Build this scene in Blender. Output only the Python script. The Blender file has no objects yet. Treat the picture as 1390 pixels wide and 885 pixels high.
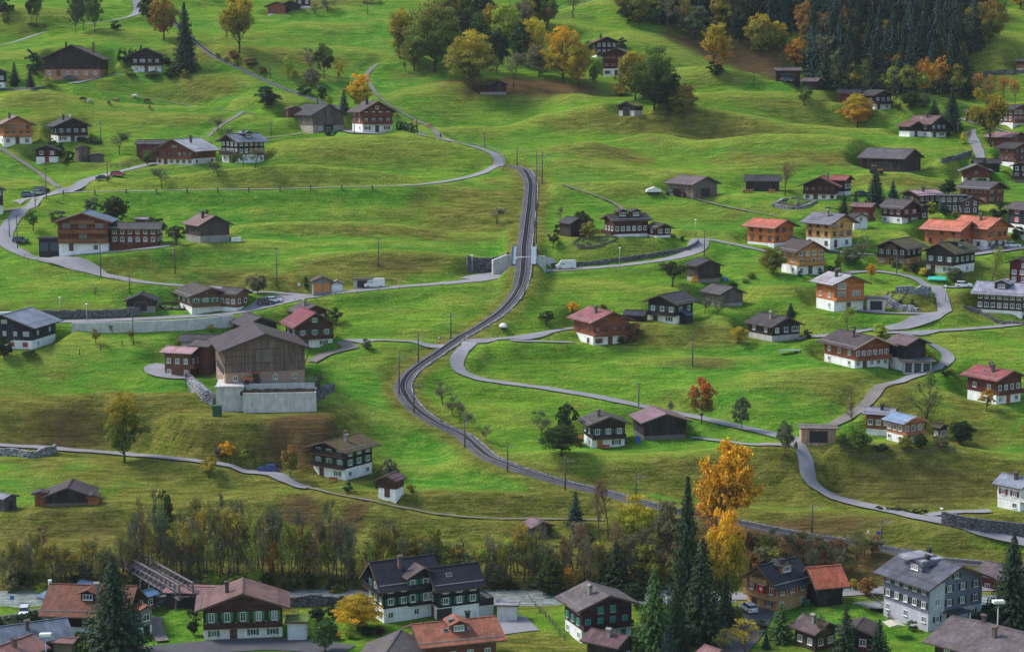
import bpy, math, random, time
import numpy as np
from mathutils import Matrix, Vector
T_START = time.time()
R = math.radians
SC = bpy.context.scene
COL = SC.collection
# ---------------------------------------------------------------- camera numbers
FOC = 2400.0; CAMZ = 92.0; PITCH = R(8.0)
CP, SP = math.cos(PITCH), math.sin(PITCH)
def ray(px, py):
    u = (px - 695.0) / FOC; v = (442.5 - py) / FOC
    y = CP + v * SP; z = -SP + v * CP
    return u / y, z / y
def lin(h, k=1.0):
    h = h.lstrip('#'); c = [int(h[i:i+2], 16) / 255 for i in (0, 2, 4)]
    return tuple(min(1, k * (x / 12.92 if x <= .04045 else ((x + .055) / 1.055) ** 2.4)) for x in c) + (1.0,)
# ---------------------------------------------------------------- terrain
TAB = [(885, 276, -2), (815, 303, 0), (800, 312, .2), (780, 318, 1.6), (740, 330, 4.5), (700, 340, 8.0), (660, 351, None), (600, 368, None), (500, 398, None), (385, 442, None),
       (300, 482, None), (240, 520, None), (170, 562, None), (100, 605, None), (50, 640, None), (0, 680, None), (-50, 725, None)]
_ty = [-200., 292.]; _tz = [-2., -2.]
for py, D, z in TAB[1:]:
    zz = z if z is not None else CAMZ + D * ray(695, py)[1]
    _ty.append(D); _tz.append(zz)
_ty += [1000., 1100.]; _tz += [_tz[-1] + 275 * .42, _tz[-1] + 275 * .42 + 55]
_yy = np.arange(-200, 1130, 1.0)
_zz = np.interp(_yy, _ty, _tz)
k = np.exp(-np.linspace(-2.5, 2.5, 41) ** 2 / 2); k /= k.sum()
_sm = np.convolve(np.pad(_zz, 20, mode='edge'), k, mode='valid')
wgt = np.clip((_yy - 335) / 25, 0, 1)
_zz = _zz * (1 - wgt) + _sm * wgt
def base_z(Y): return np.interp(Y, _yy, _zz)
xs = np.concatenate([[-850, -700, -580, -480, -360, -300, -270], np.arange(-250, 250.1, 1.25), [270, 300, 360, 480, 580, 700, 850]])
ys = np.concatenate([[-80, 0, 60, 150, 200, 230, 250], np.arange(255, 760, 1.25), np.arange(762, 860, 4), [870, 900, 940, 1000, 1050, 1100]])
XX, YY = np.meshgrid(xs, ys)           # [iy, ix]
def vnoise(X, Y, seed):
    rs = np.random.RandomState(seed); G = rs.rand(256, 256)
    xi = np.floor(X).astype(int); yi = np.floor(Y).astype(int)
    fx = X - xi; fy = Y - yi; fx = fx * fx * fx * (fx * (fx * 6 - 15) + 10); fy = fy * fy * fy * (fy * (fy * 6 - 15) + 10)
    a = G[yi % 256, xi % 256]; b = G[yi % 256, (xi + 1) % 256]; c = G[(yi + 1) % 256, xi % 256]; d = G[(yi + 1) % 256, (xi + 1) % 256]
    return (a * (1 - fx) + b * fx) * (1 - fy) + (c * (1 - fx) + d * fx) * fy - .5
ZZ = base_z(YY)
hill = np.clip((YY - 325) / 30, 0, 1)
def samp(A, X, Y):
    ix = np.clip(np.searchsorted(xs, X) - 1, 0, len(xs) - 2); iy = np.clip(np.searchsorted(ys, Y) - 1, 0, len(ys) - 2)
    fx = np.clip((X - xs[ix]) / (xs[ix + 1] - xs[ix]), 0, 1); fy = np.clip((Y - ys[iy]) / (ys[iy + 1] - ys[iy]), 0, 1)
    return (A[iy, ix] * (1 - fx) + A[iy, ix + 1] * fx) * (1 - fy) + (A[iy + 1, ix] * (1 - fx) + A[iy + 1, ix + 1] * fx) * fy
_T = np.concatenate([np.arange(235, 800, .5), np.arange(800, 1096, 4)])
def at(px, py, h=0.0, A=None):
    """world point where the photo's pixel meets the terrain raised by h"""
    A = ZZ if A is None else A
    dx, dz = ray(px, py)
    z = samp(A, _T * dx, _T) + h - (CAMZ + _T * dz)
    i = np.argmax(z > 0)
    if i == 0: i = len(_T) - 1
    t0, t1, a, b = _T[i - 1], _T[i], z[i - 1], z[i]
    t = t0 + (t1 - t0) * (-a) / (b - a) if b != a else t0
    return Vector((t * dx, t, float(CAMZ + t * dz)))
def gz(x, y): return float(samp(ZZ, np.array([x]), np.array([y]))[0])
def dist(p): return p[1] * CP - (p[2] - CAMZ) * SP
def scl(p): return FOC / dist(p)        # pixels per metre
def proj(p):
    d = dist(p); return 695 + FOC * p[0] / d, 442.5 - FOC * (p[1] * SP + (p[2] - CAMZ) * CP) / d
def bump(px, py, rx, ry, h, ang=0, p=2.0):
    global ZZ
    dx, dz = ray(px, py)
    z = base_z(_T) - (CAMZ + _T * dz); i = np.argmax(z > 0); t = _T[i]
    X = XX - t * dx; Y = YY - t; c, s = math.cos(R(ang)), math.sin(R(ang))
    U = (X * c + Y * s) / rx; V = (-X * s + Y * c) / ry
    ZZ = ZZ + h * np.exp(-(U * U + V * V) ** (p / 2))
BUMPS = [  # px, py, rx, ry, height, angle
 (430, 262, 34, 7, 2.6, 0), (250, 262, 30, 6, 1.6, 0), (470, 215, 34, 9, 3.0, 0), (560, 200, 20, 8, 2, -20),
 (480, 300, 45, 7, -1.8, 0), (420, 322, 34, 4.5, 2.2, 0), (250, 345, 34, 5, 1.6, 0), (560, 345, 18, 5, 1.6, 0), (540, 363, 26, 3.5, 2.2, 0), (250, 392, 26, 4, 2, 0),
 (845, 330, 16, 6, 2.5, 0), (900, 235, 40, 7, 1.8, 0), (840, 262, 26, 5, 1.5, 10), (800, 205, 12, 5, 1.6, 0), (880, 190, 12, 5, 1.8, 0), (740, 165, 14, 6, 2, 0), (780, 140, 8, 5, 1.6, 0),
 (960, 168, 42, 6, 2.6, -10), (1090, 205, 44, 7, 3.2, -8), (1020, 140, 26, 6, 2, -5), (1080, 118, 30, 7, 2.8, -16), (1200, 138, 36, 7, 2.2, -10), (1310, 165, 26, 7, 1.2, -5),
 (1000, 240, 40, 7, -1.8, -6), (1130, 160, 32, 6, -2, -6), (900, 92, 26, 7, 2.6, -25), (960, 112, 26, 7, 1.2, -10),
 (1200, 95, 60, 18, -9, -8), (1020, 55, 26, 12, -4, -20), (1370, 70, 22, 22, 4, 0),
 (1190, 225, 30, 5, 1.6, -4), (1250, 245, 26, 4, 1.2, 0),
 (970, 448, 30, 7, 1.8, 0), (880, 470, 32, 8, -1.2, 0), (950, 490, 16, 4, 1.4, 0), (1080, 520, 24, 8, 2.0, 10), (1160, 480, 20, 6, 1.8, 0), (1230, 540, 16, 8, 1.6, 0),
 (1240, 635, 40, 6, 3.2, 0), (1250, 672, 40, 5, -1.5, 0), (1000, 640, 32, 5, 1.8, 0), (1030, 660, 24, 4, -1, 0), (1300, 470, 22, 8, 1.2, 0),
 (110, 565, 36, 4.5, 2.6, 0), (110, 600, 40, 4, -1.6, 0), (330, 575, 26, 4, 2.2, 0), (300, 605, 30, 3.5, -1.3, 0), (20, 500, 20, 7, 1.8, 0), (90, 480, 14, 6, 1, 0), (430, 560, 10, 8, 1.8, -40),
 (100, 700, 18, 4, 1.6, 0), (420, 690, 28, 5, 2.0, 0), (420, 715, 30, 5, -1.2, 0), (650, 690, 26, 4, 1.2, 0), (560, 620, 16, 8, -1, 0), (1180, 742, 60, 3.5, -1.2, -4),
 (740, 640, 22, 5, .8, 0), (1030, 405, 16, 4, 1.2, 0), (1260, 410, 14, 3.5, 1.6, 0), (780, 400, 26, 7, .8, 0),
 (330, 95, 30, 7, 2.2, -25), (420, 85, 20, 6, 2.0, 0), (490, 75, 22, 6, 2.2, -15), (440, 40, 24, 6, 1.6, -8), (320, 120, 20, 7, 2.4, -20), (200, 130, 36, 6, -1.6, 0), (60, 135, 20, 6, 1.6, 0), (250, 165, 18, 5, 1.2, 0),
 (600, 128, 16, 6, 1.6, 0), (620, 160, 22, 7, -1.4, 0), (660, 175, 14, 6, 1.2, 0), (540, 60, 16, 8, 1, 0), (150, 60, 40, 8, 1.2, 0), (60, 30, 20, 8, 1.2, 0), (850, 20, 24, 10, 2.5, -10), (740, 10, 20, 10, -1.5, 0),
]
for b in BUMPS: bump(*((b[0], b[1], b[2], b[3], b[4] * (1.9 if b[1] < 330 else 1.5)) + tuple(b[5:])))
up_ = 1 + .7 * np.clip((YY - 450) / 80, 0, 1)
ZZ += hill * (vnoise(XX / 48 + 3, YY / 22, 1) * 2.8 * up_ + vnoise((XX + .5 * YY) / 26 + 9, YY / 10, 2) * 1.5 * up_ + vnoise(XX / 8, YY / 5, 3) * .42 + vnoise(XX / 3.4, YY / 3.4, 4) * .12)
# river channel
ch = np.clip((YY - 303.3) / 1.2, 0, 1) * np.clip((313 - YY) / 1.5, 0, 1)
ZZ = np.where(YY < 330, ZZ - ch * 1.9, ZZ)
ZZ = np.where(YY < 300, ZZ + .25 * vnoise(XX / 14, YY / 14, 8), ZZ)
Z0 = ZZ.copy()
ATT = np.zeros(ZZ.shape + (3,))     # dry, litter, paler crests (highlight put into the colour)
def near_idx(x, y, r):
    i0, i1 = np.searchsorted(xs, [x - r, x + r]); j0, j1 = np.searchsorted(ys, [y - r, y + r]); return slice(j0, j1), slice(i0, i1)
def sstep(t): t = np.clip(t, 0, 1); return t * t * (3 - 2 * t)
def pad(cx, cy, z, W, L, yaw, fall=5.0):
    r = math.hypot(W, L) / 2 + fall + 2; s = near_idx(cx, cy, r)
    X = XX[s] - cx; Y = YY[s] - cy; c, n = math.cos(yaw), math.sin(yaw)
    u = abs(X * c + Y * n) - W / 2; v = abs(-X * n + Y * c) - L / 2
    d = np.hypot(np.maximum(u, 0), np.maximum(v, 0))
    w = 1 - sstep((d - 1.2) / fall)
    ZZ[s] = ZZ[s] * (1 - w) + z * w
def catmull(P, step=1.4):
    P = np.array(P, float); out = []
    Q = np.vstack([2 * P[0] - P[1], P, 2 * P[-1] - P[-2]])
    for i in range(1, len(Q) - 2):
        n = max(2, int(np.linalg.norm(Q[i + 1] - Q[i]) / step))
        for k_ in range(n):
            t = k_ / n
            out.append(.5 * (2 * Q[i] + (Q[i + 1] - Q[i - 1]) * t + (2 * Q[i - 1] - 5 * Q[i] + 4 * Q[i + 1] - Q[i + 2]) * t * t + (3 * Q[i] - Q[i - 1] - 3 * Q[i + 1] + Q[i + 2]) * t ** 3))
    out.append(P[-1]); out = np.array(out)
    return out
def smooth_z(C, n=7, keep=True):
    z = C[:, 2].copy(); kk = np.ones(n) / n
    zs = np.convolve(np.pad(z, n // 2, mode='edge'), kk, 'valid')
    zs = np.convolve(np.pad(zs, n // 2, mode='edge'), kk, 'valid')
    if keep:
        m = len(z); w = np.clip(np.minimum(np.arange(m), np.arange(m)[::-1]) / 6, 0, 1); zs = zs * w + z * (1 - w)
    C[:, 2] = zs; return C
def carve(C, half, fall, mask=None, att=None):
    D = np.full(ZZ.shape, 1e9); Zt = np.zeros(ZZ.shape)
    r = half + fall + 1.5
    for k_, (x, y, z) in enumerate(C):
        if mask is not None and not mask[k_]: continue
        s = near_idx(x, y, r); d = np.hypot(XX[s] - x, YY[s] - y); m = d < D[s]
        a = D[s]; a[m] = d[m]; D[s] = a; b = Zt[s]; b[m] = z; Zt[s] = b
    w = np.where(D < 1e8, 1 - sstep((D - half) / fall), 0)
    ZZ[:] = ZZ * (1 - w) + Zt * w
    return w
# ---------------------------------------------------------------- mesh helpers
class MB:
    def __init__(s): s.v = []; s.f = []; s.m = []
    def add(s, vs, fs, mi=0):
        o = len(s.v); s.v += [tuple(p) for p in vs]; s.f += [tuple(i + o for i in f) for f in fs]; s.m += [mi] * len(fs); return s
    def box(s, x0, x1, y0, y1, z0, z1, mi=0):
        return s.add([(x0, y0, z0), (x1, y0, z0), (x1, y1, z0), (x0, y1, z0), (x0, y0, z1), (x1, y0, z1), (x1, y1, z1), (x0, y1, z1)],
                     [(0, 3, 2, 1), (4, 5, 6, 7), (0, 1, 5, 4), (1, 2, 6, 5), (2, 3, 7, 6), (3, 0, 4, 7)], mi)
    def prism(s, prof, y0, y1, mi=0):      # prof: (x,z) outline, counter-clockwise seen from -y
        n = len(prof)
        return s.add([(x, y0, z) for x, z in prof] + [(x, y1, z) for x, z in prof],
                     [tuple(range(n)), tuple(range(2 * n - 1, n - 1, -1))] + [(i, i + n, (i + 1) % n + n, (i + 1) % n) for i in range(n)], mi)
    def bar(s, a, b, w, h=None, mi=0):
        h = h or w; a = Vector(a); b = Vector(b); d = (b - a).normalized()
        u = d.cross(Vector((0, 0, 1))); u = u.normalized() if u.length > 1e-4 else Vector((1, 0, 0)); t = u.cross(d)
        vs = []
        for p in (a, b):
            for q in ((-1, -1), (1, -1), (1, 1), (-1, 1)): vs.append(p + u * q[0] * w / 2 + t * q[1] * h / 2)
        return s.add(vs, [(3, 2, 1, 0), (4, 5, 6, 7), (0, 1, 5, 4), (1, 2, 6, 5), (2, 3, 7, 6), (3, 0, 4, 7)], mi)
    def tube(s, pts, rad, n=6, mi=0):
        rings = []
        for i, p in enumerate(pts):
            p = Vector(p); d = (Vector(pts[min(i + 1, len(pts) - 1)]) - Vector(pts[max(i - 1, 0)])).normalized()
            u = d.cross(Vector((.13, .97, .1))).normalized(); t = d.cross(u)
            rings.append([p + (u * math.cos(6.2832 * k / n) + t * math.sin(6.2832 * k / n)) * rad[i] for k in range(n)])
        vs = [q for r_ in rings for q in r_]; fs = []
        for i in range(len(pts) - 1):
            for k in range(n): fs.append((i * n + k, i * n + (k + 1) % n, (i + 1) * n + (k + 1) % n, (i + 1) * n + k))
        fs.append(tuple(range(n))[::-1]); fs.append(tuple(range((len(pts) - 1) * n, len(pts) * n)))
        return s.add(vs, fs, mi)
    def lathe(s, prof, n=10, c=(0, 0), mi=0):
        vs = [(c[0] + r_ * math.cos(6.2832 * k / n), c[1] + r_ * math.sin(6.2832 * k / n), z) for r_, z in prof for k in range(n)]
        fs = [(i * n + k, i * n + (k + 1) % n, (i + 1) * n + (k + 1) % n, (i + 1) * n + k) for i in range(len(prof) - 1) for k in range(n)]
        fs += [tuple(range(n))[::-1], tuple(range((len(prof) - 1) * n, len(prof) * n))]
        return s.add(vs, fs, mi)
    def mesh(s, name, mats, smooth=False):
        me = bpy.data.meshes.new(name); me.from_pydata(s.v, [], s.f)
        for m in (mats if isinstance(mats, (list, tuple)) else [mats]): me.materials.append(m)
        if any(s.m): me.polygons.foreach_set('material_index', s.m)
        if smooth: me.polygons.foreach_set('use_smooth', [True] * len(s.f))
        me.update(); return me
def link(name, me, parent=None, M=None, color=None):
    o = bpy.data.objects.new(name, me); COL.objects.link(o)
    if parent is not None: o.parent = parent
    if M is not None: o.matrix_local = M
    if color is not None: o.color = color
    return o
def tag(o, label=None, cat=None, group=None, kind=None):
    if label: o['label'] = label
    if cat: o['category'] = cat
    if group: o['group'] = group
    if kind: o['kind'] = kind
    return o
def root(name, loc, rz, label, cat, group=None):
    o = bpy.data.objects.new(name, None); COL.objects.link(o); o.location = loc; o.rotation_euler = (0, 0, rz); o.empty_display_size = .5
    return tag(o, label, cat, group)
TM = Matrix.Translation
def RZ(a): return Matrix.Rotation(a, 4, 'Z')
# ---------------------------------------------------------------- materials
class NT:
    def __init__(s, name):
        s.m = bpy.data.materials.new(name); s.m.use_nodes = True; s.t = s.m.node_tree; s.n = s.t.nodes
        s.b = s.n['Principled BSDF']; s.out = s.n['Material Output']
    def node(s, ty, **kw):
        n = s.n.new(ty)
        for k_, v in kw.items():
            if k_ in n.inputs.keys() if isinstance(k_, str) else False: n.inputs[k_].default_value = v
            else: setattr(n, k_, v)
        return n
    def l(s, a, b): s.t.links.new(a, b)
    def coord(s, kind='Object', scale=(1, 1, 1)):
        c = s.node('ShaderNodeTexCoord'); m = s.node('ShaderNodeMapping'); m.inputs['Scale'].default_value = scale
        s.l(c.outputs[kind], m.inputs['Vector']); return m.outputs[0]
    def noise(s, vec, scale, detail=4, rough=.55, dist_=0):
        n = s.node('ShaderNodeTexNoise'); n.inputs['Scale'].default_value = scale; n.inputs['Detail'].default_value = detail; n.inputs['Roughness'].default_value = rough; n.inputs['Distortion'].default_value = dist_
        s.l(vec, n.inputs['Vector']); return n.outputs['Fac']
    def ramp(s, fac, stops, interp='LINEAR'):
        n = s.node('ShaderNodeValToRGB'); n.color_ramp.interpolation = interp; e = n.color_ramp.elements
        while len(e) < len(stops): e.new(.5)
        for i, (p, c) in enumerate(stops):
            e[i].position = p; e[i].color = c if len(c) == 4 else (*c, 1)
        s.l(fac, n.inputs[0]); return n.outputs[0]
    def rng(s, v, a, b, c=0, d=1, clamp=True):
        n = s.node('ShaderNodeMapRange'); n.clamp = clamp
        for i, x in enumerate((a, b, c, d)): n.inputs[i + 1].default_value = x
        s.l(v, n.inputs[0]); return n.outputs[0]
    def mix(s, fac, a, b, mode='MIX'):
        n = s.node('ShaderNodeMix'); n.data_type = 'RGBA'; n.blend_type = mode
        for sock, v in ((0, fac), (6, a), (7, b)):
            if isinstance(v, (int, float)): n.inputs[sock].default_value = v
            elif isinstance(v, tuple): n.inputs[sock].default_value = v if len(v) == 4 else (*v, 1)
            else: s.l(v, n.inputs[sock])
        return n.outputs[2]
    def math(s, op, a, b=0.0):
        n = s.node('ShaderNodeMath'); n.operation = op
        for i, v in enumerate((a, b)):
            if isinstance(v, (int, float)): n.inputs[i].default_value = v
            else: s.l(v, n.inputs[i])
        return n.outputs[0]
    def bumpn(s, h, strength=.4, dist_=.05):
        n = s.node('ShaderNodeBump'); n.inputs['Strength'].default_value = strength; n.inputs['Distance'].default_value = dist_
        s.l(h, n.inputs['Height']); s.l(n.outputs[0], s.b.inputs['Normal'])
    def objcol(s): return s.node('ShaderNodeObjectInfo').outputs['Color']
    def rnd(s): return s.node('ShaderNodeObjectInfo').outputs['Random']
    def fin(s, col=None, rough=.8, spec=.3, metal=0):
        if col is not None:
            if isinstance(col, tuple): s.b.inputs['Base Color'].default_value = col
            else: s.l(col, s.b.inputs['Base Color'])
        if isinstance(rough, (int, float)): s.b.inputs['Roughness'].default_value = rough
        else: s.l(rough, s.b.inputs['Roughness'])
        s.b.inputs['Specular IOR Level'].default_value = spec; s.b.inputs['Metallic'].default_value = metal
        return s.m
def tint(k, v=None):
    return k
M = {}
def m_wood(name, vert):
    s = NT(name); v = s.coord('Object'); sep = s.node('ShaderNodeSeparateXYZ'); s.l(v, sep.inputs[0])
    if vert: a = s.math('ADD', sep.outputs[0], sep.outputs[1])
    else: a = sep.outputs[2]
    f = s.math('FRACT', s.math('MULTIPLY', a, 1 / (.24 if vert else .2)))
    groove = s.rng(f, 0, .14, .55, 1)
    idx = s.math('FLOOR', s.math('MULTIPLY', a, 1 / (.24 if vert else .2)))
    wn = s.node('ShaderNodeTexWhiteNoise', noise_dimensions='1D'); s.l(idx, wn.inputs['W'])
    plank = s.rng(wn.outputs[0], 0, 1, .78, 1.22)
    n1 = s.noise(s.coord('Object', (1, 1, .25) if vert else (.35, .35, 1)), .9, 5, .6); wth = s.rng(n1, .3, .72, .62, 1.45)
    n2 = s.noise(s.coord('Object', (6, 6, .6) if vert else (.8, .8, 8)), 1.2, 3); g2 = s.rng(n2, .3, .7, .85, 1.15)
    k_ = s.math('MULTIPLY', s.math('MULTIPLY', groove, plank), s.math('MULTIPLY', wth, g2))
    gr = s.mix(s.rng(n1, .5, .8, 0, .35), s.objcol(), (.12, .11, .105, 1))
    c = s.node('ShaderNodeVectorMath', operation='SCALE'); s.l(gr, c.inputs[0]); s.l(s.math('MULTIPLY', k_, .78), c.inputs['Scale'])
    s.bumpn(groove, .5, .03)
    return s.fin(c.outputs[0], .75, .25)
M['wood'] = m_wood('weathered_planks_vertical', True)
M['log'] = m_wood('timber_boards_horizontal', False)
def m_plaster():
    s = NT('rendered_plaster'); v = s.coord('Object')
    n = s.noise(v, .8, 5, .6); n2 = s.noise(s.coord('Object', (1.4, 1.4, .3)), 1.3, 4)
    k_ = s.math('MULTIPLY', s.rng(n, .3, .7, .84, 1.06), s.rng(n2, .3, .75, 1.05, .78))
    c = s.node('ShaderNodeVectorMath', operation='SCALE'); s.l(s.objcol(), c.inputs[0]); s.l(k_, c.inputs['Scale'])
    return s.fin(c.outputs[0], .85, .2)
M['plaster'] = m_plaster()
def m_roof(name, rx, ry, rough, moss, metal=0):
    s = NT(name); v = s.coord('Object'); sep = s.node('ShaderNodeSeparateXYZ'); s.l(v, sep.inputs[0])
    fx = s.math('FRACT', s.math('MULTIPLY', sep.outputs[0], 1 / rx)); row = s.math('FLOOR', s.math('MULTIPLY', sep.outputs[0], 1 / rx))
    fy = s.math('FRACT', s.math('ADD', s.math('MULTIPLY', sep.outputs[1], 1 / ry), s.math('MULTIPLY', row, .5)))
    col_ = s.math('FLOOR', s.math('ADD', s.math('MULTIPLY', sep.outputs[1], 1 / ry), s.math('MULTIPLY', row, .5)))
    cmb = s.node('ShaderNodeCombineXYZ'); s.l(row, cmb.inputs[0]); s.l(col_, cmb.inputs[1])
    wn = s.node('ShaderNodeTexWhiteNoise', noise_dimensions='2D'); s.l(cmb.outputs[0], wn.inputs['Vector'])
    tile = s.rng(wn.outputs[0], 0, 1, .8, 1.2) if not metal else s.rng(wn.outputs[0], 0, 1, .95, 1.05)
    ed = s.math('MULTIPLY', s.rng(fx, 0, .16, .62, 1), s.rng(fy, 0, .12, .75, 1))
    n1 = s.noise(v, .35, 6, .65); n2 = s.noise(s.coord('Object', (.35, 1.6, 1)), 1.0, 5, .6)
    w = s.math('MULTIPLY', s.rng(n1, .3, .72, .6, 1.4), s.rng(n2, .3, .75, .78, 1.35))
    k_ = s.math('MULTIPLY', s.math('MULTIPLY', tile, ed), w)
    k_ = s.math('MULTIPLY', k_, .62)
    c = s.node('ShaderNodeVectorMath', operation='SCALE'); s.l(s.objcol(), c.inputs[0]); s.l(k_, c.inputs['Scale'])
    out = c.outputs[0]
    n3 = s.noise(v, .6, 6, .7)
    if moss:
        out = s.mix(s.rng(n3, .45, .62, 0, moss), out, (.07, .075, .02, 1)); out = s.mix(s.rng(n2, .6, .72, 0, .5), out, (.16, .14, .12, 1))
    s.bumpn(ed, .5, .04)
    return s.fin(out, rough, .25)
M['tile'] = m_roof('clay_roof_tiles', .38, .3, .7, .25)
M['moss'] = m_roof('mossy_roof_tiles', .38, .3, .9, .85)
M['tin'] = m_roof('sheet_metal_roofing', 6.0, .55, .42, 0, 1)
M['slate'] = m_roof('fibre_slate_roofing', .45, .45, .55, 0)
def m_simple(name, rough, spec=.4, metal=0, var=.15, sc=2.0, col=None):
    s = NT(name); n = s.noise(s.coord('Object'), sc, 4); k_ = s.rng(n, .3, .7, 1 - var, 1 + var)
    c = s.node('ShaderNodeVectorMath', operation='SCALE')
    if col: c.inputs[0].default_value = col[:3]
    else: s.l(s.objcol(), c.inputs[0])
    s.l(k_, c.inputs['Scale']); return s.fin(c.outputs[0], rough, spec, metal)
M['paint'] = m_simple('painted_surface', .5); M['trim'] = m_simple('trim_boards', .7, .3)
M['white'] = m_simple('white_window_frame', .5, col=(.72, .72, .70)); M['brownframe'] = m_simple('brown_window_frame', .6, col=(.10, .055, .03))
M['carpaint'] = m_simple('car_paint', .22, .6, var=.03); M['rubber'] = m_simple('tyre_rubber', .8, .3, col=(.02, .02, .02))
M['steel'] = m_simple('galvanised_steel', .45, .5, .5, col=(.36, .37, .38)); M['rail'] = m_simple('worn_rail_steel', .4, .5, .5, .2, 1, (.30, .285, .30))
M['bark'] = m_simple('tree_bark', .9, .2, 0, .35, 3, (.085, .065, .05)); M['polewood'] = m_simple('creosoted_pole', .85, .2, 0, .3, 2, (.10, .085, .075))
M['sleeper'] = m_simple('dark_sleeper', .8, .3, 0, .3, 3, (.035, .03, .032)); M['fur'] = m_simple('short_fur', .85, .2, 0, .2, 3); M['cloth'] = m_simple('woven_cloth', .9, .2)
M['soil'] = m_simple('dark_soil', .95, .1, 0, .4, 3, (.05, .035, .022))
def m_glass():
    s = NT('window_glass'); n = s.noise(s.coord('Object'), .9, 1); c = s.mix(s.rng(s.rnd(), .3, 1, 0, 1), (.018, .022, .028, 1), (.30, .31, .33, 1))
    c = s.mix(s.rng(s.rnd(), 0, .5, .85, 0), c, (.02, .024, .03, 1))
    return s.fin(c, .08, .9)
M['glass'] = m_glass()
def m_dark():
    s = NT('tinted_glass'); return s.fin((.012, .015, .018, 1), .05, .8)
M['tint'] = m_dark()
def m_lamp(name, c):
    s = NT(name); return s.fin(c, .2, .6)
M['headlight'] = m_lamp('clear_lens', (.7, .7, .7, 1)); M['taillight'] = m_lamp('red_lens', (.4, .01, .01, 1))
def m_stone(name, sc, a, b, mortar):
    s = NT(name); v = s.coord('Object', (1, 1, 1.5)); vo = s.node('ShaderNodeTexVoronoi'); vo.inputs['Scale'].default_value = sc; s.l(v, vo.inputs['Vector'])
    ve = s.node('ShaderNodeTexVoronoi', feature='DISTANCE_TO_EDGE'); ve.inputs['Scale'].default_value = sc; s.l(v, ve.inputs['Vector'])
    sp = s.node('ShaderNodeSeparateColor'); s.l(vo.outputs['Color'], sp.inputs[0])
    c = s.mix(sp.outputs[0], a, b); n = s.noise(v, 5, 4); c = s.mix(s.rng(n, .3, .7, .0, .5), c, b)
    c = s.mix(s.rng(ve.outputs[0], .02, .09, 1, 0), c, mortar); s.bumpn(s.rng(ve.outputs[0], 0, .2), .8, .12)
    return s.fin(c, .85, .3)
M['stone'] = m_stone('dark_rubble_stone', 1.1, (.07, .07, .075, 1), (.17, .17, .18, 1), (.018, .018, .018, 1))
M['boulder'] = m_stone('pale_boulder_wall', 1.0, (.18, .19, .21, 1), (.36, .37, .40, 1), (.03, .03, .03, 1))
def m_conc():
    s = NT('stained_concrete'); n = s.noise(s.coord('Object', (2.2, 2.2, .35)), 1.0, 7, .7); n2 = s.noise(s.coord('Object'), .7, 4)
    c = s.mix(s.rng(n, .42, .75, 0, .75), (.60, .59, .57, 1), (.26, .255, .25, 1)); c = s.mix(s.rng(n2, .4, .7, 0, .5), c, (.30, .30, .30, 1))
    return s.fin(c, .85, .2)
M['concrete'] = m_conc()
def m_road(name, a, b, edge):
    s = NT(name); g = s.coord('Object'); n = s.noise(g, .25, 5, .6); n2 = s.noise(g, 3, 4)
    c = s.mix(s.rng(n, .3, .7), a, b); c = s.mix(s.rng(n2, .4, .7, 0, .25), c, edge); s.bumpn(n2, .2, .03)
    return s.fin(c, .8, .3)
M['asphalt'] = m_road('worn_asphalt', (.20, .195, .21, 1), (.27, .26, .28, 1), (.14, .135, .14, 1))
M['darkasphalt'] = m_road('dark_asphalt', (.06, .06, .07, 1), (.09, .09, .10, 1), (.05, .05, .055, 1))
M['gravelpath'] = m_road('gravel_path', (.13, .115, .11, 1), (.21, .19, .17, 1), (.10, .10, .05, 1))
M['ballast'] = m_road('railway_ballast', (.062, .057, .063, 1), (.115, .105, .114, 1), (.035, .03, .032, 1))
def m_water():
    s = NT('glacial_river_water'); n = s.noise(s.coord('Object', (.3, 1, 1)), 1.4, 5, .7, 1.0)
    c = s.mix(s.rng(n, .42, .6), (.13, .16, .15, 1), (.34, .38, .36, 1)); s.bumpn(n, .8, .2); return s.fin(c, .25, .5)
M['water'] = m_water()
def m_leaf(name, transl):
    s = NT(name); at_ = s.node('ShaderNodeAttribute', attribute_name='v'); sp = s.node('ShaderNodeSeparateColor'); s.l(at_.outputs['Color'], sp.inputs[0])
    tip = s.node('ShaderNodeAttribute', attribute_name='tip', attribute_type='OBJECT')
    geo = s.node('ShaderNodeTexCoord'); sz = s.node('ShaderNodeSeparateXYZ'); s.l(geo.outputs['Object'], sz.inputs[0])
    f = s.rng(s.math('ADD', sz.outputs[2], s.math('MULTIPLY', sp.outputs[1], .3)), .5, 1.0, 0, 1)
    c = s.mix(f, s.objcol(), tip.outputs['Color'])
    k_ = s.rng(sp.outputs[0], 0, 1, .55, 1.5); sc_ = s.node('ShaderNodeVectorMath', operation='SCALE'); s.l(c, sc_.inputs[0]); s.l(k_, sc_.inputs['Scale'])
    hs = s.node('ShaderNodeHueSaturation'); s.l(s.rng(sp.outputs[2], 0, 1, .475, .525), hs.inputs['Hue']); s.l(sc_.outputs[0], hs.inputs['Color'])
    s.l(hs.outputs[0], s.b.inputs['Base Color']); s.b.inputs['Roughness'].default_value = .7; s.b.inputs['Specular IOR Level'].default_value = .2
    tr = s.node('ShaderNodeBsdfTranslucent'); s.l(hs.outputs[0], tr.inputs['Color']); mx = s.node('ShaderNodeMixShader'); mx.inputs[0].default_value = transl
    s.l(s.b.outputs[0], mx.inputs[1]); s.l(tr.outputs[0], mx.inputs[2]); s.l(mx.outputs[0], s.out.inputs['Surface'])
    return s.m
M['leaf'] = m_leaf('autumn_foliage', .28); M['needle'] = m_leaf('conifer_needles', .08)
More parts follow.
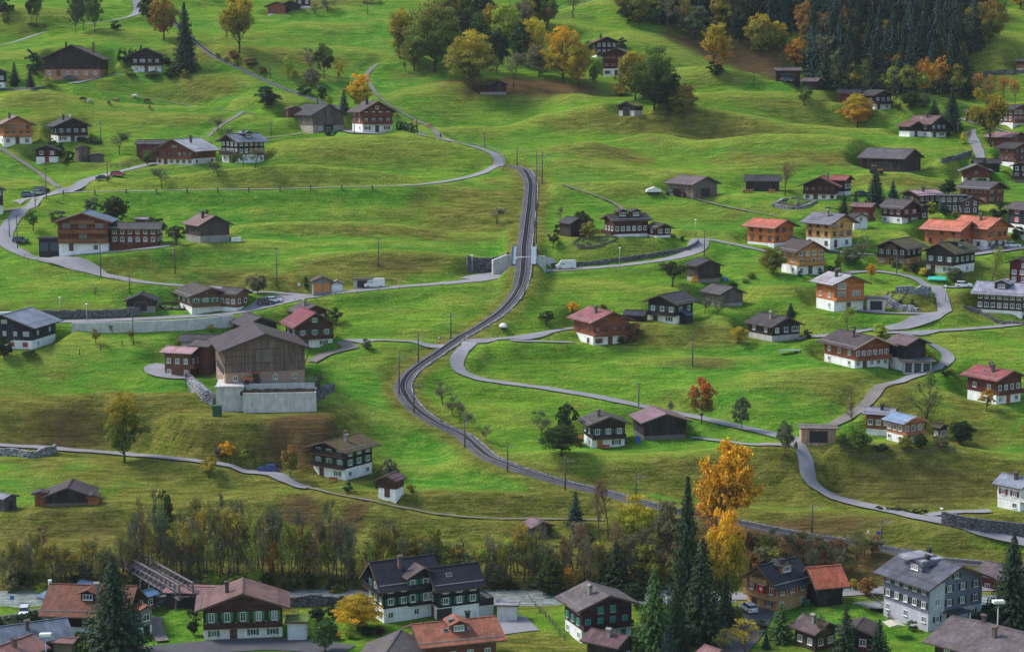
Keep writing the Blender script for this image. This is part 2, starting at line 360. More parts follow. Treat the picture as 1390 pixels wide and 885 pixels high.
# ---------------------------------------------------------------- roads, in photo pixels (x, y)
ROADS = [  # name, material, width m, pixel polyline, label
 ('valley_road', 'asphalt', 4.6, [(-40, 819), (60, 817), (200, 815), (390, 815), (520, 815), (700, 813), (900, 812), (1060, 808), (1180, 802), (1420, 796)], 1.5),
 ('village_road', 'darkasphalt', 6.0, [(-30, 846), (10, 842), (40, 836), (62, 832)], 2),
 ('village_road', 'darkasphalt', 6.5, [(170, 888), (240, 882), (300, 877), (400, 874), (470, 884)], 2),
 ('village_road', 'darkasphalt', 6.5, [(990, 885), (1010, 862), (1020, 845), (1022, 836)], 2),
 ('village_road', 'darkasphalt', 8, [(995, 836), (1022, 833), (1050, 830)], 2),
 ('parking_area', 'asphalt', 9.0, [(672, 852), (700, 848), (722, 846)], 2),
 ('main_road', 'asphalt', 5.0, [(-30, 440), (75, 437), (140, 436), (200, 433), (260, 430), (320, 426), (355, 418), (385, 409), (430, 402), (480, 395), (540, 390), (600, 386), (640, 382), (670, 378), (694, 373), (720, 370), (746, 368), (780, 366), (830, 362), (880, 357), (916, 351), (940, 346), (956, 338), (953, 330), (945, 325)], 2.5),
 ('parking_area', 'asphalt', 8.0, [(640, 380), (662, 374), (686, 372)], 2),
 ('side_road', 'asphalt', 3.2, [(945, 325), (975, 326), (1000, 333), (1035, 341), (1060, 347)], 2),
 ('side_road', 'asphalt', 3.4, [(344, 398), (362, 397), (390, 400), (420, 402)], 2),
 ('village_lane', 'asphalt', 4.2, [(240, 214), (218, 221), (178, 229), (150, 237), (114, 246), (92, 253), (74, 263), (54, 272), (36, 281), (23, 293), (12, 306), (4, 320), (10, 335), (33, 346), (66, 356), (107, 367), (152, 377), (191, 383), (244, 389), (300, 391), (344, 398)], 2.5),
 ('farm_yard', 'asphalt', 5.0, [(70, 350), (110, 346), (160, 342), (205, 337), (230, 334)], 2),
 ('parking_area', 'asphalt', 4.5, [(22, 275), (40, 270), (66, 266)], 2),
 ('side_road', 'asphalt', 3.0, [(-10, 292), (10, 286), (28, 283)], 2),
 ('field_road', 'asphalt', 2.2, [(86, 262), (137, 261), (206, 260), (300, 258), (350, 258), (430, 256), (500, 254), (548, 253)], 2.5),
 ('field_road', 'asphalt', 3.6, [(545, 253), (579, 251), (630, 243), (657, 236), (676, 228), (682, 219), (676, 210), (662, 204), (640, 199), (600, 190), (566, 182)], 2.5),
 ('footpath', 'gravelpath', 1.6, [(598, 189), (586, 174), (561, 163), (538, 148), (515, 134), (503, 115), (497, 100), (513, 87)], 1.5),
 ('footpath', 'gravelpath', 1.7, [(-10, 196), (15, 212), (38, 225), (56, 238), (79, 255)], 1.5),
 ('footpath', 'gravelpath', 1.7, [(280, 188), (292, 178), (308, 164), (335, 153)], 1.5),
 ('mountain_road', 'asphalt', 3.6, [(-20, 66), (22, 59), (42, 51), (60, 42), (85, 38), (110, 35), (150, 29), (178, 25), (190, 18), (186, 4), (180, -14)], 2.5),
 ('side_road', 'asphalt', 3.0, [(30, 119), (60, 117), (90, 115), (112, 111), (138, 106), (163, 101)], 2),
 ('footpath', 'gravelpath', 1.0, [(105, 118), (150, 126), (200, 134), (250, 143), (345, 155)], 1.0),
 ('footpath', 'gravelpath', 2.0, [(245, -4), (270, 2), (305, 6)], 1.5),
 ('footpath', 'gravelpath', 2.0, [(745, 14), (775, 8), (812, -2)], 1.5),
 ('field_road', 'asphalt', 2.2, [(468, 461), (500, 462), (540, 463), (579, 465), (602, 468)], 2),
 ('field_road', 'asphalt', 2.6, [(626, 468), (650, 465), (700, 458), (740, 452), (781, 446)], 2),
 ('field_road', 'asphalt', 3.4, [(640, 467), (626, 477), (614, 488), (609, 500), (617, 510), (640, 515), (700, 523), (751, 529), (802, 538), (868, 551), (929, 565), (992, 577), (1050, 591), (1078, 599), (1098, 596)], 2.5),
 ('field_road', 'asphalt', 1.8, [(693, 463), (730, 465), (779, 466)], 1.5),
 ('field_road', 'asphalt', 1.8, [(939, 595), (980, 600), (1020, 605), (1070, 605)], 1.5),
 ('hill_road', 'asphalt', 3.4, [(1130, 378), (1165, 368), (1190, 367), (1218, 371), (1248, 380), (1267, 388), (1278, 402), (1290, 417), (1280, 431), (1248, 440), (1205, 445), (1170, 450), (1142, 455), (1100, 458), (1080, 462)], 2.5),
 ('side_road', 'asphalt', 3.2, [(1165, 423), (1215, 427), (1262, 427), (1284, 424)], 2),
 ('side_road', 'asphalt', 3.0, [(1271, 390), (1300, 391), (1318, 389)], 2),
 ('hill_road', 'asphalt', 2.6, [(1200, 452), (1259, 451), (1310, 448), (1353, 445), (1410, 438)], 2),
 ('hill_road', 'asphalt', 3.0, [(1222, 455), (1248, 459), (1275, 470), (1295, 483), (1297, 493), (1282, 501), (1262, 505), (1240, 511), (1222, 518), (1208, 522)], 2),
 ('hill_road', 'gravelpath', 3.2, [(1208, 522), (1178, 528), (1188, 538), (1184, 548), (1172, 557), (1142, 572), (1126, 580), (1098, 596)], 2),
 ('hill_road', 'asphalt', 3.4, [(1072, 601), (1090, 607), (1100, 620), (1099, 636), (1091, 650), (1094, 662), (1110, 671), (1140, 680), (1182, 690), (1233, 699), (1275, 709), (1320, 718), (1410, 740)], 2.5),
 ('field_road', 'asphalt', 2.4, [(1258, 701), (1290, 697), (1345, 695)], 1.5),
 ('hill_road', 'asphalt', 2.6, [(-20, 605), (30, 607), (76, 610), (165, 618), (254, 624), (305, 632), (350, 641), (378, 651), (419, 663)], 2),
 ('side_road', 'asphalt', 3.0, [(352, 642), (365, 641), (378, 640)], 1.5),
 ('footpath', 'gravelpath', .8, [(419, 663), (447, 669), (492, 679), (541, 688), (592, 701), (640, 704), (700, 706), (751, 706), (820, 707)], 1.5),
 ('farm_yard', 'asphalt', 4.2, [(262, 513), (232, 515), (208, 511), (199, 505), (206, 499), (222, 496)], 2),
 ('side_road', 'gravelpath', 3.2, [(465, 465), (480, 473), (462, 477), (440, 483), (423, 493)], 2),
 ('side_road', 'asphalt', 3.0, [(1318, 180), (1320, 189), (1327, 201), (1331, 216)], 2),
 ('side_road', 'asphalt', 2.4, [(1306, 162), (1330, 170), (1365, 180)], 2),
 ('field_road', 'gravelpath', 1.6, [(930, 267), (965, 277), (1010, 287), (1055, 295)], 2),
 ('footpath', 'gravelpath', 1.1, [(763, 251), (800, 264), (828, 273), (848, 288)], 1.5),
 ('farm_yard', 'asphalt', 6.5, [(1300, 350), (1345, 342), (1390, 336)], 2),
 ('farm_yard', 'asphalt', 5, [(440, 180), (466, 177), (486, 182), (520, 183)], 2),
 ('farm_yard', 'gravelpath', 4, [(352, 190), (385, 186), (410, 182)], 2),
 ('side_road', 'asphalt', 3, [(1120, 340), (1150, 345), (1185, 347)], 2),
 ('farm_yard', 'gravelpath', 2.4, [(210, 840), (212, 852), (222, 872)], 1.5),
]
EMB = {}   # rail points: (px, py, height above terrain)
RAIL = [(692, 222, .3), (701, 226, .3), (712, 234, .3), (720, 247, .3), (719, 275, .3), (716, 300, .6), (713, 325, 1.6), (711.5, 341, 3.2), (711, 352, 4.0), (710, 365, 3.8), (708, 380, 2.6), (702, 400, 1.0), (683, 424, .4), (655, 442, .2), (625, 460, .1), (590, 482, .2), (563, 500, .2), (550, 515, .2), (547, 532, .2), (561, 552, .2), (589, 573, .2), (630, 598, .2), (663, 618, .2), (700, 635, .2), (733, 648, .2), (766, 658, .2), (802, 666, .2), (835, 674, .2), (888, 687, .3), (945, 700, .3), (1007, 711, .3), (1050, 720, .3), (1091, 727, .3), (1142, 735, .3), (1167, 741, .3), (1218, 751, .3), (1261, 758, .3), (1342, 769, .3), (1430, 782, .3)]
RAIL_UP = [(225, 20, .2), (248, 42, .2), (262, 55, .2), (290, 76, .2), (330, 96, .2), (380, 119, .2), (444, 143, .2), (466, 151, .2)]
# ---------------------------------------------------------------- buildings, measured in photo pixels
# (label, name, roof x0, x1, ridge y, base y, yaw of the gable to the right, length/width, wall colour, wall material, base colour, roof colour, roof material, options)
DK, BR, RB, OR_, TN, GW = '#3a2c29', '#66453a', '#7c4431', '#c98250', '#a08a78', '#6d625e'
WH, CC = '#f2f2f0', '#9c9894'
RD, RBn, RP, RK, RO, RL, RS, RM = '#3f3d44', '#5e504e', '#6f5c60', '#a68486', '#c9694f', '#a3a2ad', '#5f6a7c', '#5a4f38'
HO = []
def H(label, name, x0, x1, yt, yb, yaw, r, wall, wm, base, roof, rm, **o): HO.append((label, name, x0, x1, yt, yb, yaw, r, wall, wm, base, roof, rm, o))
# --- top left
H('large old farmhouse with two chimneys and an orange-brown ground floor', 'farmhouse', 60, 149, 62, 104, 3, .9, DK, 'wood', '#b08068', RBn, 'tile', pitch=27, bh=3.0, nf=7, chim=2, upwin=0)
H('dark brown chalet with white ground floor beside dark cypresses, topmost on the slope', 'chalet', 173, 228, 66, 98, 6, .9, DK, 'log', WH, RD, 'tile', bh=2.8, nf=4, chim=1, balc=[1])
H('dark blue-grey house cut by the frame edge below the tree-lined lane', 'house', -28, 15, 91, 121, 10, .9, '#3a3e4a', 'plaster', WH, RD, 'tile', bh=2.6, nf=3)
H('light wood chalet with pinkish roof and rounded white ground floor', 'chalet', -12, 55, 157, 196, 22, 1.1, OR_, 'log', WH, RK, 'tile', bh=2.8, nf=4, chim=1, balc=[1], win='brown')
H('dark chalet with long balcony and satellite dish, beside the light wood chalet', 'chalet', 58, 130, 159, 193, 26, 1.1, DK, 'log', WH, RD, 'tile', bh=3.0, nf=4, chim=1, balc=[1], dish=1, sh='#2e3a38')
H('small dark cottage with white base and a red door', 'cottage', 43, 87, 196, 221, 10, .9, DK, 'wood', WH, RD, 'tile', bh=2.8, nf=2, door='#8a2028', sh='#7a2a26')
H('low grey shed cluster above the garden beside the small red-door cottage', 'shed', 100, 126, 198, 219, 30, 1.0, GW, 'wood', None, RD, 'tin', nowin=1, pitch=14)
H('tiny shed with a pink tin roof above the vegetable garden', 'shed', 119, 145, 208, 221, 15, .8, GW, 'wood', None, RK, 'tin', nowin=1, pitch=10)
H('dark red lean barn attached behind the white-roofed chalet', 'barn', 184, 232, 190, 212, 80, 1.6, '#6a3434', 'wood', None, RD, 'tile', nowin=1)
H('wide chalet with whitish metal roof and carved brown gable', 'chalet', 207, 299, 187, 224, -22, 1.0, RB, 'log', WH, '#c9c6cc', 'tin', bh=2.8, nf=7, chim=1, balc=[1], win='brown', pitch=25)
H('chalet with blue-grey metal roof and skylights behind round garden trees', 'chalet', 292, 368, 181, 222, -48, 1.0, DK, 'log', WH, '#77818f', 'tin', bh=2.6, nf=4, ns=5, chim=1, balc=[1], sky=2, dorm=1)
H('small house with red-orange front and red shutters at the top of the slope', 'house', 360, 396, 4, 22, -8, .9, '#b06048', 'log', WH, RD, 'tile', bh=.8, nf=2, sh='#9a2a26', win='brown')
H('dark weathered barn joined to the small red-orange house at the top', 'barn', 378, 411, 2, 19, 8, .8, DK, 'wood', None, RD, 'tile', nowin=1)
H('dark brown house cut by the top edge behind the weathered barn', 'house', 397, 426, -16, 12, 8, .9, '#4a3432', 'log', WH, RBn, 'tile', nf=2, bh=1)
H('weathered grey barn with orange side panel and dark roof beside brown chalet', 'barn', 388, 474, 141, 180, 35, 1.25, GW, 'wood', '#a89a90', RD, 'tile', pitch=24, bh=2.2, upwin=0, nf=3, bdoor=1)
H('small pink-roofed outbuilding tucked behind the grey barn', 'shed', 385, 410, 145, 160, 20, .9, '#7a4a40', 'wood', None, RK, 'tin', nowin=1, pitch=14)
H('three-storey red-brown chalet with two balconies beside the dark hedge', 'chalet', 469, 541, 137, 180, 24, 1.0, RB, 'log', WH, RBn, 'tile', bh=2.6, nf=4, chim=1, balc=[1, 2], sh='#5a2a22')
H('small dark hay hut with mossy roof under the big gold maple', 'hut', 648, 691, 109, 129, 28, 1.0, DK, 'wood', CC, RM, 'moss', bh=.9, nowin=1)
# --- top middle
H('dark chalet with rusty roof standing highest behind the white-based farmhouse', 'chalet', 798, 842, 51, 78, 12, .9, DK, 'log', WH, '#8a6248', 'moss', bh=.8, nf=4, chim=1)
H('tall dark red farmhouse with white ground floor half hidden by big trees', 'farmhouse', 811, 868, 66, 104, -14, .9, '#5c2c28', 'log', WH, RP, 'tile', bh=2.6, nf=4, sh='#8a4a34', win='brown')
H('little hut with bright green moss roof and white doors', 'hut', 836, 876, 138, 158, -35, .9, DK, 'wood', '#c8c4c0', '#7a8a30', 'moss', bh=2.2, nowin=1, bdoor=1)
# --- top right
H('open-fronted barn with long purple-brown roof and parked vehicles', 'barn', 1050, 1088, 92, 111, 86, 1.7, DK, 'wood', None, RP, 'tile', nowin=1, bdoor=1)
H('small dark barn just below the open-fronted barn', 'barn', 1085, 1120, 106, 123, 55, 1.1, DK, 'wood', None, RP, 'tile', nowin=1)
H('small red annex cottage beside the orange-brown tree', 'cottage', 1134, 1172, 122, 140, 70, 1.3, '#6e3230', 'wood', None, RD, 'tin', nf=2)
H('dark chalet with white base and red flower tubs behind the orange-brown tree', 'chalet', 1162, 1214, 122, 149, 28, 1.1, DK, 'log', WH, RD, 'tile', bh=2.4, nf=3, ns=2)
H('black-green chalet with brownish-pink roof beside the tall dark spruce', 'chalet', 1228, 1290, 154, 187, 36, 1.15, '#2c3230', 'log', WH, '#7a5a5a', 'tile', bh=2.5, nf=4, chim=1, sh='#24463a', sky=2)
H('', 'wing', 1215, 1257, 165, 186, 32, .9, '#383230', 'wood', WH, '#7a5654', 'tile', bh=2.2, into=1, nf=2, upwin=0)
H('long purple-grey roofed barn with machinery below the black-green chalet', 'barn', 1161, 1256, 201, 234, 52, 1.15, DK, 'wood', CC, '#67616a', 'tile', bh=.1, nowin=1, bdoor=1)
H('little reddish cottage partly behind the tall olive-gold tree', 'cottage', 1306, 1340, 148, 163, 75, 1.3, '#5e2e2a', 'wood', None, RBn, 'tile', nf=2)
H('brown chalet with dark roof right of the tall olive-gold tree', 'chalet', 1352, 1398, 142, 170, 25, 1.1, RB, 'log', WH, RD, 'tile', bh=.8, nf=3, ns=3)
H('brown hut above the long stone wall at the frame edge', 'hut', 1377, 1408, 79, 97, 40, 1.0, BR, 'wood', CC, RBn, 'tile', nowin=1, bh=1)
H('chalet with pale pink roof and carved brown gable near the frame edge', 'chalet', 1334, 1397, 179, 200, 35, 1.2, RB, 'log', None, '#a88088', 'tile', nf=4, pitch=18, win='brown')
H('dark-roofed brown chalet just below the pale pink roof', 'chalet', 1351, 1402, 193, 224, 28, 1.0, BR, 'log', WH, RD, 'tile', bh=.8, nf=4, balc=[1], win='brown')
H('low black-roofed chalet below the dark-roofed brown chalet at the frame edge', 'chalet', 1368, 1408, 219, 249, -30, 1.0, DK, 'log', CC, RD, 'tile', bh=1.2, nf=3)
H('brown chalet with green shutters and grey porch roof behind a small conifer', 'chalet', 1296, 1352, 222, 249, -12, 1.0, RB, 'log', WH, '#7f7a80', 'tile', bh=1.6, nf=4, sh='#2c4a3e', win='brown')
H('low charcoal roof behind the green-shuttered brown chalet', 'barn', 1318, 1358, 216, 234, 85, 1.4, DK, 'wood', None, RD, 'tile', nowin=1)
H('broad dark chalet with orange-shuttered windows and long grey-brown roof', 'chalet', 1296, 1369, 245, 277, 38, 1.2, BR, 'log', None, '#575056', 'tile', nf=2, ns=3, win='brown', sh='#b06a3a')
# --- left middle
H('dark house with white base and red balcony cut by the left frame edge', 'house', -30, 13, 250, 293, 16, 1.0, DK, 'log', WH, RD, 'tile', bh=3.0, nf=3, chim=1, balc=[1])
H('big three-storey timber chalet with blue-grey roof edges and long balconies', 'chalet', 76, 160, 285, 341, 3, .75, RB, 'log', WH, '#76859c', 'tin', bh=2.2, nf=3, bigwin=1, balc=[1, 2, 3], pitch=20, win='brown', barge='#9a6844', balccol='#94603f')
H('', 'wing', 148, 224, 302, 331, 88, 1.7, '#70402e', 'log', None, '#4c474b', 'tile', into=1, ns=6, pitch=20)
H('flat-roofed charcoal double garage beside the three-storey timber chalet', 'garage', 53, 86, 322, 341, 88, 1.4, '#33363c', 'plaster', None, '#2c2c30', 'tin', pitch=2, nowin=1, garage=('#3c4652', 2))
H('grey barn with brownish-pink roof, stone base and two roof vents', 'barn', 245, 319, 290, 330, 35, 1.05, '#584b48', 'wood', CC, '#8a6c6c', 'tile', bh=2.4, nowin=1, chim=2, pitch=24)
H('small shed with pale pink roof among the trees behind the long annex', 'shed', 183, 206, 295, 306, 80, 1.2, BR, 'wood', None, '#b09a9c', 'tin', nowin=1, pitch=12)
H('small dark barn with grey stone doorway above the stone embankment', 'barn', 168, 218, 396, 422, 6, .8, '#3a3230', 'wood', '#8a8884', RD, 'tile', bh=1.8, nowin=1, bdoor=1)
H('olive-brown chalet with mint green shutters and patched roof by the main road', 'chalet', 226, 325, 384, 423, 27, 1.25, '#6e5640', 'log', WH, '#544a48', 'tile', bh=1.2, nf=4, ns=3, sh='#5fa58a', sky=1, pitch=21)
H('', 'wing', 293, 343, 390, 422, 60, 1.05, '#7a5c44', 'log', WH, '#4a4548', 'tile', bh=.8, into=1, nf=2, ns=3)
H('dark navy house with white shuttered windows and a red-shuttered white base', 'house', -32, 80, 423, 474, -12, .9, '#2a303c', 'wood', WH, '#8d94a2', 'tin', bh=3.4, nf=5, ns=2, blind='#a9aeb0', basesh='#b03038', pitch=24)
H('double garage with two orange doors and brown roof beside the main road', 'garage', 419, 454, 374, 397, 14, .8, '#8a8480', 'plaster', None, '#6a5558', 'tile', nowin=1, garage=('#c07a3c', 2))
H('small white metal garage next to the orange-door garage', 'garage', 447, 468, 380, 394, 8, .8, '#cfd2d4', 'plaster', None, '#a8a8aa', 'tin', pitch=6, nowin=1, garage=('#d5d8da', 1))
H('low grass-roofed bus shelter beside the white van', 'shelter', 478, 508, 377, 391, 84, 1.5, '#b5b0a8', 'plaster', None, '#7a7a50', 'moss', pitch=4, nowin=1, bdoor=1)
H('brown-roofed chalet immediately behind the red-roofed green-shutter chalet', 'chalet', 384, 453, 410, 440, 30, 1.1, BR, 'log', None, '#655358', 'tile', nf=3, chim=1)
H('red-roofed chalet with rows of green shutters and white ground floor', 'chalet', 376, 464, 418, 473, 24, 1.0, '#5a3a30', 'log', WH, '#8e3f45', 'tin', bh=2.8, nf=4, sh='#2c6a4c', pitch=24)
H('black weathered barn between the main road and the red-roofed chalet', 'barn', 308, 384, 425, 462, 28, 1.1, '#37302f', 'wood', None, '#4e484d', 'tile', nowin=1, pitch=22)
H('huge weathered hay barn on a pale concrete platform', 'barn', 275, 431, 438, 521, 16, 1.0, '#7e6a5f', 'wood', '#a88a78', '#5c4b4e', 'tin', bh=2.3, nf=5, upwin=0, pitch=24, barnfront=1, up=4.2)
H('', 'wing', 258, 305, 461, 505, 60, 1.0, '#74493c', 'wood', None, '#5c4e54', 'tile', into=1, nowin=1, bdoor=1, pitch=20)
H('small farm annex with pale pink roof and wooden balcony at the driveway bend', 'annex', 219, 279, 470, 512, 72, 1.2, '#75503f', 'wood', '#6a4a3c', '#bb9292', 'tin', bh=2.4, nf=2, ns=3, pitch=17, balc=[1])
H('low dark-roofed white cottage behind the pink-roofed farm annex', 'cottage', 245, 305, 454, 478, 86, 1.5, '#c9c9c9', 'plaster', None, '#45404a', 'tile', ns=2)
# --- middle
H('dark barn roof half buried in bushes near the dead tree', 'barn', 756, 798, 294, 322, 30, 1.2, DK, 'wood', None, RD, 'tile', nowin=1, pitch=28)
H('rambling dark brown chalet with several gables above the curved lane', 'chalet', 814, 886, 290, 322, -68, 1.5, '#54322c', 'log', WH, '#4a4247', 'tile', bh=.7, nf=3, ns=7, chim=1, dorm=2, pitch=21)
H('', 'wing', 874, 915, 302, 323, 24, 1.1, '#54322c', 'log', WH, '#4a4247', 'tile', bh=.6, into=1, nf=4)
H('weathered barn with lilac-brown roof and open shed full of machinery', 'barn', 901, 979, 238, 268, 36, 1.15, '#7e706a', 'wood', None, '#77666e', 'tile', nowin=1, bdoor=1, pitch=24)
H('long dark barn with rust patches beside the bare tree', 'barn', 1007, 1063, 238, 260, 80, 1.4, DK, 'wood', None, RD, 'tile', nowin=1, bdoor=1)
H('orange log house with salmon red roof left of the purple-roofed pair', 'house', 1005, 1086, 296, 334, 42, 1.1, '#d27a44', 'log', WH, '#d2745e', 'tile', bh=.7, nf=3, ns=3, win='brown', pitch=22)
H('dark hay barn half behind the dark fruit tree above the meadow', 'barn', 928, 981, 350, 384, 22, .9, '#4a3f3c', 'wood', CC, RD, 'tile', bh=1.2, upwin=0, nf=4, balc=[1], balccol='#3a322f')
H('grey weathered barn with pale stone base and two fruit trees in front', 'barn', 949, 1012, 386, 417, 30, 1.1, '#6a6260', 'wood', CC, '#615a60', 'tile', bh=.8, nowin=1)
H('black chalet with green shutters, white base and small blue lean-to roof', 'chalet', 869, 951, 398, 440, -38, .95, '#2a2a2e', 'log', WH, '#46434b', 'tile', bh=2.8, nf=4, ns=2, sh='#3a6a5c', balc=[1], leanto='#5d7488', pitch=26)
H('orange-brown chalet with faded red roof and red shutters above the field road', 'chalet', 768, 862, 417, 469, 27, 1.0, '#96583c', 'log', WH, '#a8646a', 'tile', bh=2.7, nf=4, ns=2, chim=1, sh='#8e3028', win='brown', pitch=20)
H('low dark woodshed between the faded red roof and the black chalet', 'shed', 844, 882, 421, 437, 70, 1.2, DK, 'wood', None, RD, 'tin', nowin=1, pitch=12)
H('dark barn with white plinth panels below the two fruit-tree barn', 'barn', 1010, 1090, 425, 464, 30, 1.1, '#3a302e', 'wood', '#b8b4b0', '#4a4347', 'tile', bh=1.4, nf=3, upwin=1, chim=1)
# --- right middle
H('dark carved chalet with dusty red double roof above the stone-walled garden', 'chalet', 1080, 1150, 238, 272, -18, .85, '#4a2e28', 'log', WH, '#a8504e', 'tile', bh=1.6, nf=5, chim=1, balc=[1], win='brown', pitch=22)
H('', 'wing', 1122, 1161, 238, 266, 55, .9, '#4a2e28', 'log', WH, '#a8504e', 'tile', bh=1.2, into=1, nf=3)
H('dark chalet with pale pink metal roof between the conifers', 'chalet', 1219, 1282, 257, 277, -60, 1.1, '#4a302c', 'log', None, '#c09aa0', 'tin', nf=3, ns=4, chim=1, pitch=17)
H('flat modern house with wide dark windows and stacked terraces', 'house', 1270, 1312, 264, 288, 82, 1.5, '#3e4a48', 'plaster', None, '#6a6a70', 'tin', ns=6, pitch=4)
H('grey-roofed cottage joined to the flat modern house', 'cottage', 1289, 1332, 265, 291, 20, 1.0, '#6a5050', 'wood', None, '#565660', 'tile', nf=2, ns=2)
H('brownish-pink roofed red cottage beside small dark conifers', 'cottage', 1151, 1194, 275, 298, 60, 1.1, '#8c4434', 'wood', None, '#8f6e70', 'tile', nf=2, ns=2, pitch=18)
H('dark brown chalet with red shutters on a tall white ground floor', 'chalet', 1190, 1252, 269, 304, 36, 1.1, '#4a3034', 'log', WH, '#524a50', 'tile', bh=2.8, nf=4, ns=3, sh='#93262c')
H('', 'wing', 1240, 1262, 277, 298, 25, .9, '#3c2c2e', 'wood', None, '#4a444a', 'tile', into=1, nf=1)
H('tiny dark-roofed white house beside the yellow wood house', 'house', 1146, 1181, 289, 311, 20, .9, '#ecebe8', 'plaster', None, RD, 'tile', nf=1, ns=1)
H('yellow wood house with lilac-grey roof and dark terrace railing', 'house', 1084, 1166, 288, 337, 38, 1.0, '#e0ab68', 'log', WH, '#83818f', 'tile', bh=2.8, nf=3, ns=3, chim=1, win='brown', pitch=20)
H('orange-roofed timber house with reddish side wall, front one of the orange-roofed pair', 'house', 1246, 1332, 298, 335, 44, 1.25, '#c8704a', 'log', None, '#dd7f66', 'tile', nf=3, ns=3, win='brown', pitch=20)
H('orange-roofed timber house with balcony over a garage, rear one of the orange-roofed pair', 'house', 1288, 1374, 291, 337, 36, 1.2, '#cc7c4c', 'log', WH, '#d87c64', 'tile', bh=2.8, nf=4, ns=2, balc=[1], win='brown', chim=1, pitch=20)
H('dark-roofed house with green cladding and red shutters at the frame edge', 'house', 1362, 1420, 274, 318, 30, 1.0, '#2c3a40', 'wood', WH, '#665a62', 'tile', bh=2.8, nf=3, sh='#b02840', balc=[1])
H('tall old chalet with orange timber gable and three rows of windows', 'chalet', 1052, 1126, 324, 373, 23, .95, '#cc9054', 'log', WH, '#554548', 'tile', bh=2.6, nf=5, sh=None, pitch=24)
H('dark chalet with mossy brown roof and long balcony, left of the dormered mossy roof', 'chalet', 1180, 1262, 322, 360, -38, 1.15, '#3a2e28', 'log', '#b58052', '#675c48', 'moss', bh=2.6, nf=6, ns=3, balc=[1, 2], pitch=23)
H('dark chalet with mossy roof, dormer and a band of white windows', 'chalet', 1245, 1334, 326, 372, -44, 1.2, '#33302c', 'log', WH, '#5e5638', 'moss', bh=2.2, nf=5, ns=7, sh='#2c5a4a', dorm=1, pitch=25)
H('modern orange timber chalet with pale grey roof, white base and wide garage', 'chalet', 1099, 1180, 369, 423, 23, .95, '#cc7a48', 'log', WH, '#b9b4b6', 'tin', bh=2.8, nf=3, ns=2, chim=2, bigwin=1, pitch=18)
H('', 'garage_wing', 1172, 1204, 403, 421, 86, 1.3, '#cfcac6', 'plaster', None, '#8a8688', 'tin', into=1, pitch=2, nowin=1, garage=('#23262c', 1))
H('dark red wooden house cut by the frame edge behind a yellow shrub', 'house', 1362, 1412, 348, 386, -35, 1.0, '#6a2c2a', 'wood', None, '#4a4147', 'tile', nf=2, ns=1)
H('chalet with broad lilac-grey roof, dormer and white windowed veranda', 'chalet', 1312, 1412, 382, 427, 62, 1.1, '#4a3b36', 'log', WH, '#a5a4b2', 'tin', bh=.8, nf=4, ns=9, dorm=1, chim=1, pitch=22)
H('big red-brown chalet with dense rows of windows and white ground floor', 'chalet', 1110, 1214, 448, 500, 26, 1.15, '#94533a', 'log', WH, '#57494e', 'tile', bh=2.4, nf=8, ns=3, chim=2, pitch=22, barge='#c9a78a')
H('white and black barn-like house with brown roof next to a glazed annex', 'house', 1200, 1262, 454, 500, 30, 1.0, '#2e2e33', 'wood', WH, '#7a6468', 'tile', bh=4.2, nf=3, upwin=0, pitch=22)
H('flat glazed garage annex with parked dark car', 'annex', 1218, 1268, 487, 506, 86, 1.2, '#c4c6ca', 'plaster', None, '#77797e', 'tin', pitch=2, nowin=1, garage=('#3a3e44', 3))
H('brown chalet with rose red roof and two skylights on a white base', 'chalet', 1303, 1394, 496, 549, 33, 1.05, '#6c3c32', 'log', WH, '#a8585c', 'tile', bh=3.0, nf=4, ns=2, chim=2, sky=2, door='#9a4030', pitch=21)
H('chalet with pale blue metal roof panels, carved balconies and sheltered garden', 'chalet', 1196, 1259, 560, 602, 30, .95, '#b87450', 'log', WH, '#8ea6c4', 'tin', bh=1.6, nf=4, ns=3, balc=[1, 2], win='white', pitch=20, barge='#b58662')
H('', 'wing', 1166, 1222, 553, 592, 70, 1.0, '#8c5638', 'log', WH, '#9a98a4', 'tin', bh=1.4, into=1, ns=4, nf=2, chim=1, pitch=15)
H('flat-roofed light wood carport on the lane junction', 'carport', 1082, 1137, 578, 601, 86, 1.7, '#c9a58a', 'wood', None, '#8e7f7a', 'tin', pitch=3, nowin=1, bdoor=1)
H('small garden cabin with dark roof beside the round dark green tree', 'cabin', 1262, 1289, 574, 597, 34, .9, '#5c4538', 'wood', None, '#5a5048', 'moss', nf=1)
H('white house with grey roof and red shutters above the planted stone terrace', 'house', 1346, 1410, 643, 694, 40, 1.1, '#ecebe8', 'plaster', WH, '#8c92a0', 'tin', bh=2.8, nf=3, ns=2, sh='#7a2428', balc=[1], chim=1)
# --- lower middle
H('dark chalet with green shutters, wooden doors and white base beside the black barn', 'chalet', 783, 857, 558, 608, 14, .85, '#41302c', 'log', WH, '#5b5358', 'tile', bh=2.7, nf=4, ns=2, sh='#2f6a58', chim=1, door='#a8703c', pitch=24)
H('long black barn with rusty pink roof edge beside the green-shutter chalet', 'barn', 853, 937, 556, 598, 13, .9, '#302c2d', 'wood', '#6e6a68', '#96777c', 'tin', bh=1.0, nowin=1, pitch=22)
H('black chalet with brown mossy roof, green shutters and wrapped balconies', 'chalet', 413, 518, 596, 652, -36, .95, '#2c2522', 'log', WH, '#6a5540', 'moss', bh=2.7, nf=4, ns=3, sh='#2f7a45', balc=[1, 2], chim=2, pitch=20)
H('small brown hut with plum roof on a white base below the black chalet', 'hut', 510, 552, 641, 676, -24, .9, '#4e3128', 'log', WH, '#7e5664', 'tile', bh=2.4, nf=2, pitch=22)
H('dark barn with orange side lean-to in the lower meadow', 'barn', 58, 134, 652, 687, 6, .8, '#3a302d', 'wood', '#6e645c', '#584850', 'tile', bh=.6, nowin=1, pitch=24)
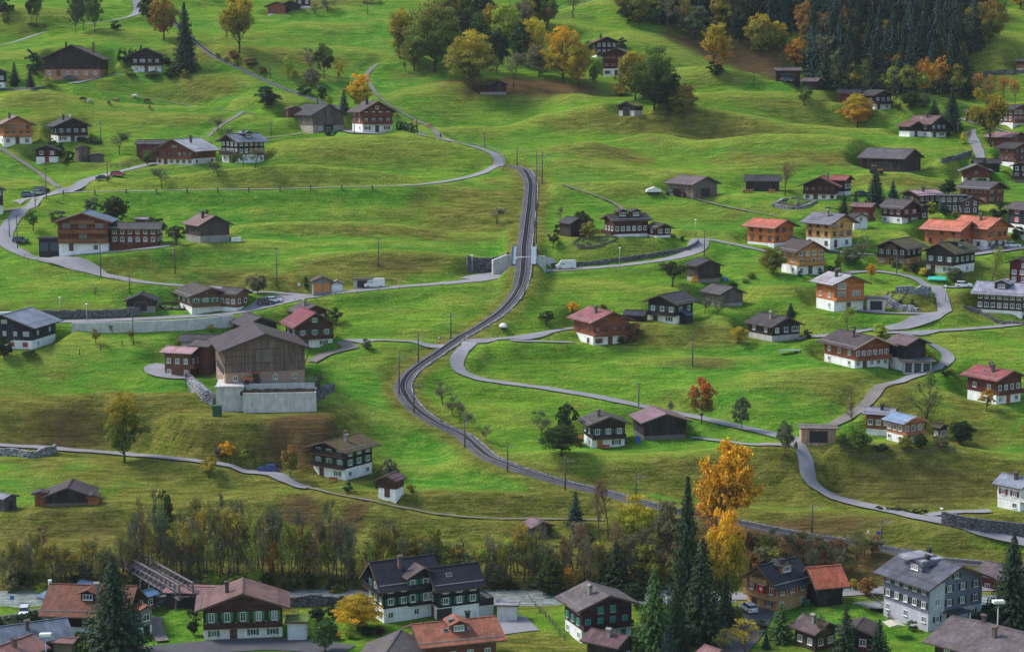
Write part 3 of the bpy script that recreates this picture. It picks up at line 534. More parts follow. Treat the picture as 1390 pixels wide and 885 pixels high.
H('', 'lean_to', 44, 68, 664, 687, 8, 1.0, '#96583a', 'wood', None, '#584850', 'tile', into=1, nowin=1, pitch=12)
H('', 'side_porch', 116, 138, 668, 685, 8, 1.0, '#b4703e', 'log', None, '#584850', 'tile', into=1, nf=1, pitch=8, bigwin=1)
H('small shed with grey metal roof cut by the left frame edge in the lower meadow', 'shed', -14, 26, 669, 694, 58, 1.1, '#5e5a5c', 'wood', None, '#9a9ca6', 'tin', nowin=1, pitch=16, bdoor=1)
H('tiny hay hut with rusty pink roof below the lower footpath', 'hut', 707, 753, 703, 731, 26, .95, '#4a3c39', 'wood', None, '#8d6f74', 'tin', nowin=1)
# --- valley floor
H('chalet with green shutters under a ribbed brown roof beside the grass-roofed garage', 'chalet', 262, 400, 790, 868, 8, .62, '#4f302c', 'log', '#ece6e0', '#8d6a64', 'tin', bh=4.2, nf=5, sh='#2f7a4a', pitch=24, chim=1, barge='#6a4a44', tallwin=1)
H('long low brown tin roof over an open carport beside the green-shuttered chalet', 'carport', 224, 300, 797, 826, 84, 1.7, '#4a3a34', 'wood', None, '#a07c7a', 'tin', pitch=8, nowin=1, bdoor=1)
H('old farmhouse with rust-red tiled roof and white lettering on dark boards', 'farmhouse', 62, 196, 795, 866, 84, 1.35, '#33221f', 'log', WH, '#86503f', 'tile', bh=3.2, ns=3, dorm=1, chim=1, letters=1, pitch=27)
H('', 'porch_wing', 178, 212, 819, 864, 42, 1.0, '#8e8a88', 'plaster', WH, '#b06a50', 'tile', bh=3.0, into=1, door='#1c2426', nf=1)
H('pale building with blue metal roof behind the rust-red farmhouse', 'house', 52, 96, 803, 832, 60, 1.0, '#c8c8c6', 'plaster', None, '#6486a8', 'tin', nf=1, ns=1, pitch=18)
H('small blue-roofed shed behind the farmhouse chimney', 'shed', 102, 136, 788, 812, 60, 1.0, '#8a8a8a', 'plaster', None, '#6f93b6', 'tin', nowin=1, pitch=18)
H('small dark house with blue metal roof side beside the timber bridge', 'house', 178, 218, 800, 828, -40, 1.0, '#4a3c3a', 'wood', None, '#5f84a8', 'tin', nf=2, pitch=20)
H('blue-grey metal roofed house cut by the bottom frame edge, beside the hedge', 'house', -20, 108, 842, 905, -62, 1.2, '#3a3d45', 'wood', WH, '#6d7888', 'tin', nf=3, ns=3, chim=1, pitch=22)
H('house with ribbed brick-red roof in the bottom left corner', 'house', -30, 68, 865, 935, -30, 1.1, '#8a7a70', 'plaster', None, '#9a6e64', 'tin', nf=3, chim=1, pitch=22)
H('', 'dormer_wing', 70, 110, 866, 900, 80, 1.2, '#8a7a70', 'plaster', None, '#9a6e64', 'tin', into=1, nowin=1, pitch=10)
H('low white garage with a planted grass roof', 'garage', 388, 421, 836, 869, 2, 1.1, '#d0d0d0', 'plaster', None, '#6f8a3c', 'moss', pitch=2, nowin=1, garage=('#c4c8ce', 1))
H('large black and white house with slate roof, cross gable and green shutters', 'house', 486, 606, 756, 846, -64, 1.25, '#23262d', 'log', WH, '#303038', 'slate', bh=4.0, nf=4, ns=4, sh='#2f6a60', chim=1, crossgable=1, balc=[2], pitch=34)
H('', 'wing', 568, 662, 766, 843, -66, 1.25, '#23262d', 'log', WH, '#2e2e35', 'slate', bh=4.6, into=1, ns=3, nf=1, sh='#2f6a60', sky=1, garage=('#2c2e36', 1), pitch=32, balcwing=1)
H('white flat-roofed garage beside the asphalt yard', 'garage', 672, 706, 818, 842, 86, 1.3, '#d2d2d0', 'plaster', None, '#a9a8ac', 'tin', pitch=2, nowin=1)
H('house under a coral tiled roof with eyebrow dormer and skylights at the bottom', 'house', 543, 690, 845, 915, -72, 1.25, '#7c4c3a', 'log', None, '#ab6852', 'tile', ns=4, nf=3, dorm=1, sky=2, chim=2, pitch=26)
H('house under a weathered grey shingle roof at the bottom edge', 'house', 478, 590, 861, 935, -8, 1.1, '#5a4c44', 'wood', None, '#6c6264', 'tile', nf=4, pitch=24)
H('plum-brown chalet with closed teal shutters and weathered grey roof', 'chalet', 752, 871, 793, 873, 22, .8, '#4a2c2e', 'log', '#efefee', '#73696a', 'tile', bh=2.6, nf=4, ns=3, sh='#2f8a78', closed=1, balc=[1], chim=1, door='#8a5238', pitch=22)
H('low house with plum-red roof and metal flue in front of the teal-shutter chalet', 'house', 786, 868, 856, 905, 55, 1.1, '#3a2c2c', 'wood', None, '#6e4f56', 'tile', nf=2, chim=1, pitch=20)
H('sliver of a pinkish roof between the big spruces at the bottom edge', 'house', 944, 990, 877, 915, 40, 1.0, '#5a4a44', 'wood', None, '#a8787a', 'tile', nf=2)
H('house with black slate roof, dormer, tan timber front and a hanging flag', 'house', 1000, 1108, 759, 829, -52, 1.05, '#c09468', 'log', '#c09468', '#2f323a', 'slate', bh=2.9, nf=3, ns=3, sh='#8a2630', dorm=1, chim=1, balc=[1, 2], flag=1, pitch=30)
H('', 'barn_wing', 1084, 1150, 764, 823, -74, .9, '#2e2a2d', 'wood', None, '#cc6f55', 'tile', into=1, nowin=1, pitch=30)
H('four-storey lilac-grey apartment house with dark grey gable and roof terrace', 'house', 1184, 1344, 749, 857, 31, .9, '#77788a', 'plaster', '#c2c1ce', '#63656f', 'tin', bh=3.2, nf=4, ns=5, sh='#2a3434', dorm=1, chim=2, sky=1, entrance=1, pitch=21)
H('brown house roof and red wall behind the tall spruce near the rail line', 'house', 1318, 1420, 764, 812, 48, 1.1, '#7a2c2e', 'wood', None, '#6f6167', 'tile', nf=2, ns=3, pitch=20)
H('low house with pyramidal brown roof and a small stone chimney below the tan house', 'house', 1070, 1142, 826, 884, 36, 1.0, '#4c3a32', 'wood', '#a89c94', '#6b585c', 'tile', nf=3, ns=2, chim=1, pitch=20)
H('dark chalet with patio terrace and white base below the small lawn', 'chalet', 1130, 1200, 841, 900, -24, 1.0, '#33282a', 'wood', '#cfc6c2', '#54474a', 'tile', bh=3.0, nf=4, balc=[1], balccol='#6e3c36', pitch=18)
H('broad brown-roofed house with square chimney and pale roof scratches at the bottom edge', 'house', 1246, 1450, 843, 955, 44, 1.0, '#3e3230', 'wood', None, '#75676c', 'tile', nf=3, ns=3, chim=2, pitch=21)
# ---------------------------------------------------------------- layout: pads, roads, railway
EAVE = {262: 829, 486: 803, 585: 803, 752: 829, 1000: 800, 1084: (799, 306), 1184: 800, 1070: 861, 1130: 862, 783: 578, 853: 575, 413: 614, 510: 654, 768: 439, 869: 414, 275: 478, 62: 838, 543: 878, 1110: 474, 1303: 517, 1099: 388, 1052: 344, 76: 303, 376: 446, 226: 404, 388: 158, 568: 803, 469: 154, 60: 82, 1160: 224, 1005: 311, 1246: (315, 900), 1288: 312, 1080: 255, 58: 173, -12: 172, 1228: 170, 1196: 576, -32: 446, 45: 664, 1010: 445, 1190: 285, 245: 308, 901: 252, 1346: 664}
def solve(row):
    label, name, x0, x1, yt, yb, yaw, r, wall, wm, base, roof, rm, o = row
    h0 = o.get('up', 0)
    pc = (x0 + x1) / 2; G = at(pc, yb, h0, A=Z0); s = scl(G); a = R(yaw); ca, sa = abs(math.cos(a)), abs(math.sin(a))
    Wr = (x1 - x0) / s / (ca + sa * r); Lr = Wr * r
    small = min(1, Wr / 11) * (.65 if name in ('barn', 'hut', 'shed', 'garage', 'shelter', 'carport') and not h0 else 1)
    ovs = 1.3 * small + .1; ovf = 1.3 * small + .1
    W, L = Wr - 2 * ovs, Lr - 2 * ovf
    dep = math.atan2(CAMZ - G.z, G.y)
    off = (ca * (L + ovf) + sa * W / 2) * .75
    Hz = ((yb - yt) / s - off * math.sin(dep)) / math.cos(dep)
    tp = math.tan(R(o.get('pitch', 22))); t = .22
    ev = EAVE.get(x0, ()); ev = ev if isinstance(ev, tuple) else (ev,); ey = ([e for e in ev if yt < e < yb] + [0])[0]
    if ey:
        Ee = (yb - ey) / s / math.cos(dep); tp2 = (Hz - t - Ee) / (Wr / 2); tp = min(max(tp2, tp * .8), tp * 1.35); E = Ee + ovs * tp
    else: E = Hz - t - W / 2 * tp
    if E < 2.0:
        E = min(2.0, max(1.5, Hz * .6)); tp = max(.03, (Hz - t - E) / (W / 2))
    dx, _ = ray(pc, yb); dirv = Vector((dx, 1, 0)).normalized()
    C = G + dirv * (ca * L + sa * W) / 2; C.z = G.z
    return dict(C=C, W=W, L=L, E=E, tp=tp, ovs=ovs, ovf=ovf, s=s, yaw=a, t=t)
LAY = [solve(h) for h in HO]
BARN_I = [i for i, h in enumerate(HO) if h[0].startswith('huge weathered hay barn')][0]
for h, l in zip(HO, LAY):
    if h[13].get('up'): continue
    pad(l['C'].x, l['C'].y, l['C'].z, l['W'], l['L'], l['yaw'], fall=3.2 if h[5] > 700 else 4.5)
_b = LAY[BARN_I]; _t = (_b['C'].z - CAMZ) / ray(354, 526)[1]; pad(_b['C'].x + .5, _t - 3.2, _b['C'].z - 5.3, 30, 6, R(6), 7); print('platform', _t, _b['C'])
ROADC = []
for i, (name, mat, w, pts, fall) in enumerate(ROADS):
    C = catmull([at(x, y) for x, y in pts]); C = smooth_z(C, 9)
    m_ = len(C); wq = np.clip(np.minimum(np.arange(m_), np.arange(m_)[::-1]) / 4, 0, 1)[:, None]
    if m_ > 12:
        for _ in range(2):
            S_ = np.stack([np.convolve(np.pad(C[:, a_], 3, mode='edge'), np.ones(7) / 7, 'valid') for a_ in (0, 1)], 1); C[:, :2] = S_ * wq + C[:, :2] * (1 - wq)
    carve(C, w / 2 + 1.5, fall + 1.2)
    ROADC.append(C)
# the underpass: the main road keeps its level under the raised railway
main_i = [i for i, r_ in enumerate(ROADS) if r_[0] == 'main_road'][0]
MC = ROADC[main_i]
# platform of the hay barn
def rail_curve(pts):
    C = catmull([at(x, y, h) for x, y, h in pts], 1.2); return smooth_z(C, 13, False)
RC = rail_curve(RAIL); RU = rail_curve(RAIL_UP)
dcross = np.array([np.min(np.hypot(MC[:, 0] - p[0], MC[:, 1] - p[1])) for p in RC])
# the crossing itself: nearest approach to the main road where the rail is well above it
ic = int(np.argmin(dcross)); jc = int(np.argmin(np.hypot(MC[:, 0] - RC[ic, 0], MC[:, 1] - RC[ic, 1])))
dz = MC[jc, 2] + 5.0 - RC[ic, 2]
sarr = np.arange(len(RC)) - ic
RC[:, 2] += max(0, dz) * np.exp(-(sarr / 13.0) ** 2)
print('crossing rail', RC[ic], 'road', MC[jc], 'px', proj(RC[ic]))
BRIDGE_HALF = 5.2
mask = dcross > BRIDGE_HALF
_before = ZZ.copy()
wr = carve(RC, 3.0, 4.5, mask=mask)
carve(MC[max(0, jc - 14):jc + 15], ROADS[main_i][2] / 2 + .6, .8)
carve(RU, 2.2, 2.5)
def patch(px, py, rx, ry, ch_, amt, ang=0):
    p = at(px, py); X = XX - p.x; Y = YY - p.y; c, s = math.cos(R(ang)), math.sin(R(ang))
    U = (X * c + Y * s) / rx; V = (-X * s + Y * c) / ry
    d = U * U + V * V + vnoise(XX / 5, YY / 3.5, 31) * 1.1 + vnoise(XX / 2, YY / 1.6, 32) * .5
    ATT[:, :, ch_] = np.clip(ATT[:, :, ch_] + amt * np.exp(-np.clip(d, 0, None) ** 1.3), -1, 1.5)
PATCHES = [ # px,py,rx m, ry m, channel(0 dry/olive,1 brown litter), amount, angle
 (60, 585, 24, 9, 0, 1.0, 0), (110, 592, 34, 8, 0, .9, 0), (280, 590, 32, 9, 0, 1.0, 0), (370, 575, 14, 9, 0, 1, 0), (90, 575, 12, 2.5, 1, .6, 0), (280, 600, 12, 4, 1, .3, 0), (60, 600, 12, 2, 1, .35, 0), (420, 585, 7, 6, 1, .9, 0), (400, 575, 5, 3, 1, .7, 0), (100, 725, 14, 5, 1, .5, 0), (120, 712, 20, 10, 0, .9, 0), (50, 710, 20, 8, 0, .6, 0),
 (220, 372, 26, 5, 0, .8, 0), (400, 378, 22, 5, 0, .9, 0), (330, 375, 14, 5, 1, .35, 0), (530, 366, 24, 5, 0, .9, 0), (540, 360, 8, 2, 1, .5, 0), (560, 318, 20, 2.6, 0, .8, 0), (620, 300, 20, 16, 0, .7, 0), (650, 290, 12, 8, 0, .7, 0), (565, 275, 3, 6, 1, .4, -40), (680, 262, 12, 10, 0, .5, 0),
 (150, 160, 40, 12, 0, .35, 0), (60, 140, 20, 12, 0, .4, 0), (300, 70, 26, 20, 0, .4, 0), (380, 60, 30, 12, 0, .3, 0), (420, 75, 24, 6, 0, .4, 0), (440, 2, 20, 12, 1, .7, 0), (560, 60, 14, 14, 0, .3, 0),
 (690, 122, 26, 7, 1, .9, 0), (640, 118, 16, 7, 1, .7, 0), (740, 125, 20, 8, 1, .6, 0), (800, 125, 14, 8, 1, .4, 0), (560, 100, 10, 6, 1, .5, 0), (770, 24, 9, 6, 1, .5, 0), (810, 205, 20, 6, 0, .7, 0), (850, 210, 12, 4, 1, .3, 0), (880, 185, 12, 3, 1, .3, 0),
 (960, 185, 42, 4.5, 0, 1.0, -10), (1080, 212, 30, 4, 0, 1.0, -8), (1200, 245, 34, 4, 0, .9, -4), (900, 160, 26, 5, 0, .7, -8), (950, 175, 30, 2, 1, .35, -10), (1140, 225, 30, 3, 1, .3, -6), (980, 70, 22, 6, 1, .9, -25), (930, 62, 14, 5, 1, .7, -20), (1040, 85, 14, 6, 1, .8, -20), (1350, 28, 16, 4, 1, .5, 10), (1010, 80, 10, 4, 0, .9, 0),
 (800, 240, 30, 14, 0, .35, 0), (940, 290, 30, 8, 0, .5, 0), (1000, 300, 14, 4, 1, .25, 0), (780, 320, 14, 6, 0, .4, 0), (850, 345, 24, 3, 0, .5, 0),
 (940, 455, 24, 5, 0, .6, 0), (950, 493, 9, 2.4, 1, .7, 0), (1150, 520, 20, 8, 0, .5, 0), (1100, 510, 12, 5, 1, .2, 0), (1230, 650, 44, 5, 0, 1.0, 0), (1240, 668, 40, 7, 0, 1.0, 0), (1230, 662, 24, 4, 1, .45, 0), (1100, 712, 40, 6, 0, .9, 0), (1180, 722, 50, 5, 0, .8, 0), (1130, 715, 14, 3, 1, .5, 0), (1330, 590, 16, 10, 0, .6, 0), (1250, 560, 16, 12, 0, .5, 0), (1000, 662, 30, 5, 0, .9, 0), (1010, 590, 14, 4, 1, .25, 0),
 (600, 690, 40, 5, 0, .8, 0), (420, 700, 40, 9, 0, 1.0, 0), (300, 690, 30, 12, 0, .9, 0), (402, 690, 4.5, 2.6, 1, 1.4, 0), (480, 698, 3, 2, 1, .9, 0), (700, 690, 30, 6, 0, .7, 0), (830, 690, 30, 5, 0, 1, 0), (1060, 755, 34, 8, 1, .8, 0), (1020, 735, 20, 7, 1, .7, 0), (1150, 770, 26, 6, 0, .8, 0),
 (1270, 420, 12, 5, 0, .6, 0), (1060, 440, 20, 4, 0, .4, 0), (1310, 370, 20, 5, 0, .4, 0), (1350, 430, 24, 6, 0, .5, 0), (100, 420, 26, 4, 0, .5, 0), (145, 395, 8, 2.5, 1, .4, 0), (60, 410, 6, 2, 1, .5, 0), (230, 235, 30, 6, 0, .3, 0), (150, 225, 14, 3, 1, .5, 0), (20, 540, 24, 12, 0, .45, 0), (60, 510, 14, 8, 1, .25, 0), (540, 500, 6, 10, 0, .4, 0),
 (250, 640, 40, 10, 0, .5, 0), (450, 640, 16, 6, 0, .5, 0), (840, 880, 60, 8, 0, .4, 0), (720, 872, 10, 5, 0, .8, 0), (760, 790, 120, 12, 0, .8, 0), (350, 780, 150, 14, 0, .9, 0), (560, 770, 80, 12, 0, .9, 0), (40, 770, 60, 10, 0, .9, 0), (350, 790, 150, 6, 1, .4, 0)]
for p in PATCHES: patch(p[0], p[1], p[2], p[3], p[4], p[5], p[6])
# brown strip of dry grass beside the rails
for C in (RC,):
    D = np.full(ZZ.shape, 1e9)
    for x, y, z in C:
        s = near_idx(x, y, 8); D[s] = np.minimum(D[s], np.hypot(XX[s] - x, YY[s] - y))
    ATT[:, :, 0] += .9 * np.exp(-((D - 3) / 1.8) ** 2)
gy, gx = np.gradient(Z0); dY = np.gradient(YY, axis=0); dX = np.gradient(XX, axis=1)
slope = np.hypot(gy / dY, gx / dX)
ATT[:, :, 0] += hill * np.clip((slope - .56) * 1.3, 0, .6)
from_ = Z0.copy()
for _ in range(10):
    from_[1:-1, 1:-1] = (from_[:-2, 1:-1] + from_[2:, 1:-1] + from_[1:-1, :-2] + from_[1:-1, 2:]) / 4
ATT[:, :, 2] = np.clip(hill * (Z0 - from_) * 5.0, 0, 1) * .6  # convex crests marked paler: slope highlights painted in as drier, yellower grass
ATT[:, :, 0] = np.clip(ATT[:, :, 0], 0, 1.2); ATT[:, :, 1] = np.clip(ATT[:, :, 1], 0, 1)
# ---------------------------------------------------------------- ground sheet
def m_ground():
    s = NT('meadow_grass'); g = s.coord('Object'); at_ = s.node('ShaderNodeAttribute', attribute_name='mark'); sp = s.node('ShaderNodeSeparateColor'); s.l(at_.outputs['Color'], sp.inputs[0])
    gx_ = s.coord('Object', (.4, 1, .6))
    n0 = s.noise(g, .018, 3, .5); n1 = s.noise(gx_, .11, 5, .6, .6); n2 = s.noise(gx_, .55, 5, .65); n3 = s.noise(g, 2.2, 4, .6); n4 = s.noise(s.coord('Object', (.25, 1, .3)), .9, 4, .6); n5 = s.noise(g, 6.5, 3, .7)
    c = s.mix(s.rng(n1, .35, .65), (.080, .180, .017, 1), (.152, .262, .026, 1))
    c = s.mix(s.rng(n0, .42, .6), c, s.mix(s.rng(n2, .35, .65), (.056, .175, .018, 1), (.108, .236, .024, 1)))
    c = s.mix(s.rng(n2, .5, .75, 0, .55), c, (.24, .25, .05, 1))
    c = s.mix(s.math('MULTIPLY', sp.outputs[2], .75), c, (.27, .275, .05, 1))  # crest highlight mixed into the grass colour as pale yellow
    n6 = s.noise(s.coord('Object', (.10, .10, 2.4)), 1.0, 4, .65, .4)
    dry = s.rng(s.math('ADD', sp.outputs[0], s.math('MULTIPLY', s.math('SUBTRACT', n1, .5), .9)), .12, .85)
    dc = s.mix(s.rng(n4, .35, .65), (.095, .100, .018, 1), (.20, .17, .042, 1)); dc = s.mix(s.rng(n2, .4, .7, 0, .7), dc, (.105, .125, .020, 1))
    c = s.mix(s.math('MULTIPLY', dry, .9), c, dc)
    lt = s.rng(s.math('ADD', sp.outputs[1], s.math('MULTIPLY', s.math('SUBTRACT', n2, .5), .8)), .15, .9)
    c = s.mix(lt, c, s.mix(s.rng(n3, .35, .65), (.15, .092, .036, 1), (.09, .066, .03, 1)))
    k_ = s.math('MULTIPLY', s.rng(n3, .28, .72, .60, 1.40), s.math('MULTIPLY', s.rng(n4, .3, .7, .80, 1.2), s.math('MULTIPLY', s.rng(n5, .35, .65, .86, 1.14), s.rng(n6, .35, .65, .84, 1.14)))); sc_ = s.node('ShaderNodeVectorMath', operation='SCALE'); s.l(c, sc_.inputs[0]); s.l(k_, sc_.inputs['Scale'])
    h = s.math('ADD', s.math('MULTIPLY', n2, 1.6), s.math('ADD', s.math('MULTIPLY', n3, .35), s.math('ADD', s.math('MULTIPLY', n4, .6), s.math('MULTIPLY', n6, .8))))
    s.bumpn(h, .9, .7)
    return s.fin(sc_.outputs[0], .95, .0)
M['ground'] = m_ground()
ny, nx = ZZ.shape
V = np.stack([XX, YY, ZZ], -1).reshape(-1, 3)
idx = np.arange(ny * nx).reshape(ny, nx)
Fq = np.stack([idx[:-1, :-1], idx[:-1, 1:], idx[1:, 1:], idx[1:, :-1]], -1).reshape(-1, 4)
def np_mesh(name, V, F4, mats, smooth=True, col=None):
    me = bpy.data.meshes.new(name); me.vertices.add(len(V)); me.vertices.foreach_set('co', V.astype(np.float32).ravel())
    n = F4.shape[1]; me.loops.add(F4.size); me.loops.foreach_set('vertex_index', F4.astype(np.int32).ravel())
    me.polygons.add(len(F4)); me.polygons.foreach_set('loop_start', (np.arange(len(F4)) * n).astype(np.int32))
    for m in mats: me.materials.append(m)
    me.update(calc_edges=True)
    me.polygons.foreach_set('use_smooth', [smooth] * len(F4))
    if col is not None:
        a = me.color_attributes.new('v' if name != 'hillside' else 'mark', 'FLOAT_COLOR', 'POINT' if len(col) == len(V) else 'CORNER')
        c4 = np.ones((len(col), 4), np.float32); c4[:, :3] = col; a.data.foreach_set('color', c4.ravel())
    return me
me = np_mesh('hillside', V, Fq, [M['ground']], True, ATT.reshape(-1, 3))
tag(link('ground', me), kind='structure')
# ---------------------------------------------------------------- road ribbons
def ribbon(C, w, lift, thick=0.0, crown=0.0):
    C = np.array(C); T = np.gradient(C[:, :2], axis=0); T /= np.linalg.norm(T, axis=1)[:, None] + 1e-9; N = np.stack([T[:, 1], -T[:, 0]], 1)
    n = len(C); offs = [-w / 2, -w / 4, 0, w / 4, w / 2]
    V = np.zeros((n, 5, 3))
    rs = np.random.RandomState(int(abs(C[0, 0]) * 10) % 999)
    wobs = [np.convolve(rs.randn(n + 4), np.ones(5) / 5, 'valid') * .30 + np.convolve(rs.randn(n + 24), np.ones(25) / 25, 'valid') * .5 for _ in (0, 1)]
    for j, o_ in enumerate(offs):
        oo = o_ + (np.clip(wobs[int(o_ > 0)], -.16 * w, .16 * w) if abs(o_) > w / 3 else 0)
        V[:, j, :2] = C[:, :2] + N * (np.asarray(oo)[..., None] if np.ndim(oo) else oo); V[:, j, 2] = C[:, 2] + lift + (crown * (1 - (2 * o_ / w) ** 2))
    i = np.arange(n * 5).reshape(n, 5)
    F4 = np.stack([i[:-1, :-1], i[:-1, 1:], i[1:, 1:], i[1:, :-1]], -1).reshape(-1, 4)[:, ::-1]
    return V.reshape(-1, 3), F4
for i, (name, mat, w, pts, fall) in enumerate(ROADS):
    C = ROADC[i].copy()
    # follow the finished ground exactly, so later cuts never bury the lane
    zc = samp(ZZ, C[:, 0], C[:, 1]); 
    C[:, 2] = np.where(abs(zc - C[:, 2]) < 1.5, zc, C[:, 2])
    C = smooth_z(C, 3)
    ROADC[i] = C
    V_, F_ = ribbon(C, w, 0, 0, .03)
    V_[:, 2] = np.maximum(samp(ZZ, V_[:, 0], V_[:, 1]), np.repeat(C[:, 2], 5) - .6) + .14 + .005 * i
    tag(link(name, np_mesh(name, V_, F_, [M[mat]])), kind='structure')
# dashed bay lines of the parking beside the main road, edge lines
def painted(name, pts, w, lift):
    C = catmull([at(x, y) for x, y in pts]); V_, F_ = ribbon(C, w, lift); 
    return V_, F_
# river
wx = np.linspace(-400, 400, 161); wv = []
for x in wx:
    for y in (303.0, 306, 309, 314.5): wv.append((x, y, -.95))
wv = np.array(wv); i_ = np.arange(len(wv)).reshape(-1, 4); wf = np.stack([i_[:-1, :-1], i_[1:, :-1], i_[1:, 1:], i_[:-1, 1:]], -1).reshape(-1, 4)
tag(link('river_water', np_mesh('river_water', wv, wf, [M['water']])), kind='structure')
# ---------------------------------------------------------------- railway
def offset(C, o_, dz=0):
    C = np.array(C); T = np.gradient(C[:, :2], axis=0); T /= np.linalg.norm(T, axis=1)[:, None] + 1e-9
    D_ = C.copy(); D_[:, 0] += T[:, 1] * o_; D_[:, 1] -= T[:, 0] * o_; D_[:, 2] += dz; return D_
def profile_strip(mb, C, prof, mi=0):
    C = np.array(C); T = np.gradient(C[:, :2], axis=0); T /= np.linalg.norm(T, axis=1)[:, None] + 1e-9; n = len(prof)
    vs = [(p[0] + t[1] * o_, p[1] - t[0] * o_, p[2] + z) for p, t in zip(C, T) for o_, z in prof]
    fs = [(i * n + k, (i + 1) * n + k, (i + 1) * n + (k + 1) % n, i * n + (k + 1) % n) for i in range(len(C) - 1) for k in range(n)]
    fs += [tuple(range(n)), tuple(range(len(vs) - n, len(vs)))[::-1]]
    mb.add(vs, fs, mi)
def build_rail(C, w, label, lanew):
    onb = [i for i in range(len(C)) if dcross[i] <= BRIDGE_HALF] if C is RC else []
    mb = MB(); profile_strip(mb, C, [(-w / 2 - .35, -.1), (w / 2 + .35, -.1), (w / 2, .22), (-w / 2, .22)])
    tag(link('railway_bed', mb.mesh('railway_bed', M['ballast'])), kind='structure')
    mid = C[len(C) // 2]; r_ = root('railway_track', Vector(mid), 0, label, 'railway track')
    def rel(A): B = np.array(A); return B - np.array(mid)
    for o_ in (-.62, .62):
        m2 = MB(); profile_strip(m2, rel(offset(C, o_, .30)), [(-.07, 0), (.07, 0), (.05, .16), (-.05, .16)]); link('rail', m2.mesh('rail', M['rail']), r_)
    m2 = MB(); profile_strip(m2, rel(offset(C, 0, .30)), [(-.1, 0), (.1, 0), (.06, .14), (-.06, .14)]); link('rack_rail', m2.mesh('rack_rail', M['sleeper']), r_)
    m3 = MB(); L_ = 0
    for i in range(len(C) - 1):
        a = C[i]; b = C[i + 1]; d = b - a; n = np.array([d[1], -d[0], 0]) / (np.hypot(d[0], d[1]) + 1e-9)
        for f in (0, .5):
            p = a + d * f - np.array(mid); m3.bar(p - n * .72 + (0, 0, .26), p + n * .72 + (0, 0, .26), .38, .12)
    tag(link('sleepers', m3.mesh('sleepers', M['sleeper']), r_), kind='stuff')
    if lanew:
        m4 = MB(); profile_strip(m4, rel(offset(C, -w / 2 - .25, 0)), [(-.14, -.2), (.14, -.2), (.14, .3), (-.14, .3)]); link('cable_trough', m4.mesh('cable_trough', M['boulder']), r_)
    return r_
build_rail(RC, 3.5, 'curving rack railway track climbing the meadows through the picture centre', True)
build_rail(RU, 1.9, 'narrow upper stretch of railway track behind the grey barn with orange panel', False)
# bridge over the main road
def build_bridge():
    C = RC[dcross <= BRIDGE_HALF + 1.6]; c = C[len(C) // 2]; T = C[-1] - C[0]; ang = math.atan2(T[1], T[0]) - math.pi / 2
    r_ = root('railway_bridge', Vector((c[0], c[1], c[2])), 0, 'short concrete railway bridge with pale blue parapets over the main road', 'bridge')
    cc = np.array(c)
    mb = MB(); profile_strip(mb, C - cc, [(-2.9, -.85), (2.9, -.85), (2.9, -.12), (-2.9, -.12)]); link('deck', mb.mesh('deck', M['concrete']), r_)
    for sgn in (-1, 1):
        mb = MB(); D_ = offset(C, sgn * 2.5, 0) - cc; profile_strip(mb, D_, [(-.6, .25), (.6, .25), (.6, .36), (-.6, .36)]); profile_strip(mb, offset(C, sgn * 3.15, 0) - cc, [(-.04, -.2), (.04, -.2), (.04, .95), (-.04, .95)])
        link('parapet', mb.mesh('parapet', M['trim']), r_, color=lin('#76878f'))
    zr = MC[jc, 2]
    rd = MC[jc + 1] - MC[jc - 1]; n = np.array([-rd[1], rd[0], 0]); n /= np.linalg.norm(n); t = np.array([rd[0], rd[1], 0]); t /= np.linalg.norm(t)
    if n[1] < 0: n = -n
    hw = ROADS[main_i][2] / 2
    for sgn, lab in ((1, 'back'), (-1, 'front')):
        o_ = np.array([MC[jc, 0], MC[jc, 1], 0]) + n * sgn * (hw + .55)
        def P(u, z, th=0): q = o_ + t * u + n * sgn * th; return (q[0] - c[0], q[1] - c[1], z - c[2])
        zt = c[2] - .1
        if sgn == 1: prof = [(-7.5, zr - .5), (10.5, zr - .5), (10.5, zr + 2.6), (9.5, zr + 3.2), (3.6, zt), (-3.6, zt), (-7.5, zt - 1.2)]
        else: prof = [(-4.2, zr - .5), (4.2, zr - .5), (4.0, zt), (-4.0, zt)]
        vs = [P(u, z) for u, z in prof] + [P(u, z, .7) for u, z in prof]; k = len(prof)
        mb = MB(); mb.add(vs, [tuple(range(k)), tuple(range(2 * k - 1, k - 1, -1))] + [(i, (i + 1) % k, (i + 1) % k + k, i + k) for i in range(k)])
        link('abutment', mb.mesh('abutment', M['concrete']), r_)
build_bridge()
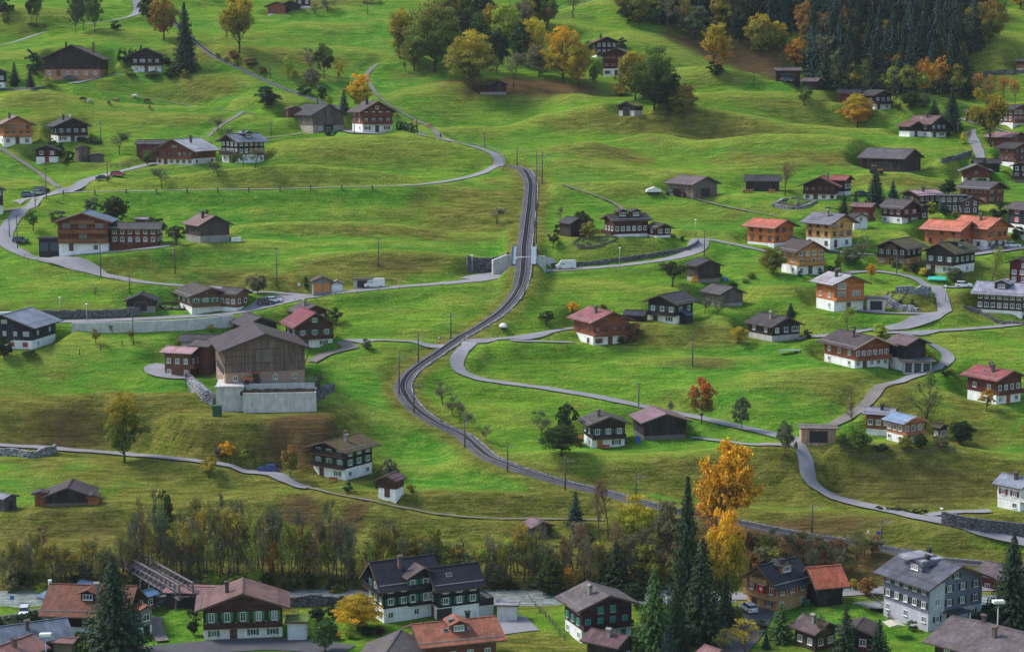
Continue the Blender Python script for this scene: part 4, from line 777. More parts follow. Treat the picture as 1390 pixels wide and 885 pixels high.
# ---------------------------------------------------------------- walls
def wall_line(name, pts, hgt, mat, label, cat='stone wall', thick=.6, rough=.25, h_end=None):
    C = catmull([at(x, y) for x, y in pts], 1.0); c = C[len(C) // 2].copy(); rs = np.random.RandomState(len(label)); n = len(C)
    T = np.gradient(C[:, :2], axis=0); T /= np.linalg.norm(T, axis=1)[:, None] + 1e-9
    jit = lambda a: rs.uniform(-a, a, n)
    hs = hgt + jit(rough) if h_end is None else np.linspace(hgt, h_end, n) + jit(rough)
    prof = [(-thick / 2, -1.0), (thick / 2, -1.0), (thick / 2, None), (-thick / 2, None)]
    zg = C[:, 2]
    vs = []
    for i in range(n):
        for o_, z in prof:
            oo = o_ + rs.uniform(-rough, rough) * .4
            vs.append((C[i, 0] + T[i, 1] * oo - c[0], C[i, 1] - T[i, 0] * oo - c[1], zg[i] + (z if z is not None else hs[i]) - c[2]))
    fs = [(i * 4 + k, (i + 1) * 4 + k, (i + 1) * 4 + (k + 1) % 4, i * 4 + (k + 1) % 4) for i in range(n - 1) for k in range(4)] + [(0, 1, 2, 3), (n * 4 - 1, n * 4 - 2, n * 4 - 3, n * 4 - 4)]
    mb = MB(); mb.add(vs, fs); o = link(name, mb.mesh(name, M[mat])); o.location = c
    return tag(o, label, cat)
W_ = wall_line
W_('stone_embankment', [(-10, 438), (40, 435), (100, 433), (150, 432), (190, 429)], 2.2, 'stone', 'long dark rubble embankment behind the main road at the small stone-door barn')
W_('retaining_wall', [(98, 452), (150, 451), (210, 449), (270, 446), (316, 441)], 2.4, 'concrete', 'long stained concrete retaining wall below the main road', 'retaining wall', .5, .02)
W_('stone_wall', [(634, 366), (642, 368), (660, 369), (676, 367), (690, 362)], 3.6, 'stone', 'high dark curved stone wall beside the railway underpass', thick=.8, rough=.1)
W_('stone_wall', [(748, 363), (790, 361), (830, 356), (876, 350), (914, 344), (938, 338), (948, 330)], 1.0, 'stone', 'dark retaining wall along the curved road below the rambling chalet', rough=.12)
W_('stone_wall', [(-10, 617), (20, 619), (45, 621), (76, 614)], 1.6, 'boulder', 'grey boulder wall propping the lower lane near the left edge')
W_('boulder_wall', [(254, 518), (262, 526), (274, 535), (290, 545)], 1.8, 'boulder', 'pale boulder slope holding the farm driveway beside the concrete platform', thick=1.6)
W_('stone_wall', [(1278, 712), (1300, 717), (1330, 722), (1360, 725), (1400, 729)], 2.6, 'stone', 'grey stone retaining wall below the planted terrace of the white house', thick=.7, rough=.08)
W_('stone_wall', [(1278, 221), (1290, 219), (1305, 215), (1318, 211)], 1.4, 'stone', 'curved grey stone wall between the long barn and the green-shuttered chalet')
W_('stone_wall', [(1318, 106), (1340, 103), (1365, 101), (1400, 100)], 1.5, 'stone', 'long dark stone wall crossing the upper meadow at the right edge')
W_('rock_bank', [(1204, 410), (1215, 416), (1230, 420), (1246, 425)], 1.2, 'boulder', 'rubble rock bank sloping beside the modern chalet garage', thick=1.8, rough=.5)
W_('stone_wall', [(1308, 418), (1330, 426), (1352, 437), (1375, 441), (1400, 442)], .8, 'stone', 'low crooked stone wall in the meadow below the veranda chalet', rough=.3)
W_('river_wall', [(150, 823), (240, 821), (340, 820), (440, 820), (520, 820)], 1.6, 'stone', 'rough grey stone bank beneath the river road', 'stone wall', 1.0, .3)
W_('stone_wall', [(-10, 124), (20, 123), (45, 123), (60, 121)], .9, 'stone', 'low stone wall under the two small conifers at the left edge')
W_('garden_wall', [(1048, 280), (1075, 284), (1097, 281), (1108, 274)], .8, 'boulder', 'pale garden wall curving in front of the dusty red roofed chalet', 'stone wall')
W_('garden_wall', [(1050, 279), (1062, 273), (1085, 270)], .6, 'boulder', 'short rear garden wall beside the bare tree', 'stone wall')
W_('concrete_wall', [(1075, 331), (1090, 338), (1110, 343), (1140, 345)], .0 + .9, 'stone', 'low garden wall under the terrace of the yellow wood house', 'garden wall')
W_('rock_bank', [(1068, 327), (1085, 333), (1105, 338)], 1.1, 'stone', 'dark rock garden beside the orange log house lane', 'rock garden', 2.5, .5)
W_('ruined_wall', [(1215, 398), (1228, 396), (1244, 398), (1262, 399)], 1.6, 'boulder', 'small grey rock pen in the garden inside the road bend', 'rock wall', 1.0, .4)
W_('earth_bank', [(425, 540), (436, 536), (450, 531)], 1.4, 'stone', 'dark overgrown rubble heap right of the concrete platform', 'rubble heap', 2.0, .5)
W_('rock_outcrop', [(402, 528), (404, 529), (406, 529)], .3, 'stone', 'small dark stone beside the concrete platform foot', 'rock', .8, .2)
W_('garden_wall', [(1120, 283), (1140, 285)], .4, 'stone', 'short low stone edge under the conifer pair', 'garden wall', .5, .1)
# concrete platform of the hay barn
def platform():
    l = LAY[BARN_I]; C = l['C']; a = R(6)
    zt = C.z + .12; 
    r_ = root('manure_platform', Vector((C.x, C.y, zt)), a, 'pale stained concrete platform and pit under the huge hay barn', 'concrete platform')
    inv = RZ(-a)
    def loc(px, py): # ground point of a pixel in platform coordinates, on the platform level
        dx, dz_ = ray(px, py); t = (zt - CAMZ) / dz_; q = inv @ Vector((t * dx - C.x, t - C.y, 0)); return q
    q0, q1 = loc(293, 524), loc(330, 524); q2, q3 = loc(330, 526), loc(429, 526)
    zb = -7.5
    mb = MB(); mb.box(q0.x, q1.x, q0.y - .4, q0.y + 9, zb, -.05); mb.box(q0.x - .3, q1.x + .3, q0.y - .8, q0.y + .0, -.28, .05); link('silo_block', mb.mesh('silo_block', M['concrete']), r_)
    mb = MB(); x0, x1 = q1.x + .02, q3.x; y = q2.y - .3
    mb.box(x0, x1, y, y + .35, zb, -1.2); mb.box(x1 - .35, x1, y + .35, y + 7, zb, -1.2); mb.box(x0 + .3, x1 - .36, y + 5, y + 5.4, zb, -.02)
    link('retaining_face', mb.mesh('retaining_face', M['concrete']), r_)
    mb = MB(); rs = random.Random(4); n = 16
    for i in range(n):
        u = x0 + .5 + (x1 - x0 - 1.4) * i / (n - 1); mb.lathe([(1.3, -1.9), (1.1, -1.2 + rs.random() * .2), (.5, -.95 + rs.random() * .2), (.05, -.85)], 8, (u, y + 2.4 + rs.uniform(-.6, .6)))
    link('manure_heap', mb.mesh('manure_heap', M['soil']), r_)
    mb = MB()
    for i in range(12):
        u = x0 + (x1 - x0) * i / 11; mb.bar((u, y + 5.2, -.03), (u, y + 5.2, 1.0), .07)
    mb.bar((x0, y + 5.2, 1.0), (x1, y + 5.2, 1.0), .07); mb.bar((x0, y + 5.2, .5), (x1, y + 5.2, .5), .05)
    link('railing', mb.mesh('railing', M['steel']), r_)
platform()
# ---------------------------------------------------------------- building parts
WIN = {}
def win_mesh(w, h, style, kind=0):
    key = (round(w, 2), round(h, 2), style, kind)
    if key in WIN: return WIN[key]
    mb = MB(); f = .09; d = .10
    fm = 0
    if kind == 2:      # closed roller blind
        mb.box(-w / 2, w / 2, -.03, 0, 0, h, 0)
    else:
        mb.box(-w / 2, w / 2, -d, 0, 0, f); mb.box(-w / 2, w / 2, -d, 0, h - f, h); mb.box(-w / 2, -w / 2 + f, -d, 0, f, h - f); mb.box(w / 2 - f, w / 2, -d, 0, f, h - f)
        k = max(1, round(w / .62))
        for i in range(1, k): x = -w / 2 + w * i / k; mb.box(x - .04, x + .04, -.07, -.025, f, h - f)
        mb.box(-w / 2 - .08, w / 2 + .08, -.2, 0, -.07, -.003)
        mb.box(-w / 2 + f, w / 2 - f, -.03, 0, f, h - f, 1)
    me = mb.mesh('window', [M['white'] if style == 'white' else M['brownframe'] if style == 'brown' else M['paint'], M['glass']]); WIN[key] = me; return me
def shut_mesh(h, closed):
    key = ('s', round(h, 2), closed)
    if key in WIN: return WIN[key]
    mb = MB(); w = .46 if not closed else .5; mb.box(-w / 2, w / 2, -.07, 0, 0, h)
    for i in range(4): z = .1 + (h - .2) * i / 4; mb.box(-w / 2 + .06, w / 2 - .06, -.095, -.07, z, z + (h - .2) / 4 - .07)
    me = mb.mesh('shutter', M['paint']); WIN[key] = me; return me
def add_win(root_, A, w, h, style='white', sh=None, closed=False, blind=None, name='window'):
    """A: matrix whose local -y is the outward normal, origin at the sill centre"""
    if blind:
        o = link(name, win_mesh(w, h, 'paint', 2), root_, A, lin(blind)); return o
    if closed and sh:
        o = link(name, win_mesh(w, h, style), root_, A)
        for sx in (-1, 1):
            link('shutter', shut_mesh(h, True), o, TM((sx * .252, -.105, 0)) @ Matrix.Scale(w / 1.0, 4, (1, 0, 0)), lin(sh))
        return o
    o = link(name, win_mesh(w, h, style), root_, A)
    if sh:
        for sx in (-1, 1): link('shutter', shut_mesh(h, False), o, TM((sx * (w / 2 + .25), 0, 0)), lin(sh))
    return o
def build_volume(rt, A, row, l, rnd, is_root):
    label, name, x0, x1, yt, yb, yaw, r, wall, wm, base, roofc, rm, o = row
    W, L, E, tp, ovs, ovf, t = (l[k] for k in ('W', 'L', 'E', 'tp', 'ovs', 'ovf', 't'))
    far = l['s'] < 4.6
    pre = '' if is_root else name + '_'
    yawd = yaw
    bh = min(o.get('bh', 0), E * .38 if E < 7 else 4.2) if base else 0
    if 0 < bh and o.get('bh', 0) > 1.5: bh = max(bh, min(1.75, E - 1.4))
    z0 = -1.6
    if base:
        mb = MB(); mb.box(-W / 2, W / 2, -L / 2, L / 2, z0, bh); link(pre + 'ground_floor_wall', mb.mesh('ground_floor_wall', M['plaster']), rt, A, lin(base))
    e = .06 if base else 0
    zb = bh + .003 if base else z0
    mb = MB(); w2 = W / 2 + e; l2 = L / 2 + e
    mb.prism([(-w2, zb), (w2, zb), (w2, E), (0, E + w2 * tp), (-w2, E)], -l2, l2)
    link(pre + 'wall', mb.mesh('wall', M[wm]), rt, A, lin(wall))
    # roof slab
    X = W / 2 + ovs; zz = lambda x: E + (W / 2 - abs(x)) * tp + .035
    X1 = X
    mb = MB(); mb.prism([(-X1, zz(X1)), (0, zz(0)), (X1, zz(X1)), (X1, zz(X1) + t), (0, zz(0) + t), (-X1, zz(X1) + t)], -(L / 2 + ovf), L / 2 + ovf)
    mb.box(-.16, .16, -(L / 2 + ovf), L / 2 + ovf, zz(0) + t - .06, zz(0) + t + .07)
    roof = link(pre + 'roof', mb.mesh('roof', M[rm]), rt, A, lin(roofc))
    # barge boards and gutters
    mb = MB(); yF = -(L / 2 + ovf) - .003; th = t + .14; Xb = X1 + .02
    mb.prism([(-Xb, zz(X1) - .06), (0, zz(0) - .06), (Xb, zz(X1) - .06), (Xb, zz(X1) - .06 + th), (0, zz(0) - .06 + th), (-Xb, zz(X1) - .06 + th)], yF - .05, yF)
    link(pre + 'barge_board', mb.mesh('barge_board', M['trim']), roof, None, lin(o.get('barge', '#4e4540' if wm == 'wood' else '#5e4c42')))
    sx = -1 if yawd > 0 else 1
    mb = MB(); mb.box(min(sx * (X1 + .004), sx * (X1 + .13)), max(sx * (X1 + .004), sx * (X1 + .13)), -(L / 2 + ovf), L / 2 + ovf, zz(X1) + .02, zz(X1) + .15)
    link(pre + 'gutter', mb.mesh('gutter', M['trim']), roof, None, lin('#4a3a34'))
    if wm == 'log' and not far:
        xs_ = sx * (X1 - .9); mb = MB(); mb.box(xs_ - .03, xs_ + .03, -(L / 2 + ovf - .3), L / 2 + ovf - .3, zz(xs_) + t, zz(xs_) + t + .16); link(pre + 'snow_guard', mb.mesh('snow_guard', M['steel']), roof)
    # rafters under the eaves
    ylev = -l2
    win = o.get('win', 'white'); sh = o.get('sh'); sfx = dict(style=win, sh=sh, closed=bool(o.get('closed')), blind=o.get('blind'))
    ww, wh = (1.0, 1.15)
    ww = rnd.choice([.9, 1.0, 1.0, 1.15]) if not sh else 1.0
    if o.get('bigwin'): ww, wh = 2.2, 1.5
    if o.get('tallwin'): ww, wh = .95, 1.6
    side = -1 if yawd > 0 else 1
    def face(which):
        if which == 'f': return lambda u, z, off=0.0, b=False: A @ TM((u, -(L / 2 + (0 if b else e)) - off, z))
        s_ = which; rot = RZ(-math.pi / 2) if s_ < 0 else RZ(math.pi / 2)
        return lambda u, z, off=0.0, b=False: A @ TM((s_ * (W / 2 + (0 if b else e) + off), u, z)) @ rot
    F = face('f'); S = face(side)
    if not o.get('nowin'):
        nf = o.get('nf', max(2, round(W / 2.6))); ns = o.get('ns', max(1, round(L / 4.2)))
        nf = min(nf, max(1, int((W - .8) / (ww + (1.05 if sh else .45)))))
        ns = min(ns, max(1, int((L - .6) / (1.0 + (1.05 if sh else .4)))))
        nfl = max(1, int(round((E - zb - .0) / 2.5))) if base or E > 3 else 1
        fh = (E - max(zb, 0)) / nfl
        rows = [max(zb, 0) + fh * i + min(.9, fh * .3) for i in range(nfl)]
        if o.get('upwin', 1):
            for i, zr in enumerate(rows + [E + .45]):
                n_ = nf if i < nfl else min(nf, 3)
                for j in range(n_):
                    u = (-W / 2 + (j + .5) * W / n_) if i < nfl else (j - (n_ - 1) / 2) * (ww + (1.0 if sh else .7))
                    if zr + wh + .35 > E + (W / 2 - abs(u) - ww / 2 - (.45 if sh else 0)) * tp: continue
                    if i < nfl and not sh and name != 'barn' and rnd.random() < .07: continue
                    add_win(rt, F(u, zr), (ww * 1.7 if (rnd.random() < .22 and not sh and not o.get('bigwin') and W / max(n_, 1) > 2.2) else ww), wh if i < nfl else min(wh, 1.0), **sfx)
            for i, zr in enumerate(rows):
                if zr + wh > E - .15: continue
                for j in range(ns):
                    u = -L / 2 + (j + .5) * L / ns
                    add_win(rt, S(u, zr), 1.0, min(wh, 1.15), **sfx)
        if base and bh > 1.7:
            bn = max(1, nf - 1); bs = dict(sfx); bs['blind'] = None
            if o.get('basesh'): bs = dict(style='paint', sh=None, closed=False, blind=o['basesh'])
            z = max(.5, bh - 1.75); hh = min(1.05, bh - z - .35)
            dj = 1 if bn > 2 else 0
            for j in range(bn):
                u = -W / 2 + (j + .5) * W / bn
                if j == dj and not o.get('basesh') and not (name in ('barn',)):
                    mb = MB(); mb.box(-.5, .5, -.05, 0, 0, 2.0); mb.box(-.62, .62, -.02, 0, 0, 2.1); d_ = link(pre + 'door', mb.mesh('door', M['paint']), rt, F(u, .02, .0, True), lin(o.get('door', '#5a3828')))
                    mb = MB(); mb.box(.32, .4, -.12, -.05, .95, 1.05); link('handle', mb.mesh('handle', M['steel']), d_)
                else: add_win(rt, F(u, z, .0, True), 1.0 if not o.get('basesh') else 1.3, hh, **bs)
            if ns >= 2 and not o.get('garage'):
                for j in range(0, ns, 2): add_win(rt, S(-L / 2 + (j + .5) * L / ns, z, .0, True), 1.0, hh, style=win)
    if o.get('bdoor'):
        hh = min(E, 3.0) * .82; wd = min(W * .4, 3.2)
        tgt = S if name in ('barn', 'shelter', 'carport') and abs(yawd) > 40 else F
        wd = min(L * .5, 6) if tgt is S else wd
        mb = MB(); mb.box(-wd / 2, wd / 2, -.09, 0, 0, hh); o_ = link(pre + 'dark_doorway_panel', mb.mesh('dark_doorway_panel', M['sleeper']), rt, tgt(0, 0))  # solid dark slab on the wall, its colour stands for interior shade
        mb = MB(); mb.box(-wd / 2 - .14, -wd / 2 - .003, -.14, 0, 0, hh + .14); mb.box(wd / 2 + .003, wd / 2 + .14, -.14, 0, 0, hh + .14); mb.box(-wd / 2 - .003, wd / 2 + .003, -.14, 0, hh + .003, hh + .14); link('door_frame', mb.mesh('door_frame', M['trim']), o_, None, lin('#6a5a50'))
    if o.get('barnfront'):
        # board seams, loft hatch and stable windows of the big barn
        mb = MB()
        for i in range(1, 8): mb.box(-W / 2 + W * i / 8 - .06, -W / 2 + W * i / 8 + .06, -.06, 0, 0, E - bh - .3)
        for z in (1.6, 3.3, E - bh - .4): mb.box(-W / 2, W / 2, -.075, -.012, z, z + .14)
        link('timber_frame', mb.mesh('timber_frame', M['trim']), rt, F(0, bh + .2), lin('#5c4a42'))
        mb = MB(); mb.box(-1.6, 1.6, -.1, 0, 0, 2.6); link('loft_door', mb.mesh('loft_door', M['wood']), rt, F(-.3, bh + 2.2, .08), lin('#85756c'))
        mb = MB(); mb.box(-L * .38, L * .38, -.05, 0, 0, 1.5); link('dark_bay_panel', mb.mesh('dark_bay_panel', M['sleeper']), rt, S(0, 1.6))  # dark slab in place of an opening, shade put into its colour
        mb = MB(); 
        for sx in (-1, 1): mb.bar((sx * (X - .1), -L / 2 - .3, zz(X) - .05), (sx * (W / 2 - .0), -L / 2 - .1, zz(X) - 3.2), .2)
        link('eave_brace', mb.mesh('eave_brace', M['trim']), rt, A, lin('#5a4840'))
    if o.get('garage'):
        gc, n_ = o['garage']; tgt, span = (F, W) if abs(yawd) < 50 else (S, L)
        if n_ == 1 and not is_root and name == 'wing': pos = [span * .36 * side * -1 if tgt is S else 0]; pos = [pos[0]]; wd = 2.8
        else: wd = min(2.9, span / n_ - .5); pos = [-span / 2 + (j + .5) * span / n_ for j in range(n_)]
        gh = min(2.2, E - .3)
        for u in pos:
            mb = MB(); mb.box(-wd / 2, wd / 2, -.04, 0, .02, gh)
            for i in range(4): mb.box(-wd / 2 + .06, wd / 2 - .06, -.07, -.04, .08 + i * gh / 4, .02 + (i + 1) * gh / 4 - .05)
            link('garage_door', mb.mesh('garage_door', M['paint']), rt, tgt(u, 0, 0.0, bool(base)), lin(gc))
    for k, bi in enumerate(o.get('balc', [1] if (name == 'chalet' and base and is_root) else [])):
        zf = bh + (bi - 1) * 2.5 if base else (bi - 1) * 2.5 + .3
        if zf < .4: zf = 2.4
        halfw = W / 2 + .05
        zt_ = E + (W / 2 - halfw) * tp
        if zf + 1.0 > E + 2.2: continue
        if zf + 1.0 > E - .1: halfw = min(halfw, max(1.6, W / 2 - (zf + 1.6 - E) / max(tp, .05)))
        mb = MB(); yb_ = -l2; d = .95
        mb.box(-halfw, halfw, yb_ - d, yb_ - .003, zf - .14, zf)
        bal = link(pre + 'balcony', mb.mesh('balcony', M['trim']), rt, A, lin('#6a5242'))
        mb = MB(); n_ = max(6, int(2 * halfw / .34))
        for i in range(n_):
            x = -halfw + 2 * halfw * i / n_; mb.box(x + .02, x + 2 * halfw / n_ - .02, yb_ - d - .04, yb_ - d, zf + .06, zf + .84)
        mb.box(-halfw, halfw, yb_ - d - .07, yb_ - d + .03, zf + .85, zf + .95); mb.box(-halfw, -halfw + .05, yb_ - d + .04, yb_ - .003, zf + .06, zf + .84); mb.box(halfw - .05, halfw, yb_ - d + .04, yb_ - .003, zf + .06, zf + .84)
        mb.box(-halfw, halfw, yb_ - d - .01, yb_ - d + .01, zf + .003, zf + .84)
        link('railing', mb.mesh('railing', M['log']), bal, None, lin(o.get('balccol', wall)))
        if rnd.random() < .3 and not far:
            mb = MB()
            for i in range(int(halfw * 2)): mb.lathe([(.05, zf + .9), (.2, zf + .98), (.16, zf + 1.12), (.04, zf + 1.2)], 6, (-halfw + .5 + i, yb_ - d - .12))
            link('flower_box', mb.mesh('flower_box', M['paint']), bal, None, lin(rnd.choice(['#a03028', '#b85a4a', '#5a7a38'])))
    for k in range(o.get('chim', 0)):
        rnd.random()
        cx = (.2 * W) * (1 if k % 2 == 0 else -1) * (side if k % 2 == 0 else side * .5); cy = (-.1 + .3 * k) * L if k % 2 == 0 else .22 * L
        if name == 'farmhouse' and o.get('chim') == 2: cx = (-.18 if k else .32) * W; cy = .0
        zr = zz(cx) + t; hgt = zz(0) + t + .45
        mb = MB(); mb.box(cx - .3, cx + .3, cy - .3, cy + .3, zr - .5, hgt); mb.box(cx - .37, cx + .37, cy - .37, cy + .37, hgt, hgt + .12)
        for sx in (-1, 1):
            for sy in (-1, 1): mb.box(cx + sx * .27 - .06, cx + sx * .27 + .06, cy + sy * .27 - .06, cy + sy * .27 + .06, hgt + .12, hgt + .42)
        mb.prism([(cx - .5, hgt + .42), (cx + .5, hgt + .42), (cx, hgt + .68)], cy - .5, cy + .5)
        link('chimney', mb.mesh('chimney', M['plaster']), roof, None, lin(rnd.choice(['#6a5c56', '#8c8680', '#55484a', '#3a3638'])))
    th = math.atan(tp)
    for k in range(o.get('sky', 0)):
        x = side * W * .26; y = (-.18 + .3 * k) * L
        mb = MB(); mb.box(-.42, .42, -.5, .5, 0, .09, 0); mb.box(-.34, .34, -.42, .42, .093, .10, 1)
        link('skylight', mb.mesh('skylight', [M['steel'], M['glass']]), roof, TM((x, y, zz(x) + t + .002)) @ Matrix.Rotation(th * side, 4, 'Y'))
    for k in range(o.get('dorm', 0)):
        n_ = o['dorm']; cy = (-.5 + (k + .5) / n_) * L * (.8 if n_ > 1 else .0); dw = 3.4 if W > 9 else 2.4; dl = W * .34; dh = 1.35
        xo = side * (W / 2 - .6 - .1 * W)         # front face of the dormer
        zbase = zz(xo) + t
        D_ = TM((xo, cy, zbase)) @ (RZ(math.pi / 2) if side > 0 else RZ(-math.pi / 2))   # local -y outward
        mb = MB(); mb.prism([(-dw / 2, -.4), (dw / 2, -.4), (dw / 2, dh), (0, dh + dw / 2 * .42), (-dw / 2, dh)], 0, dl)
        dm = link('dormer', mb.mesh('dormer', M['log']), roof, D_, lin(wall))
        mb = MB(); xx = dw / 2 + .5; z1 = dh - .5 * .42 + .03
        mb.prism([(-xx, z1), (0, dh + dw / 2 * .42 + .03), (xx, z1), (xx, z1 + .16), (0, dh + dw / 2 * .42 + .19), (-xx, z1 + .16)], -.5, dl + .6)
        link('dormer_roof', mb.mesh('dormer_roof', M[rm]), dm, None, lin(roofc))
        link('dormer_window', win_mesh(1.7, .95, win), dm, TM((0, 0, .22)))
    if o.get('crossgable'):
        dw = W * .7; dl = W / 2; xo = side * (W / 2 + .7); D_ = A @ TM((xo, L * .22, 0)) @ (RZ(math.pi / 2) if side > 0 else RZ(-math.pi / 2)); cp = .5
        mb = MB(); hh = E + 1.1; mb.prism([(-dw / 2, bh), (dw / 2, bh), (dw / 2, hh), (0, hh + dw / 2 * cp), (-dw / 2, hh)], 0, dl + .4)
        link('cross_gable_wall', mb.mesh('cross_gable_wall', M[wm]), rt, D_, lin(wall))
        mb = MB(); xx = dw / 2 + .8; z1 = hh - .8 * cp + .04; mb.prism([(-xx, z1), (0, hh + dw / 2 * cp + .04), (xx, z1), (xx, z1 + .2), (0, hh + dw / 2 * cp + .24), (-xx, z1 + .2)], -.8, dl)
        link('cross_gable_roof', mb.mesh('cross_gable_roof', M[rm]), rt, D_, lin('#5a4a4c'))
        for z in (bh + .8, bh + 3.4):
            for u in (-1.9, .5, 1.5): add_win(rt, D_ @ TM((u, 0, z)), .9, 1.35, sh=None)
            for u in (-2.7, -1.1, -.25, 2.25): link('shutter', shut_mesh(1.35, False), rt, D_ @ TM((u, 0, z)), lin(sh))
    if o.get('balcwing'):
        mb = MB(); mb.box(-2.2, 0, -L * 0 - 2.4, 2.4, -1.5, bh - .4); 
        T_ = A @ TM((0, L / 2 * (1 if yawd < 0 else -1), 0)) @ RZ(math.pi / 2)
        mb = MB(); mb.box(-3, 3, -2.6, -.01, -1.5, bh - .5); link('terrace_block', mb.mesh('terrace_block', M['plaster']), rt, A @ TM((0, L / 2 + 2.62, 0)), lin('#d4d4d2'))
        mb = MB(); mb.box(-3.1, 3.1, -2.7, .1, bh - .497, bh - .3)
        for i in range(14): mb.box(-3.05 + i * .45, -2.95 + i * .45, .02, .09, bh - .297, bh + .6)
        mb.box(-3.1, 3.1, 0, .1, bh + .603, bh + .72); mb.box(side * 3.1 - .1, side * 3.1, -2.7, 0, bh - .297, bh + .72)
        link('terrace_railing', mb.mesh('terrace_railing', M['trim']), rt, A @ TM((0, L / 2 + 2.62, 0)), lin('#2a2a30'))
    if o.get('leanto'):
        mb = MB(); mb.add([(-1.6, -2.2, 2.0), (1.6, -2.2, 2.0), (1.6, 0, 3.1), (-1.6, 0, 3.1), (-1.6, -2.2, 2.12), (1.6, -2.2, 2.12), (1.6, 0, 3.22), (-1.6, 0, 3.22)], [(0, 3, 2, 1), (4, 5, 6, 7), (0, 1, 5, 4), (1, 2, 6, 5), (2, 3, 7, 6), (3, 0, 4, 7)])
        lr = link('lean_to_roof', mb.mesh('lean_to_roof', M['tin']), rt, S(-L * .12, 0, .003), lin(o['leanto']))
        mb = MB(); mb.box(-1.4, 1.4, -2.0, 0, -1, 1.98); link('lean_to_wall', mb.mesh('lean_to_wall', M['wood']), rt, S(-L * .12, 0, .003), lin('#2c2a2c'))
    if o.get('entrance'):
        mb = MB(); mb.box(-2.2, 2.2, -2.6, 0, 3.0, 3.18); eb = link('entrance_canopy', mb.mesh('entrance_canopy', M['tin']), rt, F(-.8, 0, .0, True), lin('#4e5f62'))
        mb = MB()
        for x in (-2.0, 2.0): mb.box(x - .12, x + .12, -2.5, -2.26, -.5, 2.997)
        link('canopy_post', mb.mesh('canopy_post', M['paint']), rt, F(-.8, 0, .0, True), lin('#c8c8d0'))
        mb = MB(); mb.box(-1.1, 1.1, -.06, 0, 0, 2.5); link('entrance_door', mb.mesh('entrance_door', M['tint']), rt, F(-.8, 0, .0, True))
        # pale stair-well strip on the gable, beside the dark cladding
        mb = MB(); mb.box(-1.75, 1.75, -.05, 0, 0, E - bh + .1); st = link('stairwell_panel', mb.mesh('stairwell_panel', M['plaster']), rt, F(-W / 2 + 1.8, bh, .07), lin('#c2c1ce'))
        for z in (1.2, 4.0, 6.6):
            if z + 1.2 < E - bh: link('stair_window', win_mesh(1.3, 1.2, 'white'), st, TM((0, -.05, z)))
        mb = MB(); mb.box(-2.6, 2.6, -3, 3, 0, .5); link('roof_terrace', mb.mesh('roof_terrace', M['tin']), roof, TM((side * W * .14, L * .12, zz(W * .14) + .6)), lin('#a9a8b2'))
    if o.get('dish'):
        mb = MB(); mb.lathe([(.02, 0), (.3, .06), (.45, .18)], 12); d_ = link('satellite_dish', mb.mesh('satellite_dish', M['white']), roof, TM((0, -L * .2, zz(0) + t + .6)) @ Matrix.Rotation(1.2, 4, 'X'))
    if o.get('letters'):
        cu = bpy.data.curves.new('lettering', 'FONT'); cu.body = 'Bodmi-Hysli'; cu.size = .8; cu.extrude = .02; cu.align_x = 'CENTER'
        tmp = bpy.data.objects.new('tmp', cu); COL.objects.link(tmp); dg = bpy.context.evaluated_depsgraph_get(); me_ = bpy.data.meshes.new_from_object(tmp.evaluated_get(dg)); bpy.data.objects.remove(tmp)
        me_.materials.clear(); me_.materials.append(M['white'])
        link('lettering', me_, rt, S(-L * .28, bh + .9, .03) @ Matrix.Rotation(math.pi / 2, 4, 'X'))
    if o.get('flag'):
        mb = MB(); mb.box(-.65, .65, -.02, 0, 0, 1.5, 0); mb.box(-.13, .13, -.03, -.022, .42, 1.12, 1); mb.box(-.38, -.133, -.03, -.022, .64, .9, 1); mb.box(.133, .38, -.03, -.022, .64, .9, 1)
        mb.box(-.75, .75, -.06, .03, 1.503, 1.56, 1)
        fm_ = M['paint']; me_ = mb.mesh('hanging_flag', [fm_, M['white']]); link('hanging_flag', me_, rt, F(W * .12, bh + 1.0, 1.1), lin('#c8102a'))
def build_houses():
    cur = None; cl = None
    for n_, (row, l) in enumerate(zip(HO, LAY)):
        label, name, o = row[0], row[1], row[13]
        rnd = random.Random(n_ * 7 + 1)
        A = TM(l['C']) @ RZ(l['yaw'])
        if o.get('into'): build_volume(cur, cl.inverted() @ A, row, l, rnd, False); continue
        cat = {'farmhouse': 'farmhouse', 'annex': 'annex'}.get(name, name)
        nm = name if name != 'chalet' else 'chalet'
        cur = root(nm, l['C'], l['yaw'], label, cat); cl = A
        build_volume(cur, Matrix.Identity(4), row, l, rnd, True)
build_houses()
# ---------------------------------------------------------------- tree prototypes (unit height, unit width)
def quads_from(P, Nrm, size, rs, stretch=1.0):
    n = len(P); r = rs.randn(n, 3); t = np.cross(Nrm, r); t /= np.linalg.norm(t, axis=1)[:, None] + 1e-9; b = np.cross(Nrm, t)
    s = (size * rs.uniform(.6, 1.4, n))[:, None]
    k = rs.uniform(.7, 1.3, (n, 4))
    V = np.stack([P - t * s * stretch * k[:, :1], P - b * s * k[:, 1:2], P + t * s * stretch * k[:, 2:3], P + b * s * k[:, 3:4]], 1)
    return V
def leaf_mesh(name, V, cols, mat, extra=None):
    n = len(V); vv = V.reshape(-1, 3); F4 = np.arange(n * 4).reshape(n, 4); c = np.repeat(cols, 4, axis=0)
    return np_mesh(name, vv, F4, [mat], False, c)
def twigs(rs, starts, ends, w0):
    d = ends - starts; r = rs.randn(len(d), 3); t = np.cross(d, r); t /= np.linalg.norm(t, axis=1)[:, None] + 1e-9
    w = np.asarray(w0).reshape(-1, 1)
    return np.stack([starts - t * w, starts + t * w, ends + t * w * .35, ends - t * w * .35], 1)
